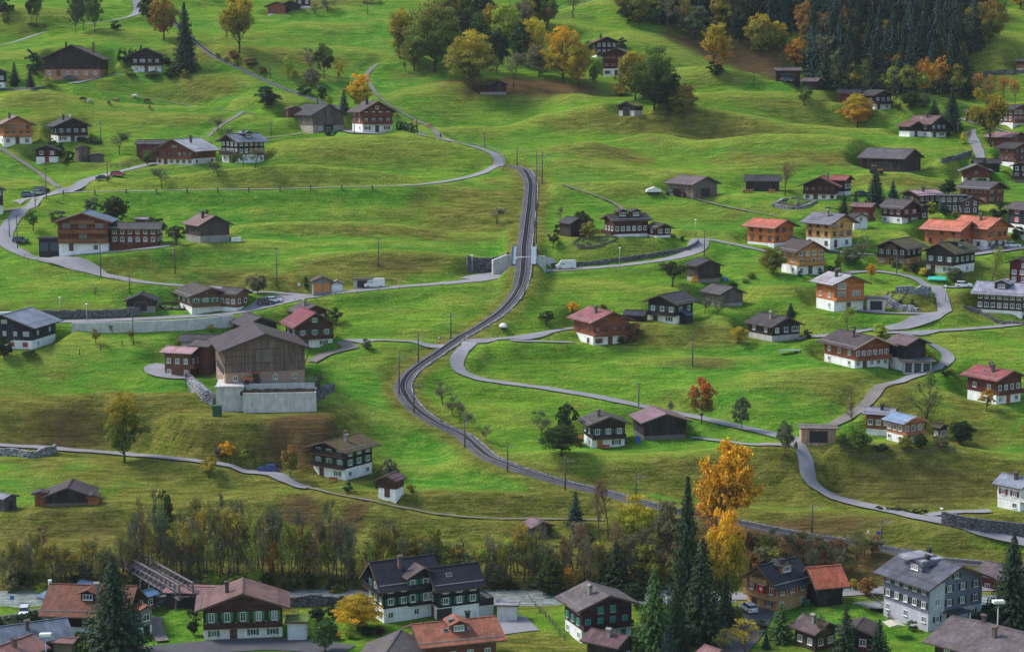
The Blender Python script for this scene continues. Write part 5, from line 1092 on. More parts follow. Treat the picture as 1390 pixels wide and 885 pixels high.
def round_crown(seed, n, zlo=.14, egg=.55, lobes=42, size=.028, sparse=0.0, flat=1.0):
    rs = np.random.RandomState(seed)
    d = rs.randn(lobes, 3); d /= np.linalg.norm(d, axis=1)[:, None]
    zc = zlo + (1 - zlo) * egg; hz_up, hz_dn = (1 - zc), (zc - zlo)
    rad = rs.uniform(.45, 1.02, lobes); lr = rs.uniform(.065, .165, lobes) * (46 / lobes) ** .12
    C = d * rad[:, None] * (1 - lr[:, None] * 1.6); C[:, 0] *= .5; C[:, 1] *= .5; C[:, 2] = zc + np.where(C[:, 2] > 0, C[:, 2] * hz_up, C[:, 2] * hz_dn)
    # squash corners so the outline stays irregular
    C[:, :2] *= (1 + .12 * rs.randn(lobes))[:, None]
    w = lr ** 1.5; pick = rs.choice(lobes, n, p=w / w.sum())
    q = rs.randn(n, 3); q /= np.linalg.norm(q, axis=1)[:, None]
    q[:, 2] = np.where(q[:, 2] < -.3, -q[:, 2] * .6, q[:, 2])
    rr = lr[pick] * rs.uniform(.55, 1.08, n) ** .8
    P = C[pick] + q * rr[:, None] * np.array([1, 1, .8])
    N = q + rs.randn(n, 3) * .55; N /= np.linalg.norm(N, axis=1)[:, None]
    V = quads_from(P, N, np.full(n, size), rs)
    lc = rs.rand(lobes); cols = np.stack([np.clip(.5 * lc[pick] + .5 * rs.rand(n), 0, 1), rs.rand(lobes)[pick] * .6 + rs.rand(n) * .4, rs.rand(lobes)[pick] * .6 + .4 * rs.rand(n)], 1)
    return V, cols, C, lr
def trunk_mesh(seed, C, zlo, r0=.028, nl=9, top=.8):
    rs = random.Random(seed); mb = MB()
    pts = [(0, 0, -.06)]; x = y = 0
    for i in range(1, 7):
        x += rs.uniform(-.012, .012); y += rs.uniform(-.012, .012); pts.append((x, y, top * i / 6))
    mb.tube(pts, [r0 * 1.35] + [r0 * (1 - i / 7.5) for i in range(1, 7)], 6)
    for k in range(min(nl, len(C))):
        c = C[k]; z0 = max(zlo * .75, min(top * .85, c[2] - .22 - rs.random() * .1)); f = z0 / top; i = min(5, int(f * 6)); a = pts[i]
        mb.tube([(a[0], a[1], z0), ((a[0] + c[0]) / 2 * 1.05, (a[1] + c[1]) / 2 * 1.05, z0 + (c[2] - z0) * .42), (c[0], c[1], c[2])], [r0 * .5, r0 * .33, r0 * .12], 4)
    return mb.mesh('trunk', M['bark'], True)
def bare_tree(seed, nleaf, spread=1.0, dens=1.0, zlo=.2, up=.6):
    rs = np.random.RandomState(seed); rnd = random.Random(seed); mb = MB(); segs = []; tips = []
    def grow(p, d, L_, r_, lev):
        n = 3; pts = [p]; q = p
        for i in range(n):
            d = (d + Vector((rnd.gauss(0, .16), rnd.gauss(0, .16), .06 if lev else .02))).normalized(); q = q + d * L_ / n; pts.append(q)
        if lev < 2: mb.tube(pts, [max(r_ * (1 - .55 * i / n), .0025) for i in range(n + 1)], 5 if lev == 0 else 3)
        else:
            for a, b in zip(pts, pts[1:]): segs.append((a, b, r_ * .8))
        if lev >= 3: tips.extend(pts[1:]); return
        nb = [int(11 * dens), int(6 * dens), int(5 * dens)][lev]
        for k in range(nb):
            f = rnd.uniform(zlo if lev == 0 else .25, .98) * n; i = min(int(f), n - 1); a = pts[i].lerp(pts[i + 1], f - i)
            az = rnd.uniform(0, 6.283); out = Vector((math.cos(az), math.sin(az), 0)) * spread
            nd = (d * up + out * (.75 if lev == 0 else .6) + Vector((0, 0, .15))).normalized() if lev == 0 else (d * .8 + Vector((rnd.gauss(0, .5), rnd.gauss(0, .5), rnd.gauss(.1, .4)))).normalized()
            grow(a, nd, L_ * [(.5 - .28 * f / n) * 1.0, .55, .6][lev], r_ * [.42, .5, .6][lev], lev + 1)
    grow(Vector((0, 0, -.05)), Vector((0, 0, 1)), .95, .022, 0)
    st = np.array([s_[0] for s_ in segs]); en = np.array([s_[1] for s_ in segs]); w = np.array([max(s_[2], .0022) for s_ in segs])
    V = twigs(rs, st, en, w); T = np.array(tips); sel = T[rs.choice(len(T), nleaf)] + rs.randn(nleaf, 3) * .014
    N = rs.randn(nleaf, 3); N /= np.linalg.norm(N, axis=1)[:, None]; Lq = quads_from(sel, N, np.full(nleaf, .0125), rs)
    both = np.concatenate([V, Lq]); cols = np.concatenate([np.stack([rs.rand(len(V)) * .3, rs.rand(len(V)), rs.rand(len(V))], 1), rs.rand(nleaf, 3)])
    vv = both.reshape(-1, 3); F4 = np.arange(len(both) * 4).reshape(-1, 4)
    mx = np.abs(vv[:, :2]).max() * 2
    me = np_mesh('crown', vv, F4, [M['twig'], M['leaf']], False, np.repeat(cols, 4, axis=0)); me.polygons.foreach_set('material_index', np.array([0] * len(V) + [1] * nleaf, np.int32))
    return me, mb.mesh('trunk', M['bark'], True), mx, vv[:, 2].max()
M['twig'] = m_simple('bare_twigs', .9, .15, 0, .2, 3, (.17, .155, .12))
def spruce(seed, levels=30, n0=11, width=.56, size=.026):
    rs = np.random.RandomState(seed); Ps = []; Ns = []; S = []; lc = []
    for i in range(levels):
        f = i / levels; z = .05 + .93 * f; rad = width * (1 - f) ** .70 * rs.uniform(.80, 1.08) + .012; nb = max(4, int(n0 * (1 - f * .6)))
        a0 = rs.rand() * 6.28
        for k in range(nb):
            a = a0 + 6.283 * k / nb + rs.randn() * .18; rr = rad * rs.uniform(.72, 1.12); m = max(3, int(9 * rr / width) + 2); c0 = rs.rand()
            for j in range(m):
                t = (j + .6) / m; droop = -.16 * rr * t + .10 * rr * t * t * t
                for side_ in (-1, 0, 1):
                    if side_ and rs.rand() < .25: continue
                    off = side_ * .10 * rr * (1.15 - t) * rs.uniform(.6, 1.5)
                    x = math.cos(a) * rr * t - math.sin(a) * off; y = math.sin(a) * rr * t + math.cos(a) * off
                    Ps.append((x, y, z + droop + rs.randn() * .004 - abs(side_) * .006)); Ns.append((math.cos(a) * .45 + rs.randn() * .3, math.sin(a) * .45 + rs.randn() * .3, .75)); S.append(size * (1.1 - .45 * f)); lc.append(c0)
    P = np.array(Ps); N = np.array(Ns); N /= np.linalg.norm(N, axis=1)[:, None]
    V = quads_from(P, N, np.array(S), rs, 1.25); n = len(P); cols = np.stack([np.array(lc) * .5 + rs.rand(n) * .5, rs.rand(n) * .3, rs.rand(n)], 1)
    mb = MB(); mb.tube([(0, 0, -.04), (0, 0, .5), (0, 0, .97)], [.017, .010, .002], 6)
    return leaf_mesh('crown', V, cols, M['needle']), mb.mesh('trunk', M['bark'], True)
PROTO = {}
def mk():
    P = PROTO
    for i in range(4):
        V, c, C, lr = round_crown(10 + i, 6000, .03, .44, 74, .0195); P['R', i] = (leaf_mesh('crown', V, c, M['leaf']), trunk_mesh(i, C, .2, .024))
    for i in range(3):
        V, c, C, lr = round_crown(20 + i, 3800, .12, .40, 56, .021); P['P', i] = (leaf_mesh('crown', V, c, M['leaf']), trunk_mesh(20 + i, C, .2, .02))
    for i in range(4):
        V, c, C, lr = round_crown(30 + i, 1700, .2, .5, 24, .026); P['F', i] = (leaf_mesh('crown', V, c, M['leaf']), trunk_mesh(30 + i, C, .3, .035, 14, .6))
    for i in range(3):
        V, c, C, lr = round_crown(40 + i, 1300, -.05, .35, 20, .040); P['U', i] = (leaf_mesh('crown', V, c, M['leaf']), trunk_mesh(40 + i, C, .0, .02, 5, .4))
    for i in range(2):
        V, c, C, lr = round_crown(50 + i, 2200, -.02, .35, 40, .024); P['T', i] = (leaf_mesh('crown', V, c, M['needle']), trunk_mesh(50 + i, C, .0, .02, 3, .6))
    for i in range(2):
        V, c, C, lr = round_crown(60 + i, 13000, .05, .44, 130, .0125); P['G', i] = (leaf_mesh('crown', V, c, M['leaf']), trunk_mesh(60 + i, C, .15, .022, 22))
    for i in range(4): P['S', i] = spruce(70 + i, 28, 11)
    P['C', 0] = spruce(80, 56, 18, .56, .0185); P['C', 1] = spruce(81, 50, 17, .56, .020)
    for i in range(5):
        me, tr, mx, mz = bare_tree(90 + i, 700, .8, 1.0, .3, .9); P['B', i] = (me, tr, mx, mz)
    for i in range(3):
        me, tr, mx, mz = bare_tree(100 + i, 2200, 1.0, 1.25, .22, .6); P['L', i] = (me, tr, mx, mz)
    for i in range(2):
        me, tr, mx, mz = bare_tree(120 + i, 15000, .95, 1.4, .16, .7); P['O', i] = (me, tr, mx, mz)
mk()
TC = dict(green='#5a7228', dk='#38481e', dkg='#2a3e20', olive='#7c7c30', gold='#ab962c', yel='#c2b030', yg='#95a436', orange='#bd882c', red='#b8542c', brown='#7a5a38', grey='#757250', gg='#5f6c48', con='#2a3f26', conb='#2e473e', cong='#45632e', amber='#d6a524', rust='#93703a')
KIND = {'R': ('broadleaf_tree', 'tree'), 'G': ('broadleaf_tree', 'tree'), 'P': ('young_tree', 'tree'), 'F': ('fruit_tree', 'tree'), 'U': ('bush', 'bush'), 'T': ('cypress', 'cypress'), 'S': ('spruce_tree', 'spruce'), 'C': ('spruce_tree', 'spruce'), 'B': ('bare_tree', 'tree'), 'L': ('sparse_tree', 'tree'), 'O': ('autumn_tree', 'tree')}
NPR = {}
for k_ in PROTO: NPR[k_[0]] = max(NPR.get(k_[0], 0), k_[1] + 1)
def tree(kind, px, yb, h, w, col, label, tip=None, group=None, rnd=random.Random(5), pos=None, lean=0):
    p = pos or at(px, yb); s = scl(p); hm, wm = h / s, w / s
    i = rnd.randrange(NPR[kind]); pr = PROTO[kind, i]
    name, cat = KIND[kind]
    sx = wm; sz = hm
    if kind in 'BLO': sx = wm / pr[2]; sz = hm / pr[3]
    if kind == 'C' or kind == 'S': sx = wm
    r_ = root(name, p, rnd.uniform(0, 6.28), label, cat, group)
    r_.rotation_euler[0] = lean
    S_ = Matrix.Diagonal((sx, sx, sz, 1))
    c1 = lin(TC.get(col, col)); c2 = lin(TC.get(tip, tip)) if tip else c1
    k_ = .88 if kind in 'SCT' else 1.0
    j = rnd.uniform(.88, 1.12)
    cr = link('crown', pr[0], r_, S_, tuple(min(1, c * j * k_) for c in c1[:3]) + (1,)); cr['tip'] = [float(min(1, c * j * k_)) for c in c2[:3]]
    tk = Matrix.Diagonal((max(sx, hm * .55), max(sx, hm * .55), sz, 1)) if kind not in 'BLO' else S_
    if kind not in 'BLO':
        # keep limbs inside the crown: trunk shares the crown's scale
        tk = S_
    link('trunk', pr[1], r_, tk)
    return r_
TR = []
def t(kind, x, yb, h, w, col, label, tip=None): TR.append((kind, x, yb, h, w * (1.08 if kind in 'RG' else 1), col, label, tip))
# top left
t('T', 6, 20, 34, 30, 'con', 'dark fir mass in the top left corner'); t('U', 6, 30, 14, 16, 'olive', 'brownish bush under the top left corner fir')
t('P', 43, 36, 62, 17, 'dk', 'tall tree with bare trunk beside the log pile at the mountain road, left one'); t('P', 50, 38, 66, 18, 'green', 'tall tree with bare trunk beside the log pile, right one')
t('P', 103, 46, 60, 24, 'gg', 'dark leafy roadside tree, first of the three above the big farmhouse'); t('P', 114, 42, 66, 26, 'green', 'roadside tree in the middle of the three above the big farmhouse'); t('P', 129, 45, 60, 26, 'green', 'roadside tree nearest the round bush above the big farmhouse')
t('U', 157, 41, 15, 17, 'dk', 'round dark green bush beside the mountain road')
t('R', 223, 55, 66, 42, 'rust', 'orange-brown round tree above the dark brown chalet', 'gold'); t('R', 203, 34, 46, 32, 'dk', 'dark tree cut by the top edge beside the mountain road bend')
t('C', 252, 98, 96, 36, 'con', 'tall dark spruce beside the dark brown chalet at the top left')
t('O', 325, 72, 84, 66, 'olive', 'tall olive-gold tree with bare trunk near the top edge', 'gold')
t('T', 46, 101, 38, 30, 'dkg', 'broad dark conifer left of the large old farmhouse'); t('S', 20, 117, 34, 18, 'con', 'small dark spruce beside the blue-grey house'); t('S', 41, 119, 28, 16, 'con', 'small dark spruce on the low stone wall under the broad dark conifer')
t('U', 65, 118, 20, 20, 'yg', 'bright yellow-green bush at the farmhouse driveway')
for i, x in enumerate((163, 170, 177, 184)): t('T', x, 86 + i % 2, 24, 10, 'con', 'columnar cypress in the row beside the dark brown chalet, number %s from the farmhouse side' % ('one', 'two', 'three', 'four')[i])
t('U', 178, 104, 15, 20, 'olive', 'olive bush at the front corner of the dark brown chalet'); t('U', 230, 106, 17, 24, 'dk', 'dark hedge bush under the tall spruce beside the dark brown chalet'); t('U', 207, 105, 11, 26, 'gg', 'low green hedge bush in front of the dark brown chalet'); t('U', 252, 106, 14, 20, 'olive', 'brownish bush at the foot of the tall dark spruce'); t('U', 228, 88, 14, 16, 'dkg', 'dark bush right behind the dark brown chalet')
for x, y, l in ((296, 80, 'uppermost'), (309, 86, 'middle'), (322, 92, 'lowest')): t('U', x, y, 10, 11, 'green', 'small round green bush beside the narrow upper rail track, ' + l + ' of three')
t('U', 318, 80, 14, 20, 'brown', 'brown scrub at the foot of the tall olive-gold tree'); t('U', 343, 90, 16, 26, 'brown', 'brown scrub right of the tall olive-gold tree'); t('U', 355, 100, 10, 16, 'brown', 'brown scrub by the upper rail track')
t('F', 162, 210, 30, 28, 'gg', 'spreading fruit tree above the vegetable garden'); t('F', 294, 179, 17, 24, 'grey', 'small bare fruit tree on the path above the blue-grey roof'); t('F', 308, 186, 12, 16, 'grey', 'tiny bare fruit tree just above the blue-grey roof')
t('F', 200, 225, 22, 24, 'green', 'garden tree in front of the dark red lean barn'); t('F', 281, 221, 28, 24, 'gg', 'garden tree at the corner of the white-roofed chalet'); t('F', 297, 240, 22, 28, 'gg', 'fruit tree on the lawn below the white-roofed chalet'); t('U', 318, 222, 16, 16, 'green', 'bright green bush in front of the blue-grey roofed chalet'); t('F', 346, 228, 26, 28, 'grey', 'greyish fruit tree beside the corner of the blue-grey roofed chalet'); t('F', 330, 226, 18, 18, 'gg', 'small fruit tree between the bright bush and the greyish fruit tree')
t('F', 219, 254, 25, 25, 'gg', 'fruit tree alone on the lawn below the parked red car')
t('U', 82, 212, 20, 14, 'dkg', 'dark bush right of the red-door cottage'); t('U', 94, 220, 22, 16, 'dkg', 'dark rounded conifer bush beside the grey sheds'); t('U', 70, 196, 10, 14, 'green', 'low bush between the two light-based chalets'); t('U', 88, 222, 10, 16, 'olive', 'yellowish bush at the red-door cottage corner')
# top centre
t('R', 364, 147, 32, 34, 'dkg', 'round dark green tree left of the grey barn'); t('P', 391, 107, 33, 20, 'yg', 'slim yellow-green tree beside the upper rail track'); t('P', 401, 108, 14, 8, 'gold', 'tiny golden sapling next to the slim yellow-green tree')
t('P', 440, 107, 56, 32, 'dk', 'tall dense dark green tree above the grey barn', 'green'); t('L', 420, 98, 34, 26, 'grey', 'hazy greyish tree behind the tall dense tree'); t('R', 422, 118, 30, 26, 'grey', 'purplish half-bare tree above the upper rail track'); t('U', 413, 130, 18, 24, 'dk', 'dark green bush above the upper rail track'); t('U', 436, 134, 18, 17, 'dk', 'dark bush beside the catenary mast'); t('U', 446, 144, 14, 14, 'yg', 'rounded yellow-green bush over the grey barn roof'); t('U', 460, 104, 20, 14, 'gold', 'golden bush right of the tall dense dark tree')
t('R', 487, 147, 50, 38, 'gold', 'gold and olive round tree behind the red-brown chalet', 'amber'); t('S', 467, 152, 32, 16, 'conb', 'dark blue-green spruce left of the gold and olive tree')
t('F', 445, 17, 24, 26, 'gg', 'fruit tree at the top edge right of the weathered house'); t('F', 428, 22, 16, 11, 'grey', 'small reddish bare tree beside the weathered barn at the top')
t('R', 543, 80, 72, 34, 'olive', 'olive-gold outer tree on the left flank of the big grove', 'gold'); t('G', 590, 98, 100, 82, 'green', 'largest green-gold tree of the big grove', 'olive'); t('R', 562, 96, 66, 40, 'olive', 'olive tree in front of the big grove, below its left flank'); t('G', 641, 121, 84, 72, 'olive', 'broad dome-shaped gold maple over the mossy hay hut', 'gold'); t('R', 622, 70, 62, 42, 'dk', 'dark tree between the green-gold giant and the gold dome'); t('R', 652, 70, 56, 32, 'green', 'bright green tree behind the gold dome'); t('R', 688, 62, 66, 44, 'yg', 'yellow-green tree near the top edge right of the gold dome'); t('R', 674, 100, 64, 36, 'dkg', 'dark green tree right behind the gold dome'); t('L', 697, 118, 48, 40, 'grey', 'greyish half-bare tree right of the mossy hay hut'); t('R', 605, 40, 50, 40, 'dk', 'dark tree crown at the top edge above the grove')
t('L', 551, 98, 16, 14, 'rust', 'rusty little bush at the edge of the big grove')
t('R', 722, 82, 68, 38, 'yel', 'bright yellow tree in the grove near the top', 'yel'); t('R', 708, 88, 62, 34, 'dk', 'dark tree beside the bright yellow tree'); t('R', 732, 104, 46, 36, 'grey', 'grey-brown tree between the yellow tree and the twin gold maples')
t('G', 764, 112, 80, 56, 'gold', 'gold maple, left of the twin pair with dark trunks', 'amber'); t('G', 784, 118, 74, 48, 'gold', 'gold maple, right of the twin pair with dark trunks', 'gold'); t('P', 806, 120, 38, 13, 'gg', 'thin dark tree right of the twin gold maples')
t('R', 862, 136, 78, 50, 'olive', 'olive-gold tree hiding the tall red farmhouse', 'gold'); t('G', 888, 150, 92, 66, 'dk', 'great dark green round tree beside the mossy hut', 'green'); t('R', 906, 158, 72, 40, 'dkg', 'blackish green tree in front of the great round tree'); t('R', 926, 161, 50, 46, 'olive', 'brownish olive tree at the outer edge of the hut grove', 'rust'); t('U', 843, 130, 22, 30, 'gold', 'golden low foliage left of the mossy hut grove')
t('B', 778, 25, 36, 36, 'brown', 'bare tree on rusty ground at the top edge'); t('L', 742, 42, 32, 28, 'rust', 'reddish sparse tree behind the yellow tree'); t('U', 800, 68, 18, 16, 'dkg', 'dark bush left of the rusty-roofed chalet'); t('U', 838, 70, 18, 26, 'grey', 'brown bush right of the rusty-roofed chalet'); t('U', 845, 66, 16, 16, 'dkg', 'dark bush behind the rusty-roofed chalet')
t('O', 972, 97, 66, 62, 'orange', 'orange-gold tree with dark bush at its foot', 'gold'); t('U', 971, 102, 20, 30, 'dkg', 'dark bush at the foot of the orange-gold tree')
t('R', 852, 32, 44, 32, 'dk', 'dark olive tree at the top edge, first of the forest fringe', 'olive'); t('R', 868, 34, 46, 30, 'olive', 'olive tree of the forest fringe beside the first dark one'); t('R', 886, 34, 48, 34, 'green', 'green-gold tree of the forest fringe at the top edge', 'gold'); t('L', 908, 46, 52, 30, 'grey', 'grey bare tree of the forest fringe'); t('L', 925, 48, 56, 30, 'grey', 'purplish bare tree of the forest fringe'); t('R', 942, 55, 50, 42, 'gg', 'grey-green rounded tree of the forest fringe'); t('R', 980, 48, 60, 36, 'olive', 'golden-green tall tree of the forest fringe', 'gold'); t('R', 1003, 60, 66, 34, 'dkg', 'dark tree between the golden-green and the gold fringe trees'); t('R', 1032, 76, 66, 42, 'olive', 'gold tree at the edge of the dark forest', 'gold'); t('R', 1056, 72, 50, 30, 'olive', 'yellow-green tree next to the gold one at the dark forest edge', 'yel'); t('R', 1081, 92, 46, 34, 'orange', 'flame-shaped orange tree at the dark forest edge', 'orange')
t('R', 1100, 96, 52, 30, 'gg', 'bluish green tree right behind the flame-shaped orange tree'); t('L', 1122, 102, 56, 44, 'grey', 'large grey bare tree at the forest foot', ); t('L', 1140, 104, 44, 30, 'rust', 'brownish bare tree at the forest foot'); t('R', 1162, 104, 24, 26, 'dk', 'dark low tree at the forest foot'); t('R', 1195, 112, 44, 28, 'olive', 'olive-orange tree at the forest foot', 'orange'); t('T', 1205, 116, 36, 20, 'dkg', 'dark slim tree between two autumn trees at the forest foot'); t('R', 1218, 116, 46, 22, 'olive', 'pale orange tree at the forest foot', 'orange'); t('R', 1234, 123, 30, 30, 'yg', 'yellow-green rounded tree at the forest foot'); t('R', 1256, 128, 52, 32, 'orange', 'bright orange tree at the forest foot, left one', 'orange'); t('R', 1278, 128, 54, 30, 'rust', 'orange-brown tree at the forest foot beside the bright orange one', 'orange'); t('R', 1300, 134, 50, 28, 'olive', 'olive tree at the forest foot above the round dark bush'); t('S', 1314, 134, 40, 18, 'con', 'dark spruce at the right end of the forest foot')
t('G', 1343, 60, 74, 46, 'olive', 'broad brownish tree beside the steep upper meadow', 'rust'); t('R', 1310, 72, 50, 32, 'gg', 'grey-green tree in front of the dark forest near the steep meadow'); t('R', 1385, 12, 30, 30, 'gold', 'golden tree cut by the top right corner')
t('G', 1164, 173, 48, 50, 'orange', 'rounded orange-brown tree alone on the right-hand slope', 'gold'); t('F', 1092, 143, 26, 30, 'green', 'small fruit tree below the two dark upper barns'); t('U', 1145, 124, 20, 28, 'gg', 'grey-green willow bush above the red annex'); t('T', 1174, 121, 13, 8, 'con', 'tiny cypress above the red flower-tub chalet'); t('U', 1165, 121, 9, 12, 'green', 'tiny bush left of the tiny cypress')
t('R', 1236, 150, 28, 28, 'dkg', 'dark round bushy tree above the black-green chalet'); t('R', 1254, 147, 22, 20, 'gg', 'greyer round bush beside the dark round one'); t('U', 1220, 150, 9, 10, 'dk', 'small bush right of the flower-tub chalet'); t('S', 1268, 157, 22, 17, 'con', 'short spruce behind the black-green chalet'); t('C', 1291, 178, 56, 30, 'con', 'tall dark spruce right of the black-green chalet')
t('U', 1308, 196, 18, 12, 'yel', 'small yellow bush beside the lane below the tall spruce'); t('L', 1316, 193, 18, 16, 'grey', 'small bare bush next to the small yellow one'); t('U', 1294, 184, 9, 12, 'yg', 'low yellowish bush in front of the tall spruce')
t('O', 1345, 200, 82, 62, 'olive', 'tall olive-gold tree with clear dark trunk near the right edge', 'gold')
for i, (x, w) in enumerate(((1324, 22), (1342, 24), (1360, 26), (1378, 26))): t('L', x, 134 + i * 3, 36 + i, w, 'rust', 'reddish sparse tree below the long upper stone wall, %s of four from the forest' % ('first', 'second', 'third', 'fourth')[i], 'orange')
# left middle
t('F', 45, 313, 29, 25, 'green', 'fruit tree between the bending lane and the three-storey chalet'); t('U', 82, 302, 24, 34, 'gg', 'bushy tree behind the three-storey chalet, leftmost'); t('U', 125, 290, 24, 28, 'gg', 'hazy grey-green tree behind the three-storey chalet'); t('R', 158, 304, 44, 38, 'dk', 'large dark green tree right behind the three-storey chalet'); t('U', 153, 302, 16, 14, 'yg', 'light green bush in front of the large dark tree'); t('U', 213, 312, 24, 36, 'dk', 'round dark bush above the long annex roof'); t('F', 239, 333, 28, 32, 'dk', 'dark fruit tree with stout trunk between the annex and the pink-roof barn')
t('R', 350, 399, 31, 28, 'grey', 'purplish round half-bare tree beside the green-shuttered olive chalet'); t('F', 332, 393, 18, 18, 'grey', 'small bare fruit tree above the patched roof wing'); t('F', 130, 466, 20, 16, 'olive', 'thin sapling in the meadow beside the navy house'); t('F', 178, 463, 17, 14, 'olive', 'thin sapling beside the wooden pole in the meadow'); t('F', 153, 452, 12, 10, 'grey', 'tiny sapling under the concrete wall')
t('F', 674, 304, 21, 24, 'grey', 'bare little tree alone in the meadow left of the railway'); t('T', 416, 394, 24, 7, 'con', 'narrow cypress left of the orange-door garage'); t('F', 456, 442, 26, 22, 'dk', 'fruit tree right of the red-roofed chalet'); t('F', 286, 452, 12, 14, 'olive', 'small tree in front of the concrete wall near the big barn')
t('U', 243, 470, 16, 22, 'olive', 'garden bush beside the pink-roofed farm annex')
# centre right
t('F', 751, 337, 22, 22, 'dk', 'small dark fruit tree right of the railway above the underpass'); t('U', 757, 318, 20, 18, 'dkg', 'dark bush left of the half-buried barn roof'); t('R', 790, 318, 34, 30, 'dk', 'dark green tree hiding the half-buried barn'); t('U', 800, 324, 26, 28, 'olive', 'olive rounded bush beside the half-buried barn'); t('B', 759, 306, 26, 18, 'brown', 'dead leafless tree above the half-buried barn'); t('U', 926, 326, 7, 10, 'dk', 'tiny dark shrub at the end of the curved lane'); t('U', 914, 323, 8, 12, 'gg', 'low green shrub right of the rambling chalet')
t('F', 913, 389, 38, 48, 'dk', 'wide dark fruit tree beside the dark hay barn'); t('P', 943, 389, 16, 10, 'amber', 'small yellow tree in front of the dark hay barn'); t('P', 777, 428, 22, 17, 'amber', 'golden young tree behind the faded red roof'); t('F', 742, 441, 20, 26, 'dk', 'small round fruit tree in the meadow right of the railway'); t('F', 956, 426, 22, 19, 'gg', 'fruit tree in front of the grey barn, nearer the black chalet'); t('F', 974, 428, 25, 25, 'gg', 'fruit tree in front of the grey barn, farther from the black chalet'); t('U', 819, 420, 8, 14, 'olive', 'low bush behind the faded red roof ridge')
t('U', 996, 390, 10, 14, 'dk', 'dark garden shrub above the grey barn'); t('U', 1011, 384, 8, 12, 'gg', 'small garden shrub by the blue tarp'); t('U', 1020, 378, 10, 14, 'olive', 'yellowish garden shrub left of the tall old chalet')
# right middle
t('B', 1066, 266, 48, 36, 'brown', 'large bare tree beside the long dark barn'); t('C', 1188, 276, 50, 28, 'con', 'thick dark spruce below the long purple-grey barn'); t('S', 1212, 268, 24, 15, 'conb', 'blue-tinged spruce right of the thick dark spruce'); t('S', 1145, 292, 32, 15, 'con', 'dark narrow conifer, left of the conifer pair'); t('S', 1161, 290, 32, 15, 'con', 'dark narrow conifer, right of the conifer pair'); t('S', 1335, 247, 34, 20, 'con', 'spruce in front of the green-shuttered brown chalet'); t('R', 1287, 266, 24, 28, 'dkg', 'round dark tree above the flat modern house'); t('R', 1331, 270, 32, 28, 'dkg', 'dark green tree in front of the orange-shuttered chalet'); t('U', 1262, 288, 22, 18, 'yg', 'yellow-green bush beside the pale pink roof'); t('T', 1355, 296, 26, 28, 'con', 'dark conical tree behind the rear orange roof'); t('U', 1282, 292, 18, 18, 'dkg', 'dark bush below the flat modern house'); t('U', 1297, 294, 12, 14, 'olive', 'garden bush in front of the grey-roofed cottage')
t('L', 1172, 352, 34, 30, 'grey', 'reddish bare tree left of the mossy roofs'); t('R', 1155, 360, 26, 34, 'gg', 'green bushy tree beside the yellow wood house'); t('P', 1138, 373, 30, 13, 'olive', 'slim yellowish tree right of the tall old chalet'); t('P', 1182, 381, 28, 14, 'orange', 'slender orange-gold sapling beside the lane', 'amber'); t('T', 1086, 376, 11, 10, 'con', 'clipped dark bush in front of the tall old chalet'); t('T', 1114, 373, 10, 9, 'con', 'small clipped bush at the right corner of the tall old chalet'); t('U', 1127, 369, 12, 14, 'dkg', 'dark bush between the tall old chalet and the lane'); t('R', 1049, 372, 40, 38, 'olive', 'olive tree left of the tall old chalet'); t('L', 1346, 382, 50, 36, 'yg', 'tall yellow-green sparse tree below the parked cars'); t('R', 1298, 384, 24, 24, 'gg', 'round grey-green tree in front of the dormered mossy roof'); t('U', 1252, 374, 16, 16, 'yel', 'yellow-green shrub in front of the mossy roofed pair'); t('U', 1240, 370, 16, 16, 'dkg', 'dark shrub in front of the mossy roofed pair'); t('U', 1262, 376, 14, 18, 'dk', 'green shrub above the turquoise tarp'); t('U', 1215, 362, 12, 16, 'gg', 'bush at the foot of the left mossy roof'); t('U', 1228, 366, 8, 12, 'olive', 'low bush on the lane bend below the mossy roofs'); t('U', 1380, 326, 20, 24, 'dkg', 'dark bush right of the rear orange roof'); t('S', 1073, 430, 20, 16, 'con', 'small dark conifer behind the dark white-plinth barn'); t('T', 1222, 413, 8, 8, 'con', 'tiny clipped shrub inside the road bend, first'); t('T', 1238, 414, 9, 8, 'con', 'tiny clipped shrub inside the road bend, second'); t('U', 1268, 413, 12, 8, 'gg', 'small shrub at the inner kerb of the road bend'); t('L', 1150, 448, 34, 28, 'yg', 'hazy yellowish tree below the modern orange chalet'); t('L', 1118, 418, 12, 14, 'olive', 'bare bush before the modern orange chalet')
t('R', 1195, 457, 20, 22, 'yg', 'yellow-green tree behind the big red-brown chalet'); t('F', 1002, 466, 24, 28, 'gold', 'gold-olive little tree left of the dark white-plinth barn'); t('U', 1096, 460, 14, 18, 'dk', 'bush right of the dark white-plinth barn'); t('U', 860, 462, 26, 28, 'brown', 'reddish bush at the corner of the faded red roof chalet'); t('U', 845, 466, 12, 18, 'gg', 'green creeper bush below the reddish bush')
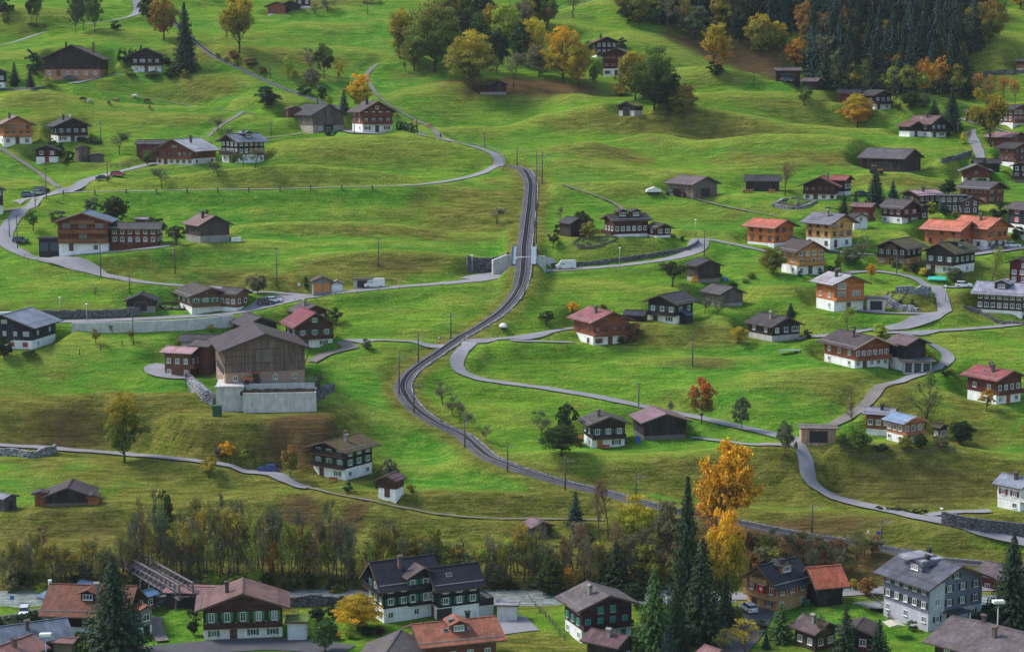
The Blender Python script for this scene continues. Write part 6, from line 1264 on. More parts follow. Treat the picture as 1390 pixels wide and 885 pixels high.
t('L', 1256, 582, 78, 66, 'olive', 'big many-stemmed half-bare tree behind the pale blue roof', 'green'); t('R', 1305, 604, 36, 38, 'dkg', 'round dark green tree beside the small garden cabin'); t('P', 1066, 619, 58, 28, 'gg', 'slim olive tree at the lane junction by the carport'); t('B', 1158, 584, 42, 28, 'brown', 'gnarled leafless tree at the pale blue roof'); t('R', 1166, 612, 34, 34, 'green', 'green tree in front of the pale blue roof chalet'); t('R', 1142, 604, 18, 20, 'green', 'bright green bush right of the light wood carport'); t('R', 1228, 610, 20, 22, 'olive', 'reddish-olive bush in the sheltered garden'); t('R', 1248, 610, 26, 20, 'dk', 'dark bush in the sheltered garden near the cabin'); t('R', 1278, 608, 20, 24, 'grey', 'purplish bush before the garden cabin'); t('U', 1196, 612, 10, 30, 'dkg', 'low hedge bush under the carved balconies'); t('F', 1339, 558, 32, 24, 'gold', 'gold little tree in front of the rose red roof chalet', 'orange'); t('T', 1284, 512, 20, 15, 'con', 'dark conical bush on the loop road bend'); t('U', 1292, 508, 10, 12, 'olive', 'olive bush beside the dark conical one'); t('U', 1262, 488, 12, 26, 'gold', 'yellow flowering hedge behind the glazed annex'); t('P', 1080, 612, 14, 7, 'gg', 'tiny sapling at the lane fork')
t('P', 952, 575, 66, 42, 'olive', 'red-topped autumn tree above the field road', 'red'); t('P', 1007, 584, 50, 27, 'gg', 'slim grey-green tree right of the red-topped tree'); t('L', 908, 562, 18, 22, 'gg', 'small sparse tree behind the long black barn'); t('L', 1390, 590, 18, 16, 'gold', 'small gold bush at the right frame edge')
# lower left
t('G', 169, 628, 104, 62, 'green', 'big green-gold tree standing alone on the lower lane', 'gold'); t('P', 308, 623, 26, 24, 'amber', 'bright yellow bushy tree above the lower lane'); t('U', 331, 622, 16, 16, 'yg', 'small yellow-green bush right of the bright yellow tree'); t('U', 297, 620, 16, 18, 'grey', 'brownish bush left of the bright yellow tree'); t('F', 284, 647, 28, 30, 'gold', 'golden leaning fruit tree below the lower lane'); t('L', 346, 627, 34, 22, 'olive', 'thin sparse tree right of the small yellow-green bush'); t('R', 6, 488, 34, 26, 'dkg', 'dark green tree at the left frame edge by the navy house'); t('U', 40, 482, 8, 34, 'dk', 'low dark hedge under the navy house')
t('U', 498, 474, 18, 20, 'gg', 'round bush alone beside the field road left of the level crossing')
t('F', 601, 549, 32, 30, 'gg', 'old fruit tree inside the rail curve, highest of the row'); t('F', 614, 563, 26, 20, 'grey', 'old fruit tree inside the rail curve, second of the row'); t('L', 624, 574, 30, 26, 'grey', 'leafless fruit tree inside the rail curve, third of the row'); t('L', 634, 581, 22, 18, 'grey', 'leafless fruit tree inside the rail curve, lowest of the row'); t('L', 660, 598, 22, 20, 'grey', 'small leaning bare tree right of the fruit tree row')
t('P', 394, 650, 50, 28, 'olive', 'tree with brownish top beside the blue car', 'rust'); t('U', 530, 650, 34, 34, 'gg', 'grey-green bushy tree between the black chalet and the brown hut'); t('U', 512, 662, 26, 22, 'dk', 'dark bush left of the brown hut'); t('T', 472, 668, 18, 16, 'con', 'dark shrub in front of the black chalet'); t('U', 558, 668, 12, 20, 'olive', 'low bush right of the brown hut'); t('U', 430, 530, 36, 18, 'grey', 'purplish upright bush right of the huge hay barn')
t('G', 762, 618, 46, 60, 'dk', 'large gnarled old fruit tree left of the green-shutter chalet'); t('F', 768, 600, 56, 34, 'dkg', 'taller dark crown behind the gnarled old fruit tree'); t('F', 734, 592, 34, 32, 'gg', 'smaller fruit tree at the left side of the gnarled old tree')
# valley floor
t('C', 156, 893, 138, 96, 'con', 'large dark spruce in front of the rust-red farmhouse'); t('T', 262, 862, 46, 20, 'con', 'columnar dark cypress beside the ribbed brown roof'); t('G', 486, 856, 56, 66, 'amber', 'round orange-gold maple before the black and white house', 'gold'); t('R', 441, 884, 50, 40, 'cong', 'dark green garden tree below the grass-roofed garage'); t('R', 432, 842, 22, 24, 'dkg', 'dark bush right of the grass-roofed garage'); t('R', 451, 838, 20, 16, 'con', 'dark bush behind the orange-gold maple'); t('R', 515, 862, 14, 16, '#4a2a34', 'wine-red bush under the black and white house'); t('R', 475, 866, 16, 20, 'yg', 'yellow-green shrub under the orange-gold maple'); t('R', 498, 862, 14, 24, 'dkg', 'dark shrubs under the orange-gold maple'); t('R', 456, 868, 12, 18, 'orange', 'small orange shrub in the terrace garden'); t('T', 178, 888, 22, 16, 'conb', 'small silvery conifer beside the large dark spruce')
t('S', 781, 713, 50, 28, 'conb', 'small dark spruce in the meadow right of the rusty hay hut'); t('G', 864, 742, 76, 58, 'yg', 'yellow-green tree where the railway enters the wood', 'yel'); t('B', 826, 730, 86, 40, 'brown', 'tall thin bare tree beside the yellow-green one'); t('B', 815, 738, 80, 34, 'brown', 'second tall thin bare tree left of the yellow-green one'); t('R', 905, 748, 76, 44, 'grey', 'dark twiggy tree between the yellow-green tree and the tall spruce')
t('C', 931, 842, 206, 56, 'con', 'very tall narrow spruce beside the golden trees'); t('C', 952, 872, 150, 70, 'con', 'dark broad spruce at the foot of the golden trees'); t('C', 888, 892, 128, 66, 'cong', 'large green spruce right of the plum-brown chalet'); t('C', 916, 884, 92, 44, 'con', 'slimmer dark spruce right of the large green spruce'); t('C', 905, 900, 56, 34, 'conb', 'blue spruce at the bottom edge'); t('O', 970, 752, 158, 128, 'orange', 'tall orange tree rising behind the very tall spruce', 'amber'); t('G', 982, 828, 150, 68, 'olive', 'golden-yellow lower tree below the tall orange crown', 'amber'); t('C', 984, 852, 78, 30, 'con', 'dark narrow spruce before the golden-yellow tree'); t('C', 836, 806, 76, 54, 'dkg', 'dark green pine behind the plum-brown chalet'); t('R', 862, 822, 36, 38, 'con', 'low black-green fir behind the plum-brown chalet'); t('R', 1000, 848, 30, 24, 'olive', 'yellowish bush beside the white parked car'); t('L', 1012, 888, 54, 60, 'olive', 'olive-gold bare shrubbery at the bottom beside the dark road', 'gold'); t('L', 985, 888, 40, 40, 'olive', 'sparse olive shrub left of the bottom shrubbery')
t('R', 768, 806, 46, 36, 'gold', 'orange-olive tree behind the weathered grey roof', 'orange'); t('R', 745, 812, 60, 44, 'dk', 'dark green tree at the upper left of the teal-shutter chalet'); t('R', 714, 770, 48, 40, 'olive', 'olive tree on the bank above the river, left of the grey hut path', 'yg'); t('R', 698, 758, 30, 34, 'yg', 'yellow-green tree on the bank below the rusty hay hut'); t('P', 815, 766, 34, 16, 'gold', 'slim gold tree on the wooded bank', 'yel'); t('R', 790, 752, 50, 40, 'grey', 'brownish tree on the wooded bank under the small spruce'); t('R', 880, 800, 70, 50, 'olive', 'olive tree between the pine and the very tall spruce'); t('L', 850, 780, 60, 40, 'grey', 'grey tree above the dark green pine')
t('S', 1060, 870, 56, 42, 'cong', 'light green conifer below the tan timber house'); t('S', 1147, 905, 90, 50, 'con', 'dark spruce in front of the pyramidal brown roof'); t('S', 1192, 902, 66, 42, 'con', 'dark spruce before the patio umbrella'); t('C', 1372, 852, 134, 66, 'con', 'tall dark spruce right of the lilac-grey apartment house'); t('R', 1177, 808, 28, 28, 'rust', 'reddish-brown bush beside the apartment house fence'); t('R', 1160, 800, 16, 16, 'gold', 'orange small bush above the curved lawn'); t('L', 1108, 884, 50, 44, 'grey', 'leafless shrub before the pyramidal brown roof'); t('U', 1240, 856, 22, 20, 'gg', 'pale green shrub near the glazed entrance'); t('T', 1270, 853, 14, 12, 'con', 'clipped dark bush by the glazed entrance'); t('T', 1244, 846, 10, 8, 'con', 'small clipped shrub at the apartment house corner'); t('U', 1300, 850, 16, 30, 'con', 'dark hedge bush under the apartment house gable'); t('R', 1388, 842, 34, 24, 'orange', 'orange bush at the right bottom edge', 'amber'); t('L', 1330, 888, 26, 60, 'gold', 'golden bare shrub in front of the bottom right roof'); t('U', 1015, 862, 12, 12, 'cong', 'little conifer beside the dark road'); t('U', 1035, 852, 16, 18, 'cong', 'pale green hedge beside the dark road'); t('S', 1040, 880, 26, 14, 'conb', 'small bluish conifer at the bottom')
t('U', 1345, 834, 18, 34, 'con', 'dark hedge bush left of the tall right spruce')
t('U', 120, 848, 8, 40, 'dkg', 'clipped hedge in front of the rust-red farmhouse'); t('U', 20, 850, 10, 50, 'dkg', 'clipped hedge along the village road')
for i, (x, y) in enumerate(((1305, 712), (1320, 710), (1336, 714), (1352, 712), (1368, 716), (1384, 714))): t('U', x, y, 8, 14, ('rust', 'orange', 'gg', 'red', 'olive', 'gg')[i], 'terrace shrub above the stone retaining wall, %s from the road end' % ('first', 'second', 'third', 'fourth', 'fifth', 'sixth')[i])
for i, x in enumerate((1194, 1206, 1218, 1230, 1243, 1256)): t('U', x, 692 + i, 7, 16, 'dk', 'low dark roadside shrub on the bank, %s from the lane bend' % ('first', 'second', 'third', 'fourth', 'fifth', 'sixth')[i])
rt_ = random.Random(77)
for a in TR:
    if a[0] == 'F' and a[5] in ('grey', 'gg'): a = ('L', a[1], a[2], a[3] * 1.05, a[4] * 1.25) + a[5:]
    tree(a[0], a[1], a[2], a[3], a[4], a[5], a[6], a[7], rnd=rt_)
# woodland on the river bank: each stem a tree of its own
rw = random.Random(12)
def wood(n, x0, x1, y0, y1, h0, h1, w0, w1, kinds, cols, label, group, tips=None):
    for i in range(n):
        k = rw.choice(kinds); x = x0 + (x1 - x0) * (i + rw.random()) / n; yb = rw.uniform(y0, y1); c = rw.choice(cols)
        tree(k, x, yb, rw.uniform(h0, h1), rw.uniform(w0, w1), c, label, tips and rw.choice(tips), group, rnd=rw)
G1 = 'bare woodland trees on the river bank'
wood(70, 160, 480, 772, 802, 50, 108, 28, 50, 'BBL', ['olive', 'grey', 'gg', 'gold', 'brown', 'yg'], 'tall thin half-bare tree in the dense wood above the timber bridge and ribbed roof', G1)
wood(18, 165, 330, 735, 775, 50, 90, 22, 36, 'B', ['gg', 'olive', 'yg'], 'thin half-bare tree on the upper rim of the dense wood', 'half-bare trees on the upper wood rim')
wood(34, 0, 160, 780, 802, 40, 66, 24, 40, 'BLL', ['olive', 'grey', 'gg', 'gold'], 'scrubby half-bare tree on the bank above the river at the left edge', 'scrubby trees at the left edge')
wood(42, 470, 740, 774, 802, 40, 78, 32, 50, 'BLL', ['olive', 'yg', 'gg', 'grey', 'gold'], 'half-bare tree in the wood behind the black and white house', 'trees behind the black and white house')
wood(26, 730, 900, 770, 806, 44, 74, 26, 44, 'BLL', ['olive', 'grey', 'brown', 'gg'], 'half-bare tree in the mixed wood behind the weathered grey roof', 'trees behind the weathered grey roof')
wood(34, 1008, 1190, 748, 782, 26, 44, 26, 40, 'LLR', ['olive', 'brown', 'rust', 'gg', 'grey'], 'scrubby autumn tree on the slope between railway and tan house', 'scrub between railway and tan house')
wood(22, 0, 480, 796, 808, 16, 30, 24, 40, 'UU', ['olive', 'grey', 'brown', 'yg', 'dk'], 'low undergrowth bush at the river edge of the wood', 'undergrowth bushes by the river')
wood(18, 480, 900, 796, 808, 16, 28, 24, 40, 'UU', ['olive', 'grey', 'dk', 'gg'], 'low undergrowth bush behind the black and white house', 'undergrowth bushes behind the houses')
for k, x, yb, h, w, c, l in (('P', 232, 775, 60, 18, 'yel', 'yellow-tinged tree in the dense wood nearest the timber bridge'), ('P', 258, 772, 44, 18, 'gold', 'gold-topped tree in the dense wood above the long tin roof'), ('P', 330, 780, 58, 22, 'gold', 'gold-flecked tree in the dense wood above the ribbed roof'), ('P', 370, 786, 64, 24, 'orange', 'bright orange slim tree in the dense wood'), ('P', 384, 776, 44, 18, 'rust', 'rusty slim tree beside the bright orange one'), ('R', 415, 782, 66, 38, 'olive', 'dome-shaped yellow-olive tree in the dense wood'), ('P', 447, 782, 58, 26, 'yg', 'yellow-green tree right of the dome-shaped one'), ('R', 548, 778, 66, 52, 'olive', 'olive-gold rounded tree above the slate roof chimney'), ('R', 588, 780, 70, 42, 'olive', 'taller golden rounded tree behind the cross gable'), ('R', 536, 790, 48, 42, 'yg', 'yellow-green tree behind the slate roof ridge'), ('P', 224, 740, 80, 34, 'dk', 'dark leafy tree rising over the upper rim of the wood'), ('R', 30, 780, 40, 32, 'brown', 'rusty-brown tree at the left edge of the bank'), ('P', 28, 768, 34, 16, 'gold', 'yellow slim tree on the left bank'), ('L', 58, 752, 42, 30, 'brown', 'single bare tree in the lower left meadow edge'), ('P', 102, 772, 22, 16, 'red', 'reddish small tree on the left bank'), ('R', 345, 800, 34, 24, 'yg', 'bright green bush-like tree behind the ribbed roof'), ('R', 292, 800, 22, 24, 'yg', 'light green low tree over the long tin roof'), ('R', 633, 792, 46, 36, 'gg', 'grey-green tree behind the slate roof wing'), ('R', 673, 796, 40, 34, 'grey', 'greyish tree behind the white flat garage')):
    tree(k, x, yb, h, w, c, l, rnd=rw)
# dark mountain forest above the right-hand ridge
G2 = 'spruces of the dark mountain forest'
n_ = 0
for row in range(13):
    yb = 122 - row * 12.5
    xa = 1105 - row * 3; xb = 1312 - row * 1 if row < 4 else 1330
    x = xa + rw.uniform(0, 14)
    while x < xb:
        hh = rw.uniform(56, 84); pos = None
        px_, py_ = x + rw.uniform(-4, 4), yb + rw.uniform(-5, 5)
        if rw.random() < .2: tree('R' if rw.random() < .5 else 'L', px_, py_, hh * .7, rw.uniform(24, 36), rw.choice(['olive', 'rust', 'gg', 'gold', 'grey']), 'autumn-tinted broadleaf tree scattered among the dark forest spruces', None, 'broadleaf trees inside the dark forest', rnd=rw)
        else: tree('S', px_, py_, hh, rw.uniform(26, 36), rw.choice(['conb', 'conb', 'con', 'con', 'dkg']), 'tall dark spruce of the mountain forest at the top right', None, G2, rnd=rw)
        n_ += 1; x += rw.uniform(10.5, 15)
for row in range(7):
    yb = 40 - row * 11; x = 840 + row * 2 + rw.uniform(0, 10)
    while x < 1100:
        if yb < 22 + (x - 840) * .2:
            if rw.random() < .5 and x < 1010: tree(rw.choice('RRL'), x, yb + rw.uniform(-4, 4), rw.uniform(44, 62), rw.uniform(26, 40), rw.choice(['olive', 'grey', 'gg', 'gold', 'dk']), 'mixed autumn tree in the upper wood at the top edge', None, 'mixed trees of the upper wood', rnd=rw)
            else: tree('S', x, yb + rw.uniform(-4, 4), rw.uniform(56, 80), rw.uniform(22, 30), rw.choice(['con', 'conb']), 'tall dark spruce of the mountain forest at the top right', None, G2, rnd=rw); 
        x += rw.uniform(15, 24)
for i in range(22):
    x = 1150 + i * 7.2; tree(rw.choice('RRLP'), x, 128 - abs(i - 8) * .3 + rw.uniform(-7, 3), rw.uniform(24, 44), rw.uniform(20, 32), rw.choice(['gold', 'yg', 'olive', 'gg', 'orange', 'grey', 'green']), 'rounded autumn tree in the fringe along the foot of the dark forest', None, 'autumn fringe of the dark forest', rnd=rw)
print('forest', n_)
for i in range(14):
    x = 600 + i * 11; tree(rw.choice('RR'), x, 50 + rw.uniform(-14, 4) - (8 if i < 3 else 0), rw.uniform(40, 60), rw.uniform(28, 40), rw.choice(['dk', 'olive', 'green', 'gold', 'dkg', 'grey']), 'rear tree of the big grove near the top edge', None, 'rear trees of the big grove', rnd=rw)
# ---------------------------------------------------------------- poles, lamps, fences
def pole(px, yb, yt, label, kind='mast', cat='pole'):
    p = at(px, yb); h = (yb - yt) / scl(p) * 1.01
    nm = {'mast': 'catenary_mast', 'wood': 'utility_pole', 'lamp': 'street_lamp', 'flag': 'marker_post'}[kind]
    r_ = root(nm, p, 0, label, {'mast': 'railway mast', 'wood': 'utility pole', 'lamp': 'street lamp', 'flag': 'marker post'}[kind])
    mb = MB()
    if kind == 'lamp':
        mb.tube([(0, 0, -.4), (0, 0, h - .1)], [.09, .06], 8); link('post', mb.mesh('post', M['steel'], True), r_)
        mb = MB(); mb.lathe([(.06, h - .14), (.34, h - .05), (.36, h + .04), (.1, h + .18), (.02, h + .2)], 10); link('lamp_head', mb.mesh('lamp_head', M['white']), r_)
    elif kind == 'flag':
        for i in range(4):
            m2 = MB(); m2.tube([(0, 0, h * i / 4 - (.2 if i == 0 else 0)), (0, 0, h * (i + 1) / 4 - .003)], [.16, .16], 8); link('band', m2.mesh('band', M['paint']), r_, None, lin('#d8d8d8' if i % 2 else '#b03a34'))
    else:
        w = .17 if kind == 'mast' else .15
        mb.tube([(0, 0, -.5), (0, 0, h)], [w, w * .7], 8); link('shaft', mb.mesh('shaft', M['polewood'], True), r_)
        mb = MB()
        if kind == 'mast': mb.bar((0, 0, h * .82), (1.9, 0, h * .86), .07); mb.bar((0, 0, h * .95), (1.5, 0, h * .86), .04); mb.lathe([(.02, h * .8), (.09, h * .81), (.09, h * .85), (.02, h * .86)], 6, (.5, 0)); link('bracket', mb.mesh('bracket', M['steel']), r_)
        else: mb.bar((-.55, 0, h - .35), (.55, 0, h - .35), .09); mb.lathe([(.05, h - .3), (.07, h - .2), (.03, h - .1)], 6, (-.45, 0)); mb.lathe([(.05, h - .3), (.07, h - .2), (.03, h - .1)], 6, (.45, 0)); link('crossarm', mb.mesh('crossarm', M['polewood']), r_)
    return r_
PO = [(542, 536, 476, 'at the outer side of the big rail curve, left of its bend', 'mast'), (568, 493, 451, 'left of the rails above the big curve', 'mast'), (612, 460, 424, 'left of the rails just above the level crossing', 'mast'), (562, 561, 516, 'inside the big rail curve where it turns', 'mast'), (631, 607, 565, 'by the rails below the leafless fruit trees', 'mast'), (689, 640, 600, 'by the rails midway to the gnarled tree', 'mast'), (767, 665, 618, 'below the gnarled old fruit tree', 'mast'), (863, 680, 640, 'by the rails left of the very tall spruce', 'mast'), (1102, 722, 683, 'above the rails below the S-bend lane', 'mast'), (1196, 743, 701, 'above the rails beside the red-banded post', 'mast'), (728, 330, 208, 'beside the upper rails, close to the crest, inner one', 'mast'), (702, 226, 200, 'where the railway leaves the crest', 'mast'), (736, 250, 207, 'right of the rails below the crest, outer one', 'mast'), (727, 287, 240, 'right of the rails midway down to the bridge', 'mast'), (725, 335, 292, 'right of the rails just above the bridge', 'mast'), (712, 400, 386, 'short one below the railway bridge', 'mast'), (431, 142, 114, 'beside the grey barn roof', 'mast'), (367, 107, 89, 'beside the narrow upper track', 'mast'),
 (137, 377, 327, 'in front of the three-storey timber chalet', 'wood'), (238, 372, 314, 'on the meadow below the dark stout fruit tree', 'wood'), (63, 270, 228, 'beside the diagonal footpath at the lane fork', 'wood'), (48, 282, 253, 'beside the black parked car', 'wood'), (24, 338, 292, 'beside the dark blue parked car', 'wood'), (13, 322, 296, 'on the lane under the red balcony house', 'wood'), (146, 247, 219, 'beside the red parked car', 'wood'), (176, 398, 373, 'behind the small stone-door barn', 'wood'), (129, 400, 390, 'short, in the meadow above the stone embankment', 'wood'), (181, 468, 420, 'pale, in front of the concrete retaining wall', 'wood'), (376, 389, 336, 'above the orange-door garage', 'wood'), (514, 362, 323, 'above the white van', 'wood'), (956, 348, 313, 'on the curved road bend', 'wood'), (566, 180, 161, 'beside the dark hedge end', 'wood'), (658, 201, 180, 'above the hairpin of the field road', 'wood'), (499, 20, 5, 'at the top edge above the meadow', 'wood'), (481, 183, 157, 'in front of the grey barn', 'wood'), (1023, 117, 98, 'on the upper right meadow', 'wood'), (940, 497, 449, 'on the meadow knoll below the yellow little tree', 'wood'), (867, 553, 519, 'beside the field road above the black barn', 'wood'), (1155, 553, 530, 'behind the light wood carport', 'wood'), (1300, 188, 166, 'in front of the tall spruce by the black-green chalet', 'wood'), (137, 193, 166, 'above the grey sheds', 'wood'), (368, 186, 166, 'beside the barn driveway', 'wood'), (1217, 373, 345, 'on the hill road bend below the mossy roofs', 'wood'),
 (82, 433, 404, 'on the stone embankment', 'lamp'), (118, 436, 413, 'at the start of the concrete wall', 'lamp'), (281, 424, 398, 'before the green-shuttered olive chalet', 'lamp'), (841, 362, 337, 'on the curved stone wall', 'lamp'), (944, 323, 299, 'at the end of the curved lane above the bend', 'lamp'), (641, 372, 347, 'in front of the high dark curved wall', 'lamp'), (1278, 697, 690, 'short, at the planted terrace', 'lamp'), (1283, 411, 388, 'at the hill road bend', 'lamp'),
 (596, 466, 457, 'left of the rails at the level crossing', 'flag'), (634, 464, 455, 'right of the rails at the level crossing', 'flag'), (1178, 736, 720, 'beside the lower rails', 'flag')]
for x, yb, yt, l, k in PO:
    adj = {'mast': 'slim railway mast ', 'wood': 'wooden utility pole ', 'lamp': 'grey street lamp ', 'flag': 'red and white banded post '}[k]
    pole(x, yb, yt, adj + l, k)
# big floodlight lamps with box heads
def box_lamp(px, yb, yt, label):
    p = at(px, yb); h = (yb - yt) / scl(p); r_ = root('street_lamp', p, .1, label, 'street lamp')
    mb = MB(); mb.tube([(0, 0, -.5), (0, 0, h - .3)], [.13, .08], 8); mb.bar((-.3, 0, h * .48), (.3, 0, h * .48), .1); link('post', mb.mesh('post', M['steel'], True), r_)
    mb = MB(); mb.box(-.22, .22, -.2, .2, -.5, h * .27); link('cable_box', mb.mesh('cable_box', M['paint']), r_, None, lin('#8a9cb4'))
    mb = MB(); mb.box(-.9, .9, -.5, .5, h - .3, h + .1); mb.box(-.8, .8, -.4, .4, h + .103, h + .16); link('lamp_head', mb.mesh('lamp_head', M['paint']), r_, None, lin('#d8d6ce'))
box_lamp(1351, 925, 812, 'tall street lamp with white box head before the broad brown roof'); box_lamp(64, 925, 858, 'white box-headed street lamp before the blue-grey metal roof')
def fence(name, pts, label, h=1.0, step=3.0, rails=2, mat='polewood', wp=.1, hr=.06):
    C = catmull([at(x, y) for x, y in pts], .5); C[:, 2] = samp(ZZ, C[:, 0], C[:, 1]); c = C[len(C) // 2].copy(); mb = MB(); last = None; r_ = root(name, Vector(c), 0, label, 'fence'); acc = 0
    mr = MB()
    for i in range(len(C)):
        if i: acc += np.hypot(C[i, 0] - C[i - 1, 0], C[i, 1] - C[i - 1, 1])
        if i == 0 or acc >= step:
            q = C[i] - c; m = MB(); m.box(q[0] - wp / 2, q[0] + wp / 2, q[1] - wp / 2, q[1] + wp / 2, q[2] - .3, q[2] + h)
            link('post', m.mesh('post', M[mat]), r_)
            if last is not None:
                for k in range(rails): z = h * (k + 1) / rails - .1; mr.bar((last[0], last[1], last[2] + z), (q[0], q[1], q[2] + z), .05, hr)
            last = q; acc = 0
    if rails: link('rails', mr.mesh('rails', M[mat]), r_)
fence('field_fence', [(86, 265), (137, 264), (206, 263), (300, 261), (373, 260), (450, 258), (540, 256)], 'post and wire fence along the field road with sturdy dark posts', 1.3, 8.5, 1, 'polewood', .34, .03)
fence('guard_rail', [(566, 179), (600, 186), (640, 195), (664, 202), (680, 211), (686, 222), (680, 232)], 'pale metal guard rail round the field road hairpin', .9, 3.0, 2, 'steel', .1, .1)
fence('guard_rail', [(110, 440), (150, 440), (210, 436), (262, 433), (320, 429)], 'thin metal railing on top of the concrete retaining wall', .9, 4.0, 1, 'steel', .08, .05)
fence('field_fence', [(33, 350), (66, 360), (107, 371), (152, 382), (200, 388)], 'light fence along the lower side of the bending village lane', .9, 5, 1, 'polewood', .1, .04)
fence('field_fence', [(400, 409), (450, 403), (500, 397), (560, 393), (620, 389)], 'light fence on the lower edge of the main road before the underpass', .9, 5, 1, 'polewood', .1, .04)
fence('field_fence', [(833, 368), (850, 370), (862, 372), (898, 375)], 'short pale rail fence below the curved road', .9, 4, 1, 'steel', .1, .07)
fence('garden_fence', [(1160, 800), (1180, 812), (1196, 826), (1206, 840), (1212, 850)], 'curved wooden fence between the small lawn and the apartment house', 1.2, 2.2, 2, 'polewood', .14, .16)
fence('garden_fence', [(716, 812), (728, 824), (742, 838), (758, 858), (772, 874)], 'wooden path fence left of the plum-brown chalet', 1.0, 2.2, 2, 'polewood', .12, .12)
fence('garden_fence', [(1100, 804), (1130, 803), (1158, 801)], 'picket fence behind the coral roofed barn wing', 1.1, 1.5, 2, 'polewood', .14, .12)
fence('garden_fence', [(150, 228), (165, 229), (182, 228)], 'brown garden fence below the vegetable plot', 1.2, 1.6, 2, 'polewood', .12, .14)
fence('field_fence', [(108, 482), (128, 480), (142, 474), (172, 468)], 'few crooked pasture posts beside the thin saplings', 1.2, 5, 1, 'polewood', .2, .03)
fence('pasture_fence', [(850, 166), (880, 162), (915, 168), (960, 178)], 'thin pasture fence below the hut grove', .9, 6, 1, 'polewood', .12, .03)
fence('garden_fence', [(1140, 610), (1160, 621), (1185, 626), (1220, 621), (1260, 617), (1296, 612)], 'dark fence round the sheltered garden of the pale blue roof chalet', 1.2, 2.5, 2, 'polewood', .12, .12)
# oval vegetable garden and plots
def plot(pts, label, nm='vegetable_garden', h=.5):
    P = [at(x, y) for x, y in pts]; c = sum(P, Vector()) / len(P); r_ = root(nm, c, 0, label, 'garden')
    mb = MB(); n = len(P)
    for i in range(n):
        a, b = P[i] - c, P[(i + 1) % n] - c; mb.bar((a.x, a.y, a.z + h / 2), (b.x, b.y, b.z + h / 2), .2, h)
    link('border', mb.mesh('border', M['polewood']), r_)
    rs = random.Random(3); mb = MB()
    for i in range(70):
        f = rs.random(); k = rs.randrange(n); q = (P[k] - c) * rs.random() * .85; q2 = (P[(k + 1) % n] - c) * .0; x, y = q.x + c.x, q.y + c.y; z = gz(x, y) - c.z; r0 = rs.uniform(.15, .5)
        mb.lathe([(r0, z - .05), (r0 * .8, z + r0 * .6), (.03, z + r0)], 5, (q.x, q.y))
    tag(link('plants', mb.mesh('plants', M['paint']), r_, None, lin('#56603a')), kind='stuff')
plot([(779, 331), (786, 338), (803, 338), (820, 334), (834, 328), (838, 323), (812, 323), (786, 325)], 'oval fenced vegetable garden in front of the rambling chalet')
plot([(1058, 276), (1080, 281), (1098, 279), (1100, 274), (1080, 270)], 'sunken vegetable plot inside the pale garden wall')
plot([(1205, 398), (1262, 399), (1262, 405), (1222, 410), (1203, 404)], 'small planted rockery inside the hill road bend', h=.3)
plot([(212, 414), (224, 421), (250, 421), (248, 412)], 'terraced plot between the stone-door barn and the olive-brown chalet')
# hedge
def hedge(pts, h, w, label):
    C = catmull([at(x, y) for x, y in pts], .8); c = C[len(C) // 2].copy(); rs = np.random.RandomState(3); n = 900; k = rs.randint(0, len(C), n)
    T = np.gradient(C[:, :2], axis=0); T /= np.linalg.norm(T, axis=1)[:, None] + 1e-9
    o_ = rs.uniform(-1, 1, n); z = rs.uniform(0, 1, n); f = rs.randint(0, 3, n); o_ = np.where(f < 2, np.sign(o_), o_); z = np.where(f == 2, 1, z)
    P = np.stack([C[k, 0] + T[k, 1] * o_ * w / 2 - c[0], C[k, 1] - T[k, 0] * o_ * w / 2 - c[1], C[k, 2] - c[2] + z * h], 1) + rs.randn(n, 3) * .1
    N = np.stack([T[k, 1] * o_, -T[k, 0] * o_, z], 1) + rs.randn(n, 3) * .4; N /= np.linalg.norm(N, axis=1)[:, None]
    V = quads_from(P, N, np.full(n, .3), rs); me = leaf_mesh('hedge', V, rs.rand(n, 3), M['leaf']); o = link('hedge', me, None, None, lin('#2f4a20')); o.location = c; o['tip'] = list(lin('#2f4a20')[:3]); tag(o, label, 'hedge')
hedge([(541, 176), (552, 178), (564, 181)], 2.2, 1.4, 'clipped dark hedge at the right end of the red-brown chalet')
hedge([(96, 192), (115, 193), (136, 196)], 1.1, 1.0, 'low clipped hedge right of the dark balcony chalet')
hedge([(0, 849), (24, 846), (50, 840)], 1.2, 1.2, 'green clipped hedge along the bottom left village road')
hedge([(104, 870), (130, 872), (150, 874)], 1.2, 1.2, 'low hedge before the lettering wall of the farmhouse')
hedge([(1292, 846), (1320, 843), (1345, 840)], 1.5, 1.4, 'dark hedge at the foot of the apartment house gable')
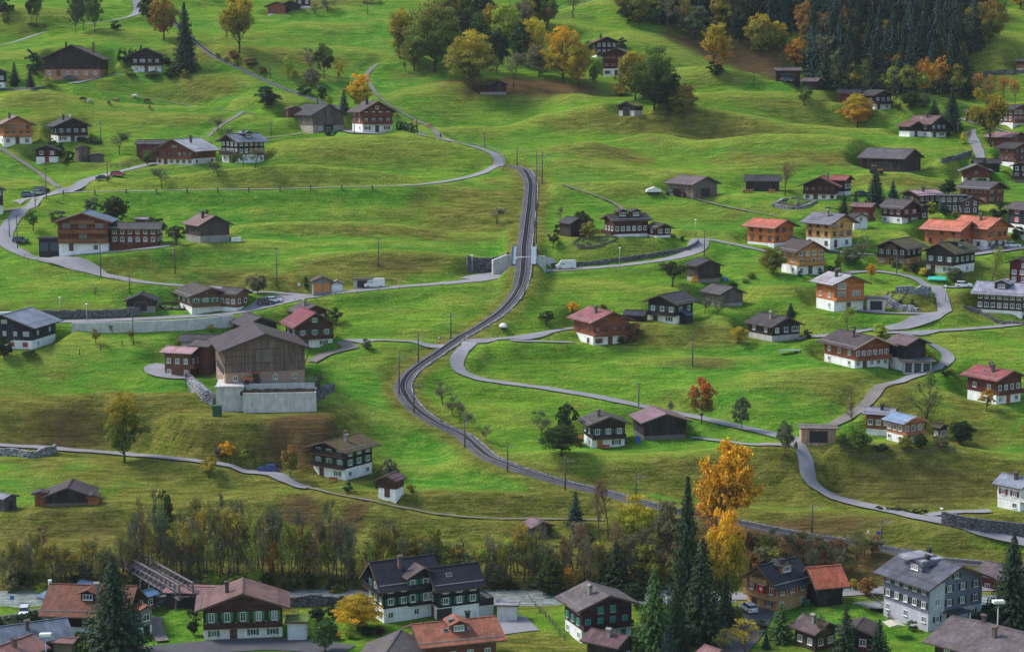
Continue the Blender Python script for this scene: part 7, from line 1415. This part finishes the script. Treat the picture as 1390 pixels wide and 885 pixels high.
# ---------------------------------------------------------------- vehicles
CARM = {}
def car_meshes(kind):
    if kind in CARM: return CARM[kind]
    van = kind == 'van'
    L_, Wd = (5.4, 2.0) if van else (4.3, 1.8)
    if van: prof = [(-2.7, .35), (2.6, .35), (2.7, .6), (2.65, 1.1), (1.9, 1.35), (1.35, 2.3), (1.0, 2.42), (-2.6, 2.42), (-2.7, 2.2)]
    elif kind == 'suv': prof = [(-2.15, .35), (2.1, .35), (2.2, .6), (2.15, .95), (1.15, 1.12), (-2.1, 1.1), (-2.2, .8)]
    else: prof = [(-2.15, .3), (2.1, .3), (2.2, .5), (2.12, .82), (1.0, .98), (-2.1, .98), (-2.2, .7)]
    def body(prof, hw, tap=.0):
        mb = MB(); zs = [z for _, z in prof]; zmax = max(zs); zmin = min(zs)
        fy = lambda z: hw * (1 - .10 * max(0, (z - zmin) / (zmax - zmin + 1e-6)) ** 2 - tap * (z - zmin) / (zmax - zmin + 1e-6))
        n = len(prof); mb.add([(x, -fy(z), z) for x, z in prof] + [(x, fy(z), z) for x, z in prof], [tuple(range(n)), tuple(range(2 * n - 1, n - 1, -1))] + [(i + n, (i + 1) % n + n, (i + 1) % n, i) for i in range(n)][::1])
        return mb
    b = body(prof, Wd / 2); bm_ = b.mesh('body', M['carpaint'])
    parts = {'body': bm_}
    if van:
        mb = MB(); mb.add([(1.87, -.82, 1.42), (1.87, .82, 1.42), (1.42, .74, 2.2), (1.42, -.74, 2.2)], [(0, 1, 2, 3)])
        g = body([(1.35, 1.38), (1.8, 1.38), (1.38, 2.12), (.35, 2.12), (.35, 1.38)], Wd / 2 * .985); parts['windows'] = g.mesh('windows', M['tint'])
    else:
        z0, z1 = (1.1, 1.68) if kind == 'suv' else (.97, 1.45)
        g = body([(-2.0 if kind == 'suv' else -1.75, z0), (1.05, z0), (.35, z1 - .06), (-1.7 if kind == 'suv' else -1.3, z1 - .06)], Wd / 2 * .93, .12); parts['windows'] = g.mesh('windows', M['tint'])
        g = body([(-1.75 if kind == 'suv' else -1.3, z1 - .06), (.35, z1 - .06), (.25, z1), (-1.6 if kind == 'suv' else -1.15, z1)], Wd / 2 * .80, .06)
        for x in (-.6,): g.box(x - .05, x + .05, -Wd / 2 * .93, Wd / 2 * .93, z0, z1 - .3)
        parts['roof'] = g.mesh('roof', M['carpaint'])
    mb = MB(); r_ = .34
    vs = [(r_ * math.cos(6.283 * i / 14), s_, r_ * math.sin(6.283 * i / 14)) for s_ in (-.11, .11) for i in range(14)]
    mb.add(vs, [tuple(range(14)), tuple(range(27, 13, -1))] + [(i + 14, (i + 1) % 14 + 14, (i + 1) % 14, i) for i in range(14)])
    vs = [(.2 * math.cos(6.283 * i / 10), s_, .2 * math.sin(6.283 * i / 10)) for s_ in (-.115, .115) for i in range(10)]
    mb.add(vs, [tuple(range(10)), tuple(range(19, 9, -1))] + [(i + 10, (i + 1) % 10 + 10, (i + 1) % 10, i) for i in range(10)], 1)
    parts['wheel'] = mb.mesh('wheel', [M['rubber'], M['steel']])
    mb = MB(); mb.box(-.03, .04, -.22, .22, -.08, .1); parts['headlight'] = mb.mesh('headlight', M['headlight'])
    mb = MB(); mb.box(-.04, .03, -.14, .14, -.1, .14); parts['taillight'] = mb.mesh('taillight', M['taillight'])
    CARM[kind] = (parts, L_, Wd); return CARM[kind]
def car(px, py, deg, col, kind, label, z=None):
    p = at(px, py); p.z = gz(p.x, p.y) + .12
    parts, L_, Wd = car_meshes(kind); r_ = root({'car': 'parked_car', 'suv': 'parked_car', 'van': 'van'}[kind], p, R(deg), label, 'van' if kind == 'van' else 'car', None)
    r_.scale = (.95,) * 3
    for k in ('body', 'windows', 'roof'):
        if k in parts: link(k, parts[k], r_, None, lin(col))
    for sx in (-L_ * .3, L_ * .3):
        for sy in (-1, 1): link('wheel', parts['wheel'], r_, TM((sx, sy * (Wd / 2 - .1), .34)))
    zh = .72 if kind != 'van' else .95
    for sy in (-1, 1): link('headlight', parts['headlight'], r_, TM((L_ / 2 - .02, sy * Wd * .33, zh))); link('taillight', parts['taillight'], r_, TM((-L_ / 2 - .02 + (0 if kind == 'van' else -.02), sy * Wd * .38, zh + .08)))
    return r_
car(39, 268, 8, '#5a6878', 'suv', 'grey-blue estate car parked at the lane fork, outermost of three'); car(52, 265, 30, '#a8acb2', 'car', 'silver car in the middle of the three parked at the lane fork'); car(57, 261, -25, '#16181c', 'suv', 'black car parked at the lane fork beside the silver one'); car(28, 330, -4, '#2c3c58', 'suv', 'dark blue estate car beside the charcoal garage drive'); car(140, 245, 6, '#15171c', 'car', 'black car beside the red one on the village lane'); car(160, 240, -8, '#a02a34', 'suv', 'red car parked behind the black car on the village lane'); car(96, 109, 0, '#1c2a34', 'car', 'dark car in front of the large old farmhouse')
car(360, 414, 12, '#1a1d26', 'suv', 'dark car parked by the main road beside the white hatchback'); car(371, 411, 14, '#d8dadc', 'car', 'white hatchback parked by the main road beside the dark car'); car(508, 391, 188, '#d6d8d8', 'van', 'white delivery van parked beside the bus shelter'); car(768, 366, 184, '#d4d6d6', 'van', 'white minibus on the road right of the railway bridge'); car(14, 437, 10, '#d2d4d6', 'van', 'white van behind the navy house at the stone embankment'); car(364, 641, 176, '#23407c', 'suv', 'bright dark-blue car parked on the lower lane'); car(1170, 266, 0, '#3c4654', 'car', 'grey car behind the thick dark spruce'); car(1356, 340, -14, '#14161a', 'suv', 'black car in front of the rear orange-roofed house'); car(1375, 337, -12, '#c8cacc', 'suv', 'silver-white car right of the black car at the orange-roofed house'); car(1308, 391, -14, '#dcdee0', 'suv', 'white SUV on the stub road beside the hill road'); car(1243, 505, 176, '#2a3440', 'car', 'dark car parked under the glazed annex'); car(33, 836, -80, '#c8ccd2', 'suv', 'white car facing the river at the left edge'); car(1016, 830, 110, '#dcdede', 'suv', 'white car parked beneath the hanging flag'); car(1068, 112, 20, '#2c2c30', 'suv', 'dark car under the open-fronted upper barn'); car(1080, 112, 60, '#a02830', 'car', 'red car at the end of the open-fronted upper barn')
# small things
def simple_thing(name, px, py, rz, label, cat, builders, dz=0):
    p = at(px, py); p.z += dz; r_ = root(name, p, rz, label, cat)
    for nm, mb, mat, col in builders: link(nm, mb.mesh(nm, M[mat]), r_, None, lin(col) if col else None)
    return r_
mb = MB(); mb.lathe([(.9, .5), (1.0, .9), (.6, 1.35), (.1, 1.5)], 10); m2 = MB(); m2.box(-.6, .6, -.4, .4, .1, .5); simple_thing('water_tank', 683, 447, .3, 'small white water tank on a dark frame beside the railway meadow', 'tank', [('tank', mb, 'white', None), ('frame', m2, 'sleeper', None)])
mb = MB(); mb.prism([(-2.2, .5), (2.2, .5), (2.0, 1.3), (.2, 1.9), (-2.0, 1.2)], -1, 1); m2 = MB(); m2.box(-1.6, 1.6, -.8, .8, .05, .5); simple_thing('covered_trailer', 887, 263, .1, 'trailer under a white tarpaulin beside the lilac-brown barn', 'trailer', [('tarpaulin', mb, 'white', None), ('chassis', m2, 'sleeper', None)])
mb = MB(); mb.add([(-2.4, -1.2, .2), (2.4, -1.4, .2), (2.0, 1.3, .9), (-2.1, 1.2, 1.0), (0, -.1, .9)], [(0, 1, 4), (1, 2, 4), (2, 3, 4), (3, 0, 4)]); mb.box(-2, 2, -1, 1.0, -.1, .22); simple_thing('wood_stack', 1272, 380, -.25, 'turquoise tarp over a stack beside the hill road', 'tarp', [('tarpaulin', mb, 'paint', '#3fb09a')])
mb = MB(); mb.tube([(0, 0, 0), (0, 0, 2.5)], [.05, .05], 6); m2 = MB(); m2.prism([(-1.5, 2.3), (1.5, 2.3), (0, 2.6)], -1.5, 1.5); simple_thing('patio_umbrella', 1213, 864, .2, 'square cream patio umbrella beside the small lawn', 'umbrella', [('pole', mb, 'steel', None), ('canopy', m2, 'paint', '#b8b29c')], 0)
mb = MB(); mb.prism([(-1.3, 3.2), (1.3, 3.2), (0, 3.9)], -1.3, 1.3); m2 = MB(); m2.box(-1.2, -1.05, -1.2, -1.05, 0, 3.2); m2.box(1.05, 1.2, -1.2, -1.05, 0, 3.2); m2.box(-1.2, -1.05, 1.05, 1.2, 0, 3.2); m2.box(1.05, 1.2, 1.05, 1.2, 0, 3.2)
mb = MB(); mb.tube([(0, 0, 0), (0, 0, 3.6)], [.12, .1], 8); m2 = MB(); m2.tube([(0, 0, 3.6), (0, 0, 5.0)], [.3, .36], 8); simple_thing('awning_umbrella', 69, 824, 0, 'closed red and white parasol beside the blue metal roof', 'parasol', [('pole', mb, 'paint', '#a02838'), ('cloth', m2, 'white', None)], 0)
mb = MB(); mb.prism([(-1.6, 2.2), (1.6, 2.2), (0, 3.5)], -1.4, 1.4); m2 = MB(); m2.box(-1.3, 1.3, -1.1, 1.1, 0, 2.2); simple_thing('garden_shed', 1254, 811, .2, 'tiny wooden shed by the apartment house', 'shed', [('roof', mb, 'tin', '#8a8a90'), ('wall', m2, 'wood', '#5a4638')])
for i, (x, y, l) in enumerate(((1072, 480, 'flat grey garden table on the terrace left of the big red-brown chalet'),)):
    mb = MB(); mb.box(-2.3, 2.3, -.7, .7, .75, .85); m2 = MB()
    for sx in (-1, 1): m2.box(sx * 2 - .1, sx * 2 + .1, -.6, .6, 0, .747)
    simple_thing('garden_table', x, y, 0, l, 'table', [('tabletop', mb, 'paint', '#7c9098'), ('leg', m2, 'steel', None)])
mb = MB()
rs = random.Random(8)
for i in range(60):
    x, z = rs.uniform(-3.5, 3.5), rs.uniform(0, 1.5); vs = [(x + .14 * math.cos(k), y_, z + .16 + .14 * math.sin(k)) for y_ in (-.5, .5) for k in (0, 1.05, 2.1, 3.14, 4.2, 5.2)]; mb.add(vs, [(0, 1, 2, 3, 4, 5), (11, 10, 9, 8, 7, 6)] + [(i_ + 6, (i_ + 1) % 6 + 6, (i_ + 1) % 6, i_) for i_ in range(6)])
simple_thing('firewood_pile', 50, 38, 0, 'stacked firewood pile beneath the bare-trunk trees by the mountain road', 'firewood', [('logs', mb, 'bark', None)])
mb2 = MB(); mb2.v, mb2.f, mb2.m = list(mb.v), list(mb.f), list(mb.m); simple_thing('firewood_pile', 505, 5, 0, 'long firewood pile at the top edge of the upper meadow', 'firewood', [('logs', mb2, 'polewood', None)])
mb = MB(); mb.box(-.5, .5, -.4, .4, 0, 1.1); m2 = MB(); m2.box(-.55, .55, -.45, .45, 1.103, 1.2)
simple_thing('rubbish_bin', 1077 + 18, 822, 0, 'green wheeled bin beside the coral roofed barn wing', 'bin', [('body', mb, 'paint', '#1f5a44'), ('lid', m2, 'paint', '#2a6a50')])
mb = MB(); mb.box(-.9, .9, -.6, .6, 0, 2.2); m2 = MB(); m2.box(-.95, .95, -.65, .65, 2.203, 2.35); simple_thing('green_tank', 295, 565, 0, 'dark green container at the foot of the concrete platform', 'container', [('body', mb, 'paint', '#1e4a3a'), ('lid', m2, 'paint', '#2a5a48')])
# yard machinery and odds and ends
def tractor(px, py, deg, col, label, dz=0, h=0):
    p = at(px, py, h); p.z += dz; r_ = root('tractor', p, R(deg), label, 'tractor')
    mb = MB(); mb.prism([(-.2, .7), (1.7, .7), (1.8, 1.0), (1.7, 1.35), (-.2, 1.45)], -.4, .4); link('bonnet', mb.mesh('bonnet', M['paint']), r_, None, lin(col))
    mb = MB(); mb.prism([(-1.5, 1.0), (-.2, 1.0), (-.3, 2.3), (-1.4, 2.3)], -.6, .6); link('cab', mb.mesh('cab', M['tint']), r_)
    mb = MB(); mb.box(-1.55, -.15, -.68, .68, 2.303, 2.42); mb.box(-1.5, -.6, -.95, -.62, 1.3, 1.42); link('cab_roof', mb.mesh('cab_roof', M['paint']), r_, None, lin(col))
    for x, r0 in ((-1.1, .75), (1.2, .48)):
        for sy in (-1, 1):
            mb = MB(); vs = [(r0 * math.cos(6.283 * i_ / 14), s_, r0 * math.sin(6.283 * i_ / 14)) for s_ in (-.2, .2) for i_ in range(14)]
            mb.add(vs, [tuple(range(14)), tuple(range(27, 13, -1))] + [(i_ + 14, (i_ + 1) % 14 + 14, (i_ + 1) % 14, i_) for i_ in range(14)]); link('wheel', mb.mesh('wheel', M['rubber']), r_, TM((x, sy * .75, r0)))
l_ = LAY[BARN_I]; pz = at(342, 522, 0)
tractor(342, 521, 200, '#c05a34', 'orange-red tractor standing on the concrete platform before the huge hay barn', .1, 4.2)
tractor(925, 267, 15, '#a83028', 'red tractor under the open shed of the lilac-brown barn'); tractor(912, 266, 170, '#3a6a4a', 'green tractor beside the red one at the lilac-brown barn'); tractor(450, 184, 30, '#2f7a6a', 'teal tractor in the yard of the grey barn'); tractor(1190, 236, 10, '#b07a3a', 'orange machine before the long purple-grey barn')
def barrel(px, py, col, label, r0=.35, h=.95):
    mb = MB(); mb.lathe([(r0 * .9, 0), (r0, .1), (r0, h - .1), (r0 * .9, h)], 12); m2 = MB(); m2.lathe([(r0 * .92, h + .003), (r0 * .92, h + .05)], 12); simple_thing('barrel', px, py, 0, label, 'barrel', [('body', mb, 'paint', col), ('lid', m2, 'paint', col)])
barrel(866, 600, '#2454a8', 'blue barrel between the green-shutter chalet and the black barn', .5, 1.2); barrel(533, 678, '#1f8a8a', 'teal bucket in front of the small brown hut'); barrel(984, 382, '#3a7ac8', 'small blue tub beside the dark hay barn', .6, 1.0)
def bench(px, py, col, label):
    mb = MB(); mb.box(-.9, .9, -.22, .22, .42, .48); m2 = MB(); m2.box(-.9, .9, .2, .26, .55, .95); m3 = MB(); m3.box(-.8, -.72, -.2, .24, 0, .417); m4 = MB(); m4.box(.72, .8, -.2, .24, 0, .417)
    simple_thing('bench', px, py, 0, label, 'bench', [('seat', mb, 'trim', col), ('backrest', m2, 'trim', col), ('leg', m3, 'trim', col), ('leg', m4, 'trim', col)])
bench(822, 610, '#a03038', 'red bench against the white base of the green-shutter chalet'); bench(452, 654, '#8a4a2a', 'brown bench before the black chalet with mossy roof')
mb = MB(); mb.prism([(-1.2, 0), (-1.0, 0), (1.0, 1.6), (1.3, 1.6), (1.3, 1.7), (.95, 1.7), (-1.2, .12)], -.25, .25); m2 = MB(); m2.box(1.1, 1.2, -.25, .25, 0, 1.597); simple_thing('playground_slide', 786, 603, 1.3, 'red garden slide left of the green-shutter chalet', 'slide', [('chute', mb, 'paint', '#c83848'), ('ladder', m2, 'steel', None)])
def sign(px, py, col, label):
    mb = MB(); mb.tube([(0, 0, -.2), (0, 0, 2.3)], [.04, .04], 6); m2 = MB(); m2.box(-.38, .38, -.06, -.045, 1.7, 2.4); simple_thing('road_sign', px, py, 0, label, 'road sign', [('post', mb, 'steel', None), ('plate', m2, 'paint', col)])
sign(395, 396, '#c86a3a', 'small orange direction sign on a post left of the orange-door garage'); sign(406, 397, '#d8d4d0', 'small pale sign on a post beside the orange direction sign'); sign(17, 826, '#3a6ac0', 'blue round-edged sign beside the river road at the left edge'); sign(1192, 738, '#3a4ac0', 'small blue plate beside the lower rails')
mb = MB()
for i_ in range(5): mb.box(-1.3 + i_ * .52, -1.3 + i_ * .52 + .46, -.4, .4, 0, 1.1 + .05 * (i_ % 2))
simple_thing('silage_bales', 321, 328, 0, 'white boxes lined up beside the grey barn with roof vents', 'boxes', [('boxes', mb, 'white', None)])
def logs(px, py, w_, h_, label, seed):
    rs = random.Random(seed); mb = MB()
    for i_ in range(int(w_ * h_ * 14)):
        x, z = rs.uniform(-w_ / 2, w_ / 2), rs.uniform(0, h_); r0 = .13
        vs = [(x + r0 * math.cos(k), y_, z + r0 + r0 * math.sin(k)) for y_ in (-.4, .4) for k in (0, 1.05, 2.1, 3.14, 4.2, 5.2)]; mb.add(vs, [(0, 1, 2, 3, 4, 5), (11, 10, 9, 8, 7, 6)] + [(j_ + 6, (j_ + 1) % 6 + 6, (j_ + 1) % 6, j_) for j_ in range(6)])
    simple_thing('firewood_pile', px, py, 0, label, 'firewood', [('logs', mb, 'trim', '#a8704a')])
logs(1015, 262, 3, .9, 'split firewood under the left eave of the long dark barn', 1); logs(1046, 262, 2.4, .8, 'split firewood near the right end of the long dark barn', 2); logs(288, 226, 2.4, .9, 'firewood stacked at the corner of the white-roofed chalet', 3)
# timber bridge
def timber_bridge():
    a = at(172, 800); b = at(238, 815); a = Vector((-71.0, 319, 0)); b = Vector((-57.0, 300, 0)); za, zb = 2.4, 1.9
    c = (a + b) / 2; r_ = root('timber_bridge', (c.x, c.y, 0), 0, 'long grey timber footbridge with braced railings over the river', 'bridge')
    a = a - c; b = b - c; a.z, b.z = za, zb; d = b - a; n = Vector((d.y, -d.x, 0)).normalized()
    mb = MB(); mb.bar(a, b, 2.6, .25); link('deck', mb.mesh('deck', M['polewood']), r_, None)
    N_ = 13
    for sg in (-1, 1):
        mb = MB(); o_ = n * sg * 1.3
        for k in range(N_ + 1):
            p = a + d * k / N_ + o_; mb.bar(p + Vector((0, 0, -.3)), p + Vector((0, 0, 2.3)), .24)
            if k < N_: q = a + d * (k + 1) / N_ + o_; mb.bar(p + Vector((0, 0, .1)), q + Vector((0, 0, 2.1)), .14)
        for z in (2.35, 1.1, -.25): mb.bar(a + o_ + Vector((0, 0, z)), b + o_ + Vector((0, 0, z)), .26)
        link('side_truss', mb.mesh('side_truss', M['timber']), r_)
    mb = MB()
    for k in range(0, N_ + 1, 2):
        p = a + d * k / N_
        for sg in (-1, 1): mb.bar(p + n * sg * 1.1 + Vector((0, 0, -.3)), Vector((p.x + n.x * sg * 1.5, p.y + n.y * sg * 1.5, -2.2)), .22)
    link('trestle', mb.mesh('trestle', M['timber']), r_)
M['timber'] = m_simple('weathered_grey_timber', .85, .2, 0, .25, 2, (.16, .14, .155))
timber_bridge()
# ---------------------------------------------------------------- cows and a walker
def skin(name, verts, edges, radii, mat, col):
    me = bpy.data.meshes.new(name); me.from_pydata(verts, edges, []); o = bpy.data.objects.new(name, me); COL.objects.link(o)
    m = o.modifiers.new('s', 'SKIN'); 
    for v, r_ in zip(me.skin_vertices[0].data, radii): v.radius = (r_, r_) if not isinstance(r_, tuple) else r_
    me.skin_vertices[0].data[0].use_root = True
    m2 = o.modifiers.new('u', 'SUBSURF'); m2.levels = 1; m2.render_levels = 1
    dg = bpy.context.evaluated_depsgraph_get(); nm_ = bpy.data.meshes.new_from_object(o.evaluated_get(dg)); bpy.data.objects.remove(o); nm_.name = name
    nm_.materials.clear(); nm_.materials.append(M[mat]); nm_.polygons.foreach_set('use_smooth', [True] * len(nm_.polygons)); return nm_
V_ = [(0, 0, 1.05), (.7, 0, 1.08), (-.7, 0, 1.08), (1.0, 0, 1.0), (1.35, 0, .55), (1.62, 0, .22), (.62, .22, .75), (.62, .22, .4), (.62, .22, .05), (.62, -.22, .75), (.66, -.22, .4), (.66, -.22, .05), (-.62, .22, .8), (-.74, .22, .45), (-.66, .22, .05), (-.62, -.22, .8), (-.7, -.22, .45), (-.6, -.22, .05), (-.98, 0, 1.1), (-1.05, 0, .6)]
E_ = [(0, 1), (0, 2), (1, 3), (3, 4), (4, 5), (1, 6), (6, 7), (7, 8), (1, 9), (9, 10), (10, 11), (2, 12), (12, 13), (13, 14), (2, 15), (15, 16), (16, 17), (2, 18), (18, 19)]
Rr = [(.38, .42), (.34, .38), (.33, .37), .22, .15, .10, .15, .08, .07, .15, .08, .07, .18, .09, .07, .18, .09, .07, .06, .03]
COW = skin('cow', V_, E_, Rr, 'fur', None)
for x, y, deg, col, l in ((112, 138, 10, '#1c1816', 'black cow grazing, leftmost of the upper left herd'), (121, 140, 80, '#c8c0b8', 'pale cow beside the leftmost black cow'), (148, 143, -60, '#2a1e1a', 'dark small cow in the middle of the herd meadow'), (159, 139, 160, '#8a6a54', 'brown-grey cow in the middle of the herd meadow'), (184, 134, 170, '#cfc8be', 'cream cow close to the thin upper path'), (199, 140, 0, '#4a3024', 'dark brown cow right of the cream cow'), (203, 149, 90, '#9a6c48', 'tan cow, lowest of the upper left herd'), (538, 160, 80, '#b07a50', 'tan cow standing by the footpath behind the red-brown chalet'), (564, 169, 100, '#b8825a', 'light tan cow walking on the footpath'), (582, 174, 5, '#b07a48', 'brown and white cow below the footpath'), (975, 103, 180, '#8a6a58', 'brown cow under the orange-gold tree'), (1131, 124, 20, '#2a2424', 'black cow right of the small dark upper barn')):
    p = at(x, y); o = link('cow', COW, None, None, lin(col)); o.location = p; o.rotation_euler = (0, 0, R(deg)); tag(o, l, 'cow')
Vp = [(0, 0, .95), (0, 0, 1.2), (0, 0, 1.42), (0, 0, 1.54), (0, 0, 1.66), (.1, .0, .9), (.12, -.14, .5), (.12, -.05, .06), (.12, -.2, .03), (-.1, 0, .9), (-.12, .1, .5), (-.12, .22, .08), (-.12, .1, .03), (.2, 0, 1.38), (.27, .08, 1.12), (.25, -.06, .9), (-.2, 0, 1.38), (-.27, -.06, 1.12), (-.25, -.16, .9)]
Ep = [(0, 1), (1, 2), (2, 3), (3, 4), (0, 5), (5, 6), (6, 7), (7, 8), (0, 9), (9, 10), (10, 11), (11, 12), (2, 13), (13, 14), (14, 15), (2, 16), (16, 17), (17, 18)]
Rp = [.15, .15, .15, .055, .105, .11, .075, .05, .04, .11, .075, .05, .04, .07, .055, .04, .07, .055, .04]
PERS = skin('person', Vp, Ep, Rp, 'cloth', None)
p = at(598, 189); o = link('person', PERS, None, None, lin('#2c2434')); o.location = p; o.rotation_euler = (0, 0, .5); tag(o, 'person in dark clothes walking on the path above the field road', 'person')
# ---------------------------------------------------------------- camera, light, sky
cam = bpy.data.cameras.new('camera'); co = bpy.data.objects.new('camera', cam); COL.objects.link(co); SC.camera = co
co.location = (0, 0, CAMZ); co.rotation_euler = (math.pi / 2 - PITCH, 0, 0); cam.sensor_width = 36; cam.lens = FOC / 1390 * 36; cam.clip_end = 20000; cam.clip_start = 1
EL, AZ = R(48), R(-72)     # sun direction: high, from the left and slightly behind the hill
w = bpy.data.worlds.new('World'); SC.world = w; w.use_nodes = True; nt = w.node_tree
sky = nt.nodes.new('ShaderNodeTexSky'); sky.sky_type = 'NISHITA'; sky.sun_disc = False; sky.sun_elevation = EL; sky.sun_rotation = AZ; sky.air_density = 1.4; sky.dust_density = 3.0; sky.ozone_density = 1.0; sky.altitude = 900
bg = nt.nodes['Background']; bg.inputs['Strength'].default_value = .085; nt.links.new(sky.outputs[0], bg.inputs['Color'])
sl = bpy.data.lights.new('sun', 'SUN'); so = bpy.data.objects.new('sun', sl); COL.objects.link(so); sl.energy = 1.5; sl.angle = R(16); sl.color = (1, .95, .88)
# sky sun_rotation turns clockwise from +Y
d = Vector((math.sin(AZ) * math.cos(EL), math.cos(AZ) * math.cos(EL), math.sin(EL)))
so.rotation_euler = (-d).to_track_quat('-Z', 'Y').to_euler(); so.location = (0, 300, 400)
# valley air
HZ = .00005
if HZ:
    mb = MB(); mb.box(-900, 900, -100, 1120, -12, 330)
    hm = bpy.data.materials.new('valley_air'); hm.use_nodes = True; t_ = hm.node_tree; t_.nodes.remove(t_.nodes['Principled BSDF']); v_ = t_.nodes.new('ShaderNodeVolumePrincipled'); v_.inputs['Density'].default_value = HZ; v_.inputs['Color'].default_value = (.80, .88, 1, 1); v_.inputs['Anisotropy'].default_value = .2
    t_.links.new(v_.outputs[0], t_.nodes['Material Output'].inputs['Volume']); hz = link('haze', mb.mesh('haze', hm)); tag(hz, kind='stuff')
SC.view_settings.view_transform = 'Standard'; SC.view_settings.look = 'None'; SC.view_settings.exposure = 1.4; SC.view_settings.gamma = 1; SC.view_settings.use_curve_mapping = False
SC.cycles.max_bounces = 5; SC.cycles.diffuse_bounces = 3; SC.cycles.glossy_bounces = 2; SC.cycles.transmission_bounces = 2; SC.cycles.transparent_max_bounces = 4; SC.cycles.volume_bounces = 0
SC.cycles.use_denoising = True; SC.cycles.use_adaptive_sampling = True
print('objects', len(bpy.data.objects), 'script s', round(time.time() - T_START, 1))
